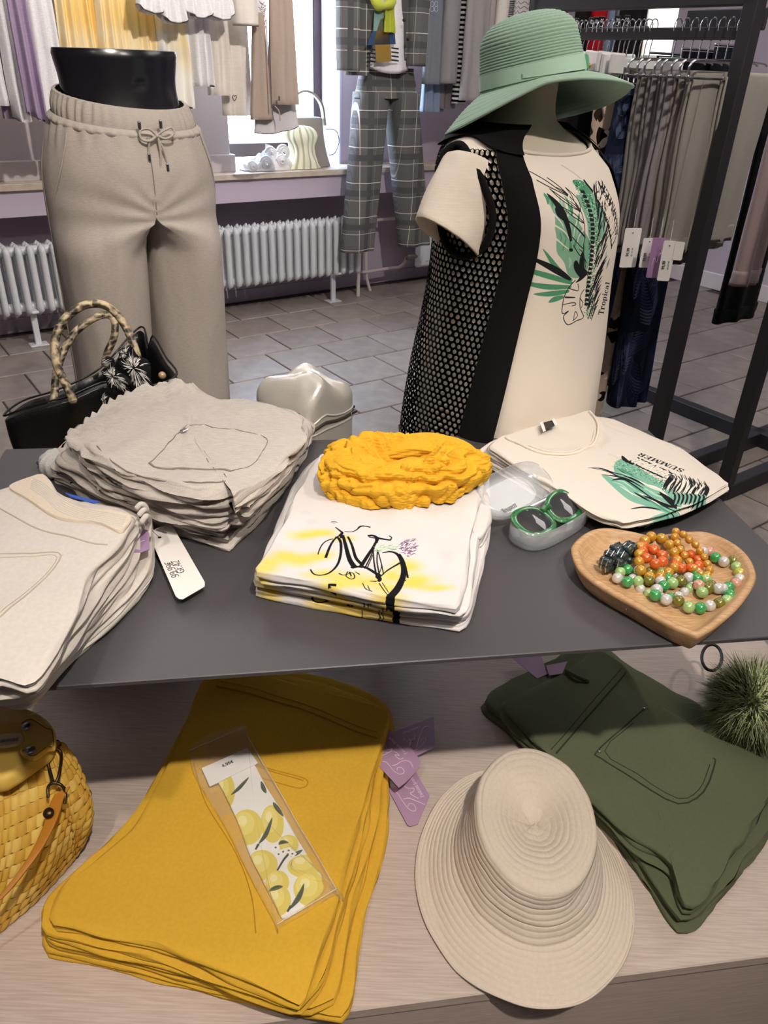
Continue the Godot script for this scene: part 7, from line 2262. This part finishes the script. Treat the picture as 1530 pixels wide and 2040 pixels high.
	var tags = [["lilac brand tag with white script lying lowest, its end touching the beige sun hat", [400, 1150, 560, 1135, 830, 905, 1040, 1265, 862, 1695, 740, 1735, 700, 1710], S + 0.004, [[515, 1205, 560, 1240, 610, 1320, 690, 1430, 770, 1495, 830, 1480, 800, 1400, 730, 1385, 710, 1430], [640, 1315, 720, 1300, 800, 1330, 900, 1370, 968, 1400], [870, 1305, 800, 1270, 745, 1225, 790, 1200, 800, 1150, 720, 1150, 650, 1120]], [955, 1275, 780, 975]],
		["lilac brand tag with white script pointing up beside the mustard waistband", [480, 300, 1100, 62, 1122, 520, 850, 655, 640, 700], S + 0.022, [[780, 578, 850, 555, 920, 500, 980, 430, 975, 390, 920, 400, 905, 450], [840, 522, 880, 380, 940, 240, 1000, 205, 1048, 235], [820, 330, 800, 410, 770, 400, 730, 520, 740, 400, 700, 440, 650, 390, 640, 440]], [885, 200, 625, 300]],
		["lilac brand tag with curled script card lying topmost across the other lilac tags", [345, 190, 480, 298, 620, 410, 800, 590, 905, 740, 880, 840, 760, 980, 680, 1060, 570, 1145, 400, 960, 185, 730, 215, 560, 265, 395], S + 0.040, [[320, 740, 380, 755, 440, 820, 500, 890, 580, 935, 650, 910, 620, 840, 550, 840, 545, 880], [470, 805, 530, 790, 600, 745, 680, 728, 750, 760, 785, 830], [640, 690, 580, 705, 510, 640, 580, 650, 480, 580, 430, 600, 300, 655, 255, 630, 300, 600, 420, 600, 470, 550, 420, 560, 380, 540, 360, 460, 330, 500, 300, 500, 340, 410]], [700, 615, 445, 372]]]
	for q in tags:
		var l: Array = zt.call(q[1])
		var hh: float = q[2]
		var at = on(l[0], l[1], hh)
		var tg = thing("brand_tag", q[0], "price tag", at, "lilac tags beside the mustard trousers")
		part(tg, "card", flat_plate(l, hh, 0.0008, Vector3.ZERO, 0), lilac)
		var script = []
		for s in q[3]:
			var pts = []
			var zs: Array = zt.call(s)
			for i in range(0, zs.size(), 2): pts.append(on(zs[i], zs[i + 1], hh + 0.0006))
			script.append(tube(smooth_path(pts, 6), 0.00055, 5))
		part(tg, "script_lettering", join(script), pale)
		var e: Array = zt.call(q[4])
		part(tg, "small_lettering", flat_text("Fashion Store", Vector2(e[0], e[1]), Vector2(e[2], e[3]), hh + 0.0006, 1.1, true), pale)
	# ---- olive trousers ----
	rng.seed = 52
	var yo = S + 0.056
	var ot = trace([1185, 1298, 1232, 1318, 1300, 1386, 1400, 1452, 1545, 1522, 1562, 1545, 1500, 1640, 1440, 1730, 1394, 1790, 1366, 1797, 1352, 1770, 1350, 1738, 1320, 1706, 1262, 1672, 1190, 1600, 1100, 1510, 1030, 1437, 1004, 1408, 1012, 1388, 1080, 1360, 1140, 1322], yo)
	var ob = trace([1180, 1300, 1300, 1380, 1560, 1510, 1590, 1560, 1490, 1722, 1402, 1832, 1380, 1852, 1345, 1854, 1310, 1805, 1230, 1690, 1100, 1560, 1000, 1455, 964, 1424, 976, 1400, 1080, 1345], S)
	var ow = wrinkles(0.008, 5.5, 61.0, 0.4)
	var pos2 = ["lower", "upper"]
	lab = []
	for q in pos2: lab.append("dark olive trousers on the plinth, the %s pair of two" % q)
	var olv = pile("olive_trousers", ob, ot, S, yo, 2, M.olive, lab, "trousers", "olive trousers stacked on the plinth", {"folds": 2, "bump": ow, "edge": 0.013, "wave": 0.006, "jit": 0.0, "seed": 62.0})
	var otop: Node3D = olv[1]
	var oth = mat(hex("343825"), 0.95)
	part(otop, "pocket_seam", join([seam([1282, 1412, 1235, 1455, 1188, 1498, 1198, 1510, 1270, 1555, 1350, 1603, 1402, 1576, 1424, 1522, 1420, 1512], yo, 0.0013, ow, false, 3), seam([1262, 1440, 1205, 1496, 1270, 1540, 1350, 1592, 1394, 1570, 1414, 1524], yo, 0.0007, ow, false, 3)]), oth)
	part(otop, "waist_seam", join([seam([1247, 1340, 1200, 1396, 1150, 1452, 1108, 1502], yo, 0.0016, ow), seam([1238, 1332, 1190, 1388, 1140, 1446, 1098, 1494], yo, 0.0008, ow)]), oth)
	part(otop, "belt_loop", tube(smooth_path([on(1128, 1336, yo + 0.004), on(1150, 1348, yo + 0.010), on(1172, 1357, yo + 0.004)], 4), 0.004, 8), M.olive)
	for q in [[1283, 1412], [1194, 1498]]:
		var rp = on(q[0], q[1], yo)
		part(otop, "rivet", ball(rp + Vector3(0, ow.call(rp.x, rp.z) + 0.001, 0), 0.0032, 12, 8), M.chrome)
	var dt = thing("brand_tag", "dark lilac tag in the shade under the table behind the olive trousers", "price tag", on(1060, 1335, S + 0.002))
	part(dt, "card", flat_plate([1022, 1312, 1075, 1300, 1092, 1342, 1070, 1352], S + 0.030, 0.0008), lilac)
	var dt2 = thing("brand_tag", "second lilac tag in the shade, nearest the olive waistband", "price tag", on(1105, 1335, S + 0.002))
	part(dt2, "card", flat_plate([1088, 1326, 1130, 1318, 1120, 1342, 1094, 1346], S + 0.034, 0.0008), lilac)
	build_sun_hat()
	build_pompom()
	build_woven_bag()

func build_sun_hat() -> void:
	var S = SHELF_Y
	var cx = tab(0.352, 0.700, 0)       # crown
	var bx = tab(0.340, 0.680, 0)       # brim
	var t = thing("sun_hat", "beige stitched sun hat with a wide drooping brim lying on the plinth", "hat", Vector3(bx.x, S, bx.z))
	var felt = cloth(hex("dccfbf"), "twill", 11.0, 0.0)
	# rings: 0..1 crown tip to crown edge, 1..2 crown wall, 2..3 brim
	var axr = (TU * 0.20 + TV * 0.98).normalized()
	var axs = Vector3.UP.cross(axr)
	var f = func(u: float, k: float) -> Vector3:
		var a = u * TAU
		var c = cos(a)
		var s = sin(a)
		var dent = 0.0
		var p: Vector3
		if k <= 1.0:
			var r = k
			var y = 0.126 - 0.034 * pow(1 - r, 1.2) * (1 + 0.3 * c) - 0.012 * pow(r, 9.0)
			y -= 0.006 * exp(-pow((r - 0.25) * 5, 2))
			p = cx + axr * c * 0.120 * r + axs * s * 0.088 * r + Vector3.UP * y
			p += Vector3.UP * 0.010 * r * c
		elif k <= 2.0:
			var e = k - 1
			var rl = lerpf(0.120, 0.122, e) + 0.016 * e * e
			var rs = lerpf(0.088, 0.100, e) + 0.010 * e * e
			var y = 0.114 * (1 - e) + 0.034 * e
			p = cx.lerp(cx * 0.7 + bx * 0.3, e) + axr * c * rl + axs * s * rs + Vector3.UP * (y + 0.010 * c * (1 - e))
			dent = 0.010 * exp(-pow((e - 0.35) * 3.5, 2)) * exp(-pow(sin((a - 4.1) / 2) * 4.0, 2))
		else:
			var e = k - 2
			var rl = lerpf(0.138, 0.190, e)
			var rs = lerpf(0.110, 0.160, e)
			var y = lerpf(0.034, 0.006, pow(e, 0.8)) + 0.010 * e * sin(2 * a + 0.7) + 0.006 * e * sin(3 * a)
			p = (cx * 0.7 + bx * 0.3).lerp(bx, e) + axr * c * rl + axs * s * rs + Vector3.UP * maxf(y, 0.003 + 0.002 * e)
		var n = (axr * c / 0.12 + axs * s / 0.09).normalized()
		p -= n * dent
		p += n * 0.0016 * nz.get_noise_3d(c * 150, s * 150, k * 200)
		p.y += 0.0012 * nz.get_noise_3d(c * 220, s * 220, k * 150)
		return p + Vector3.UP * S
	# every stitched ring is a shallow welt; puckers between the stitches
	var welt = func(u: float, k: float) -> Vector3:
		var p: Vector3 = f.call(u, k)
		var n: float
		if k <= 1: n = k * 11
		elif k <= 2: n = (k - 1) * 9
		else: n = (k - 2) * 9
		var g = absf(sin(n * PI))
		var up = 0.0022 * (pow(g, 0.35) - 1) + 0.0004 * sin(u * TAU * 55 + n) * pow(g, 0.5) * nz.get_noise_2d(u * 900, k * 300) * 3
		return p + Vector3.UP * up * (1.0 if k <= 1.05 or k >= 2 else 0.4) + (p - cx - Vector3.UP * p.y + Vector3.UP * 0).normalized() * up * (0.8 if k > 1 and k < 2.2 else 0.2)
	part(t, "crown", grid(150, 150, func(u, v): return welt.call(u, v * 2.0), true, true), felt)
	part(t, "brim", grid(150, 80, func(u, v): return welt.call(u, 2.0 + v), true, true), felt)
	var rings = []
	for n in range(2, 11): rings.append(n / 11.0)
	for n in range(1, 9): rings.append(1 + n / 9.0)
	for n in range(1, 9): rings.append(2 + n / 9.0)
	var stitch = []
	for k in rings: stitch.append(tube(PackedVector3Array(range(110).map(func(i): return welt.call(i / 110.0, k))), 0.00065, 5, true))
	part(t, "stitching", join(stitch), mat(hex("a89880"), 0.95)).set_meta("kind", "stuff")
	part(t, "brim_edge", tube(PackedVector3Array(range(120).map(func(i): return f.call(i / 120.0, 3.0))), 0.0016, 6, true), felt)
	part(t, "sweat_band", grid(90, 4, func(u, v): return f.call(u, 2.0 - 0.2 * v) - Vector3.UP * 0.002, true), felt)

func build_pompom() -> void:
	var c = on(1500, 1402, SHELF_Y + 0.085)
	var t = thing("fur_pompom", "fluffy lime green fur pompom under the table's right corner", "pompom", Vector3(c.x, SHELF_Y, c.z))
	var core = mat(hex("c0c896"), 0.95)
	part(t, "core", ball(c, 0.050, 24, 16), core)
	rng.seed = 71
	var v = PackedVector3Array()
	var n = PackedVector3Array()
	var ix = PackedInt32Array()
	var col = PackedColorArray()
	for i in 9000:
		var d = Vector3(rng.randfn(), rng.randfn(), rng.randfn()).normalized()
		var l = rng.randf_range(0.030, 0.050)
		var bend = Vector3(rng.randfn(), rng.randfn() - 0.7, rng.randfn()) * 0.010
		var side = d.cross(Vector3(rng.randfn(), rng.randfn(), rng.randfn())).normalized() * 0.0006
		var p = c + d * 0.046
		var q = p + d * l * 0.55 + bend * 0.35
		var e = p + d * l + bend
		if e.y < SHELF_Y + 0.002: e.y = SHELF_Y + 0.002
		if q.y < SHELF_Y + 0.002: q.y = SHELF_Y + 0.002
		var b = v.size()
		v.append_array([p - side, p + side, q - side * 0.8, q + side * 0.8, e])
		for k in 5: n.append(d)
		ix.append_array([b, b + 1, b + 2, b + 1, b + 3, b + 2, b + 2, b + 3, b + 4])
		var s = rng.randf_range(0.75, 1.15)
		var cc = Color(0.70 * s, 0.76 * s, 0.44 * s)
		for k in 5: col.append(cc)
	var hm = mat(Color.WHITE, 0.8, 0, 0.2)
	hm.vertex_color_use_as_albedo = true
	var h = part(t, "fur", arr_mesh(v, ix, n, PackedVector2Array(), col), hm)
	h.set_meta("kind", "stuff")
	part(t, "ring", tube(smooth_path(range(9).map(func(k): return on(1418 + 20 * cos(TAU * k / 9), 1310 + 26 * sin(TAU * k / 9), SHELF_Y + 0.10)), 4, true), 0.003, 8, true), M.black, "dark key ring")

func build_woven_bag() -> void:
	var S = SHELF_Y
	var at = on(60, 1800, S)
	var t = thing("woven_bag", "yellow woven leather handbag with a brown strap at the plinth's left end", "handbag", at)
	var backing = mat(hex("7a5a1c"), 0.9)
	var hide = mat(hex("dcb758"), 0.5, 0.0, 0.4)
	hide.normal_enabled = true
	hide.normal_texture = T.leather_n
	hide.normal_scale = 0.25
	hide.uv1_triplanar = true
	hide.uv1_scale = Vector3.ONE * 12
	var bottom = smooth_path([on(-150, 1960, S + 0.004), on(-60, 1905, S + 0.004), on(0, 1852, S + 0.004), on(70, 1792, S + 0.004), on(135, 1722, S + 0.006), on(157, 1688, S + 0.02), on(160, 1640, S + 0.03), on(140, 1560, S + 0.03)], 8)
	var high = smooth_path([on(-150, 1560, S + 0.205), on(-60, 1540, S + 0.205), on(-10, 1530, S + 0.205), on(50, 1516, S + 0.204), on(92, 1502, S + 0.200), on(112, 1496, S + 0.195), on(112, 1480, S + 0.19), on(100, 1462, S + 0.19)], 8)
	var nb = bottom.size() - 1
	var surf = func(u: float, v: float) -> Vector3:
		var i = clampf(u, 0, 1) * nb
		var k = mini(int(i), nb - 1)
		var p = bottom[k].lerp(bottom[k + 1], i - k)
		var q = high[k].lerp(high[k + 1], i - k)
		var out = ((bottom[k + 1] - bottom[k]).cross(Vector3.UP)).normalized()
		if out.dot(Vector3(0, EYE, 0) - p) < 0: out = -out
		return p.lerp(q, v) + out * (0.034 * sin(v * PI * 0.85 + 0.25) - 0.006) * (1.0 - 0.45 * smoothstep(0.7, 1.0, u)) + out * 0.004 * sin(u * 20) * sin(v * 5)
	part(t, "lining", grid(56, 14, func(u, v): return surf.call(u, v), false, false), backing)
	# the woven strips, each a small pillow
	var tones = []
	rng.seed = 81
	for k in 3:
		var m: StandardMaterial3D = hide.duplicate()
		m.albedo_color = [hex("d9b04e"), hex("cda142"), hex("e0bd62")][k]
		tones.append(m)
	var nu = 25
	var nv = 13
	for j in nv:
		for i in nu:
			var u0 = (i + 0.5 * (j % 2)) / nu + 0.012 * sin(j * 0.9)
			var v0 = float(j) / nv
			if u0 + 1.0 / nu > 1.02: continue
			var mesh = grid(4, 4, func(u, v):
				var uu: float = u0 + u * 0.99 / nu + (v - 0.5) * 0.008
				var vv: float = v0 + v * 0.98 / nv
				var p: Vector3 = surf.call(uu, vv)
				var e = Vector3.UP.cross(surf.call(uu + 0.01, vv) - surf.call(uu - 0.01, vv)).normalized()
				if e.dot(Vector3(0, EYE, 0) - p) < 0: e = -e
				return p + e * (0.0010 + 0.0036 * sin(clampf(u * 1.04, 0, 1) * PI * 0.92) * (0.55 + 0.45 * sin(v * PI))), false, false)
			part(t, "woven_strip", mesh, tones[rng.randi() % 3])
	# leather top with the zip
	var yt = S + 0.212
	part(t, "leather_top", slab(trace([-140, 1415, -30, 1405, 30, 1408, 70, 1420, 98, 1440, 108, 1462, 108, 1488, 98, 1506, 70, 1528, 30, 1556, 0, 1568, -60, 1560, -140, 1570], yt), yt - 0.02, 0.030, {"n": 90, "edge": 0.012, "wave": 0.002, "bump": wrinkles(0.008, 9, 83.0, 0.3)}), hide)
	var yz = yt + 0.013
	part(t, "zip_tape", slab(trace([-140, 1478, -40, 1470, 38, 1462, 40, 1482, -40, 1494, -140, 1500], yz), yz - 0.004, 0.006, {"n": 60, "edge": 0.001, "wave": 0.0}), mat(hex("e6d3ae"), 0.8))
	var teeth = []
	for k in 26: teeth.append(box(Vector3(0.0014, 0.002, 0.005), 0.0003, on(-60 + k * 3.8, 1484 - k * 0.46, yz + 0.003), Basis(TU, Vector3.UP, -TV)))
	var zp = part(t, "zip_teeth", join(teeth), M.steel)
	zp.set_meta("kind", "stuff")
	part(t, "end_tab", slab(trace([38, 1436, 60, 1428, 92, 1446, 108, 1452, 110, 1488, 96, 1492, 70, 1510, 50, 1508, 40, 1496, 48, 1478, 46, 1458], yz + 0.004), yz - 0.004, 0.012, {"n": 80, "edge": 0.003, "wave": 0.0008}), hide, "stitched leather end tab")
	part(t, "tab_stitching", seam([44, 1440, 62, 1433, 90, 1450, 104, 1456, 106, 1486, 94, 1488, 70, 1505, 54, 1503, 46, 1494], yz + 0.0085, 0.0007, func(_x, _z): return 0.0), mat(hex("8a6420"), 0.9))
	for q in [[53, 1448], [60, 1496]]:
		part(t, "rivet", lathe([Vector2(0.0075, 0), Vector2(0.0075, 0.002), Vector2(0.005, 0.004), Vector2(0, 0.0046)], 18, on(q[0], q[1], yz + 0.008)), M.steel)
	part(t, "loose_thread", tube(smooth_path([on(60, 1424, yz + 0.008), on(74, 1420, yz + 0.014), on(87, 1416, yz + 0.02)], 4), 0.0005, 5), M.white)
	var bronze = mat(hex("4a3b2a"), 0.35, 0.8)
	var yk = S + 0.205
	part(t, "snap_hook", join([tube(smooth_path([on(98, 1498, yk), on(112, 1492, yk), on(122, 1502, yk - 0.006), on(119, 1535, yk - 0.012), on(113, 1556, yk - 0.018), on(106, 1557, yk - 0.018), on(98, 1530, yk - 0.01), on(92, 1506, yk)], 6, true), 0.0022, 8, true), tube(smooth_path([on(96, 1588, yk - 0.03), on(96, 1568, yk - 0.022), on(106, 1560, yk - 0.018), on(122, 1564, yk - 0.022), on(130, 1580, yk - 0.026), on(129, 1600, yk - 0.034)], 6), 0.0022, 8)]), bronze)
	var brown = mat(hex("b5761f"), 0.5)
	var sp = smooth_path([on(124, 1576, yk - 0.026), on(112, 1600, yk - 0.030), on(98, 1645, yk - 0.036), on(70, 1700, yk - 0.046), on(30, 1755, yk - 0.060), on(-10, 1800, yk - 0.072), on(-80, 1860, yk - 0.09)], 8)
	part(t, "strap", strap(sp, func(k): return (TU * 0.9 + TV * 0.4 + Vector3.UP * 0.25).normalized() * (1.0 - 0.35 * k), 0.022, 0.004), brown)
	part(t, "strap_rivet", lathe([Vector2(0.007, 0), Vector2(0.007, 0.002), Vector2(0.004, 0.004), Vector2(0, 0.0045)], 18, on(97, 1620, yk - 0.026), Basis(Vector3.RIGHT, 0.5)), bronze)
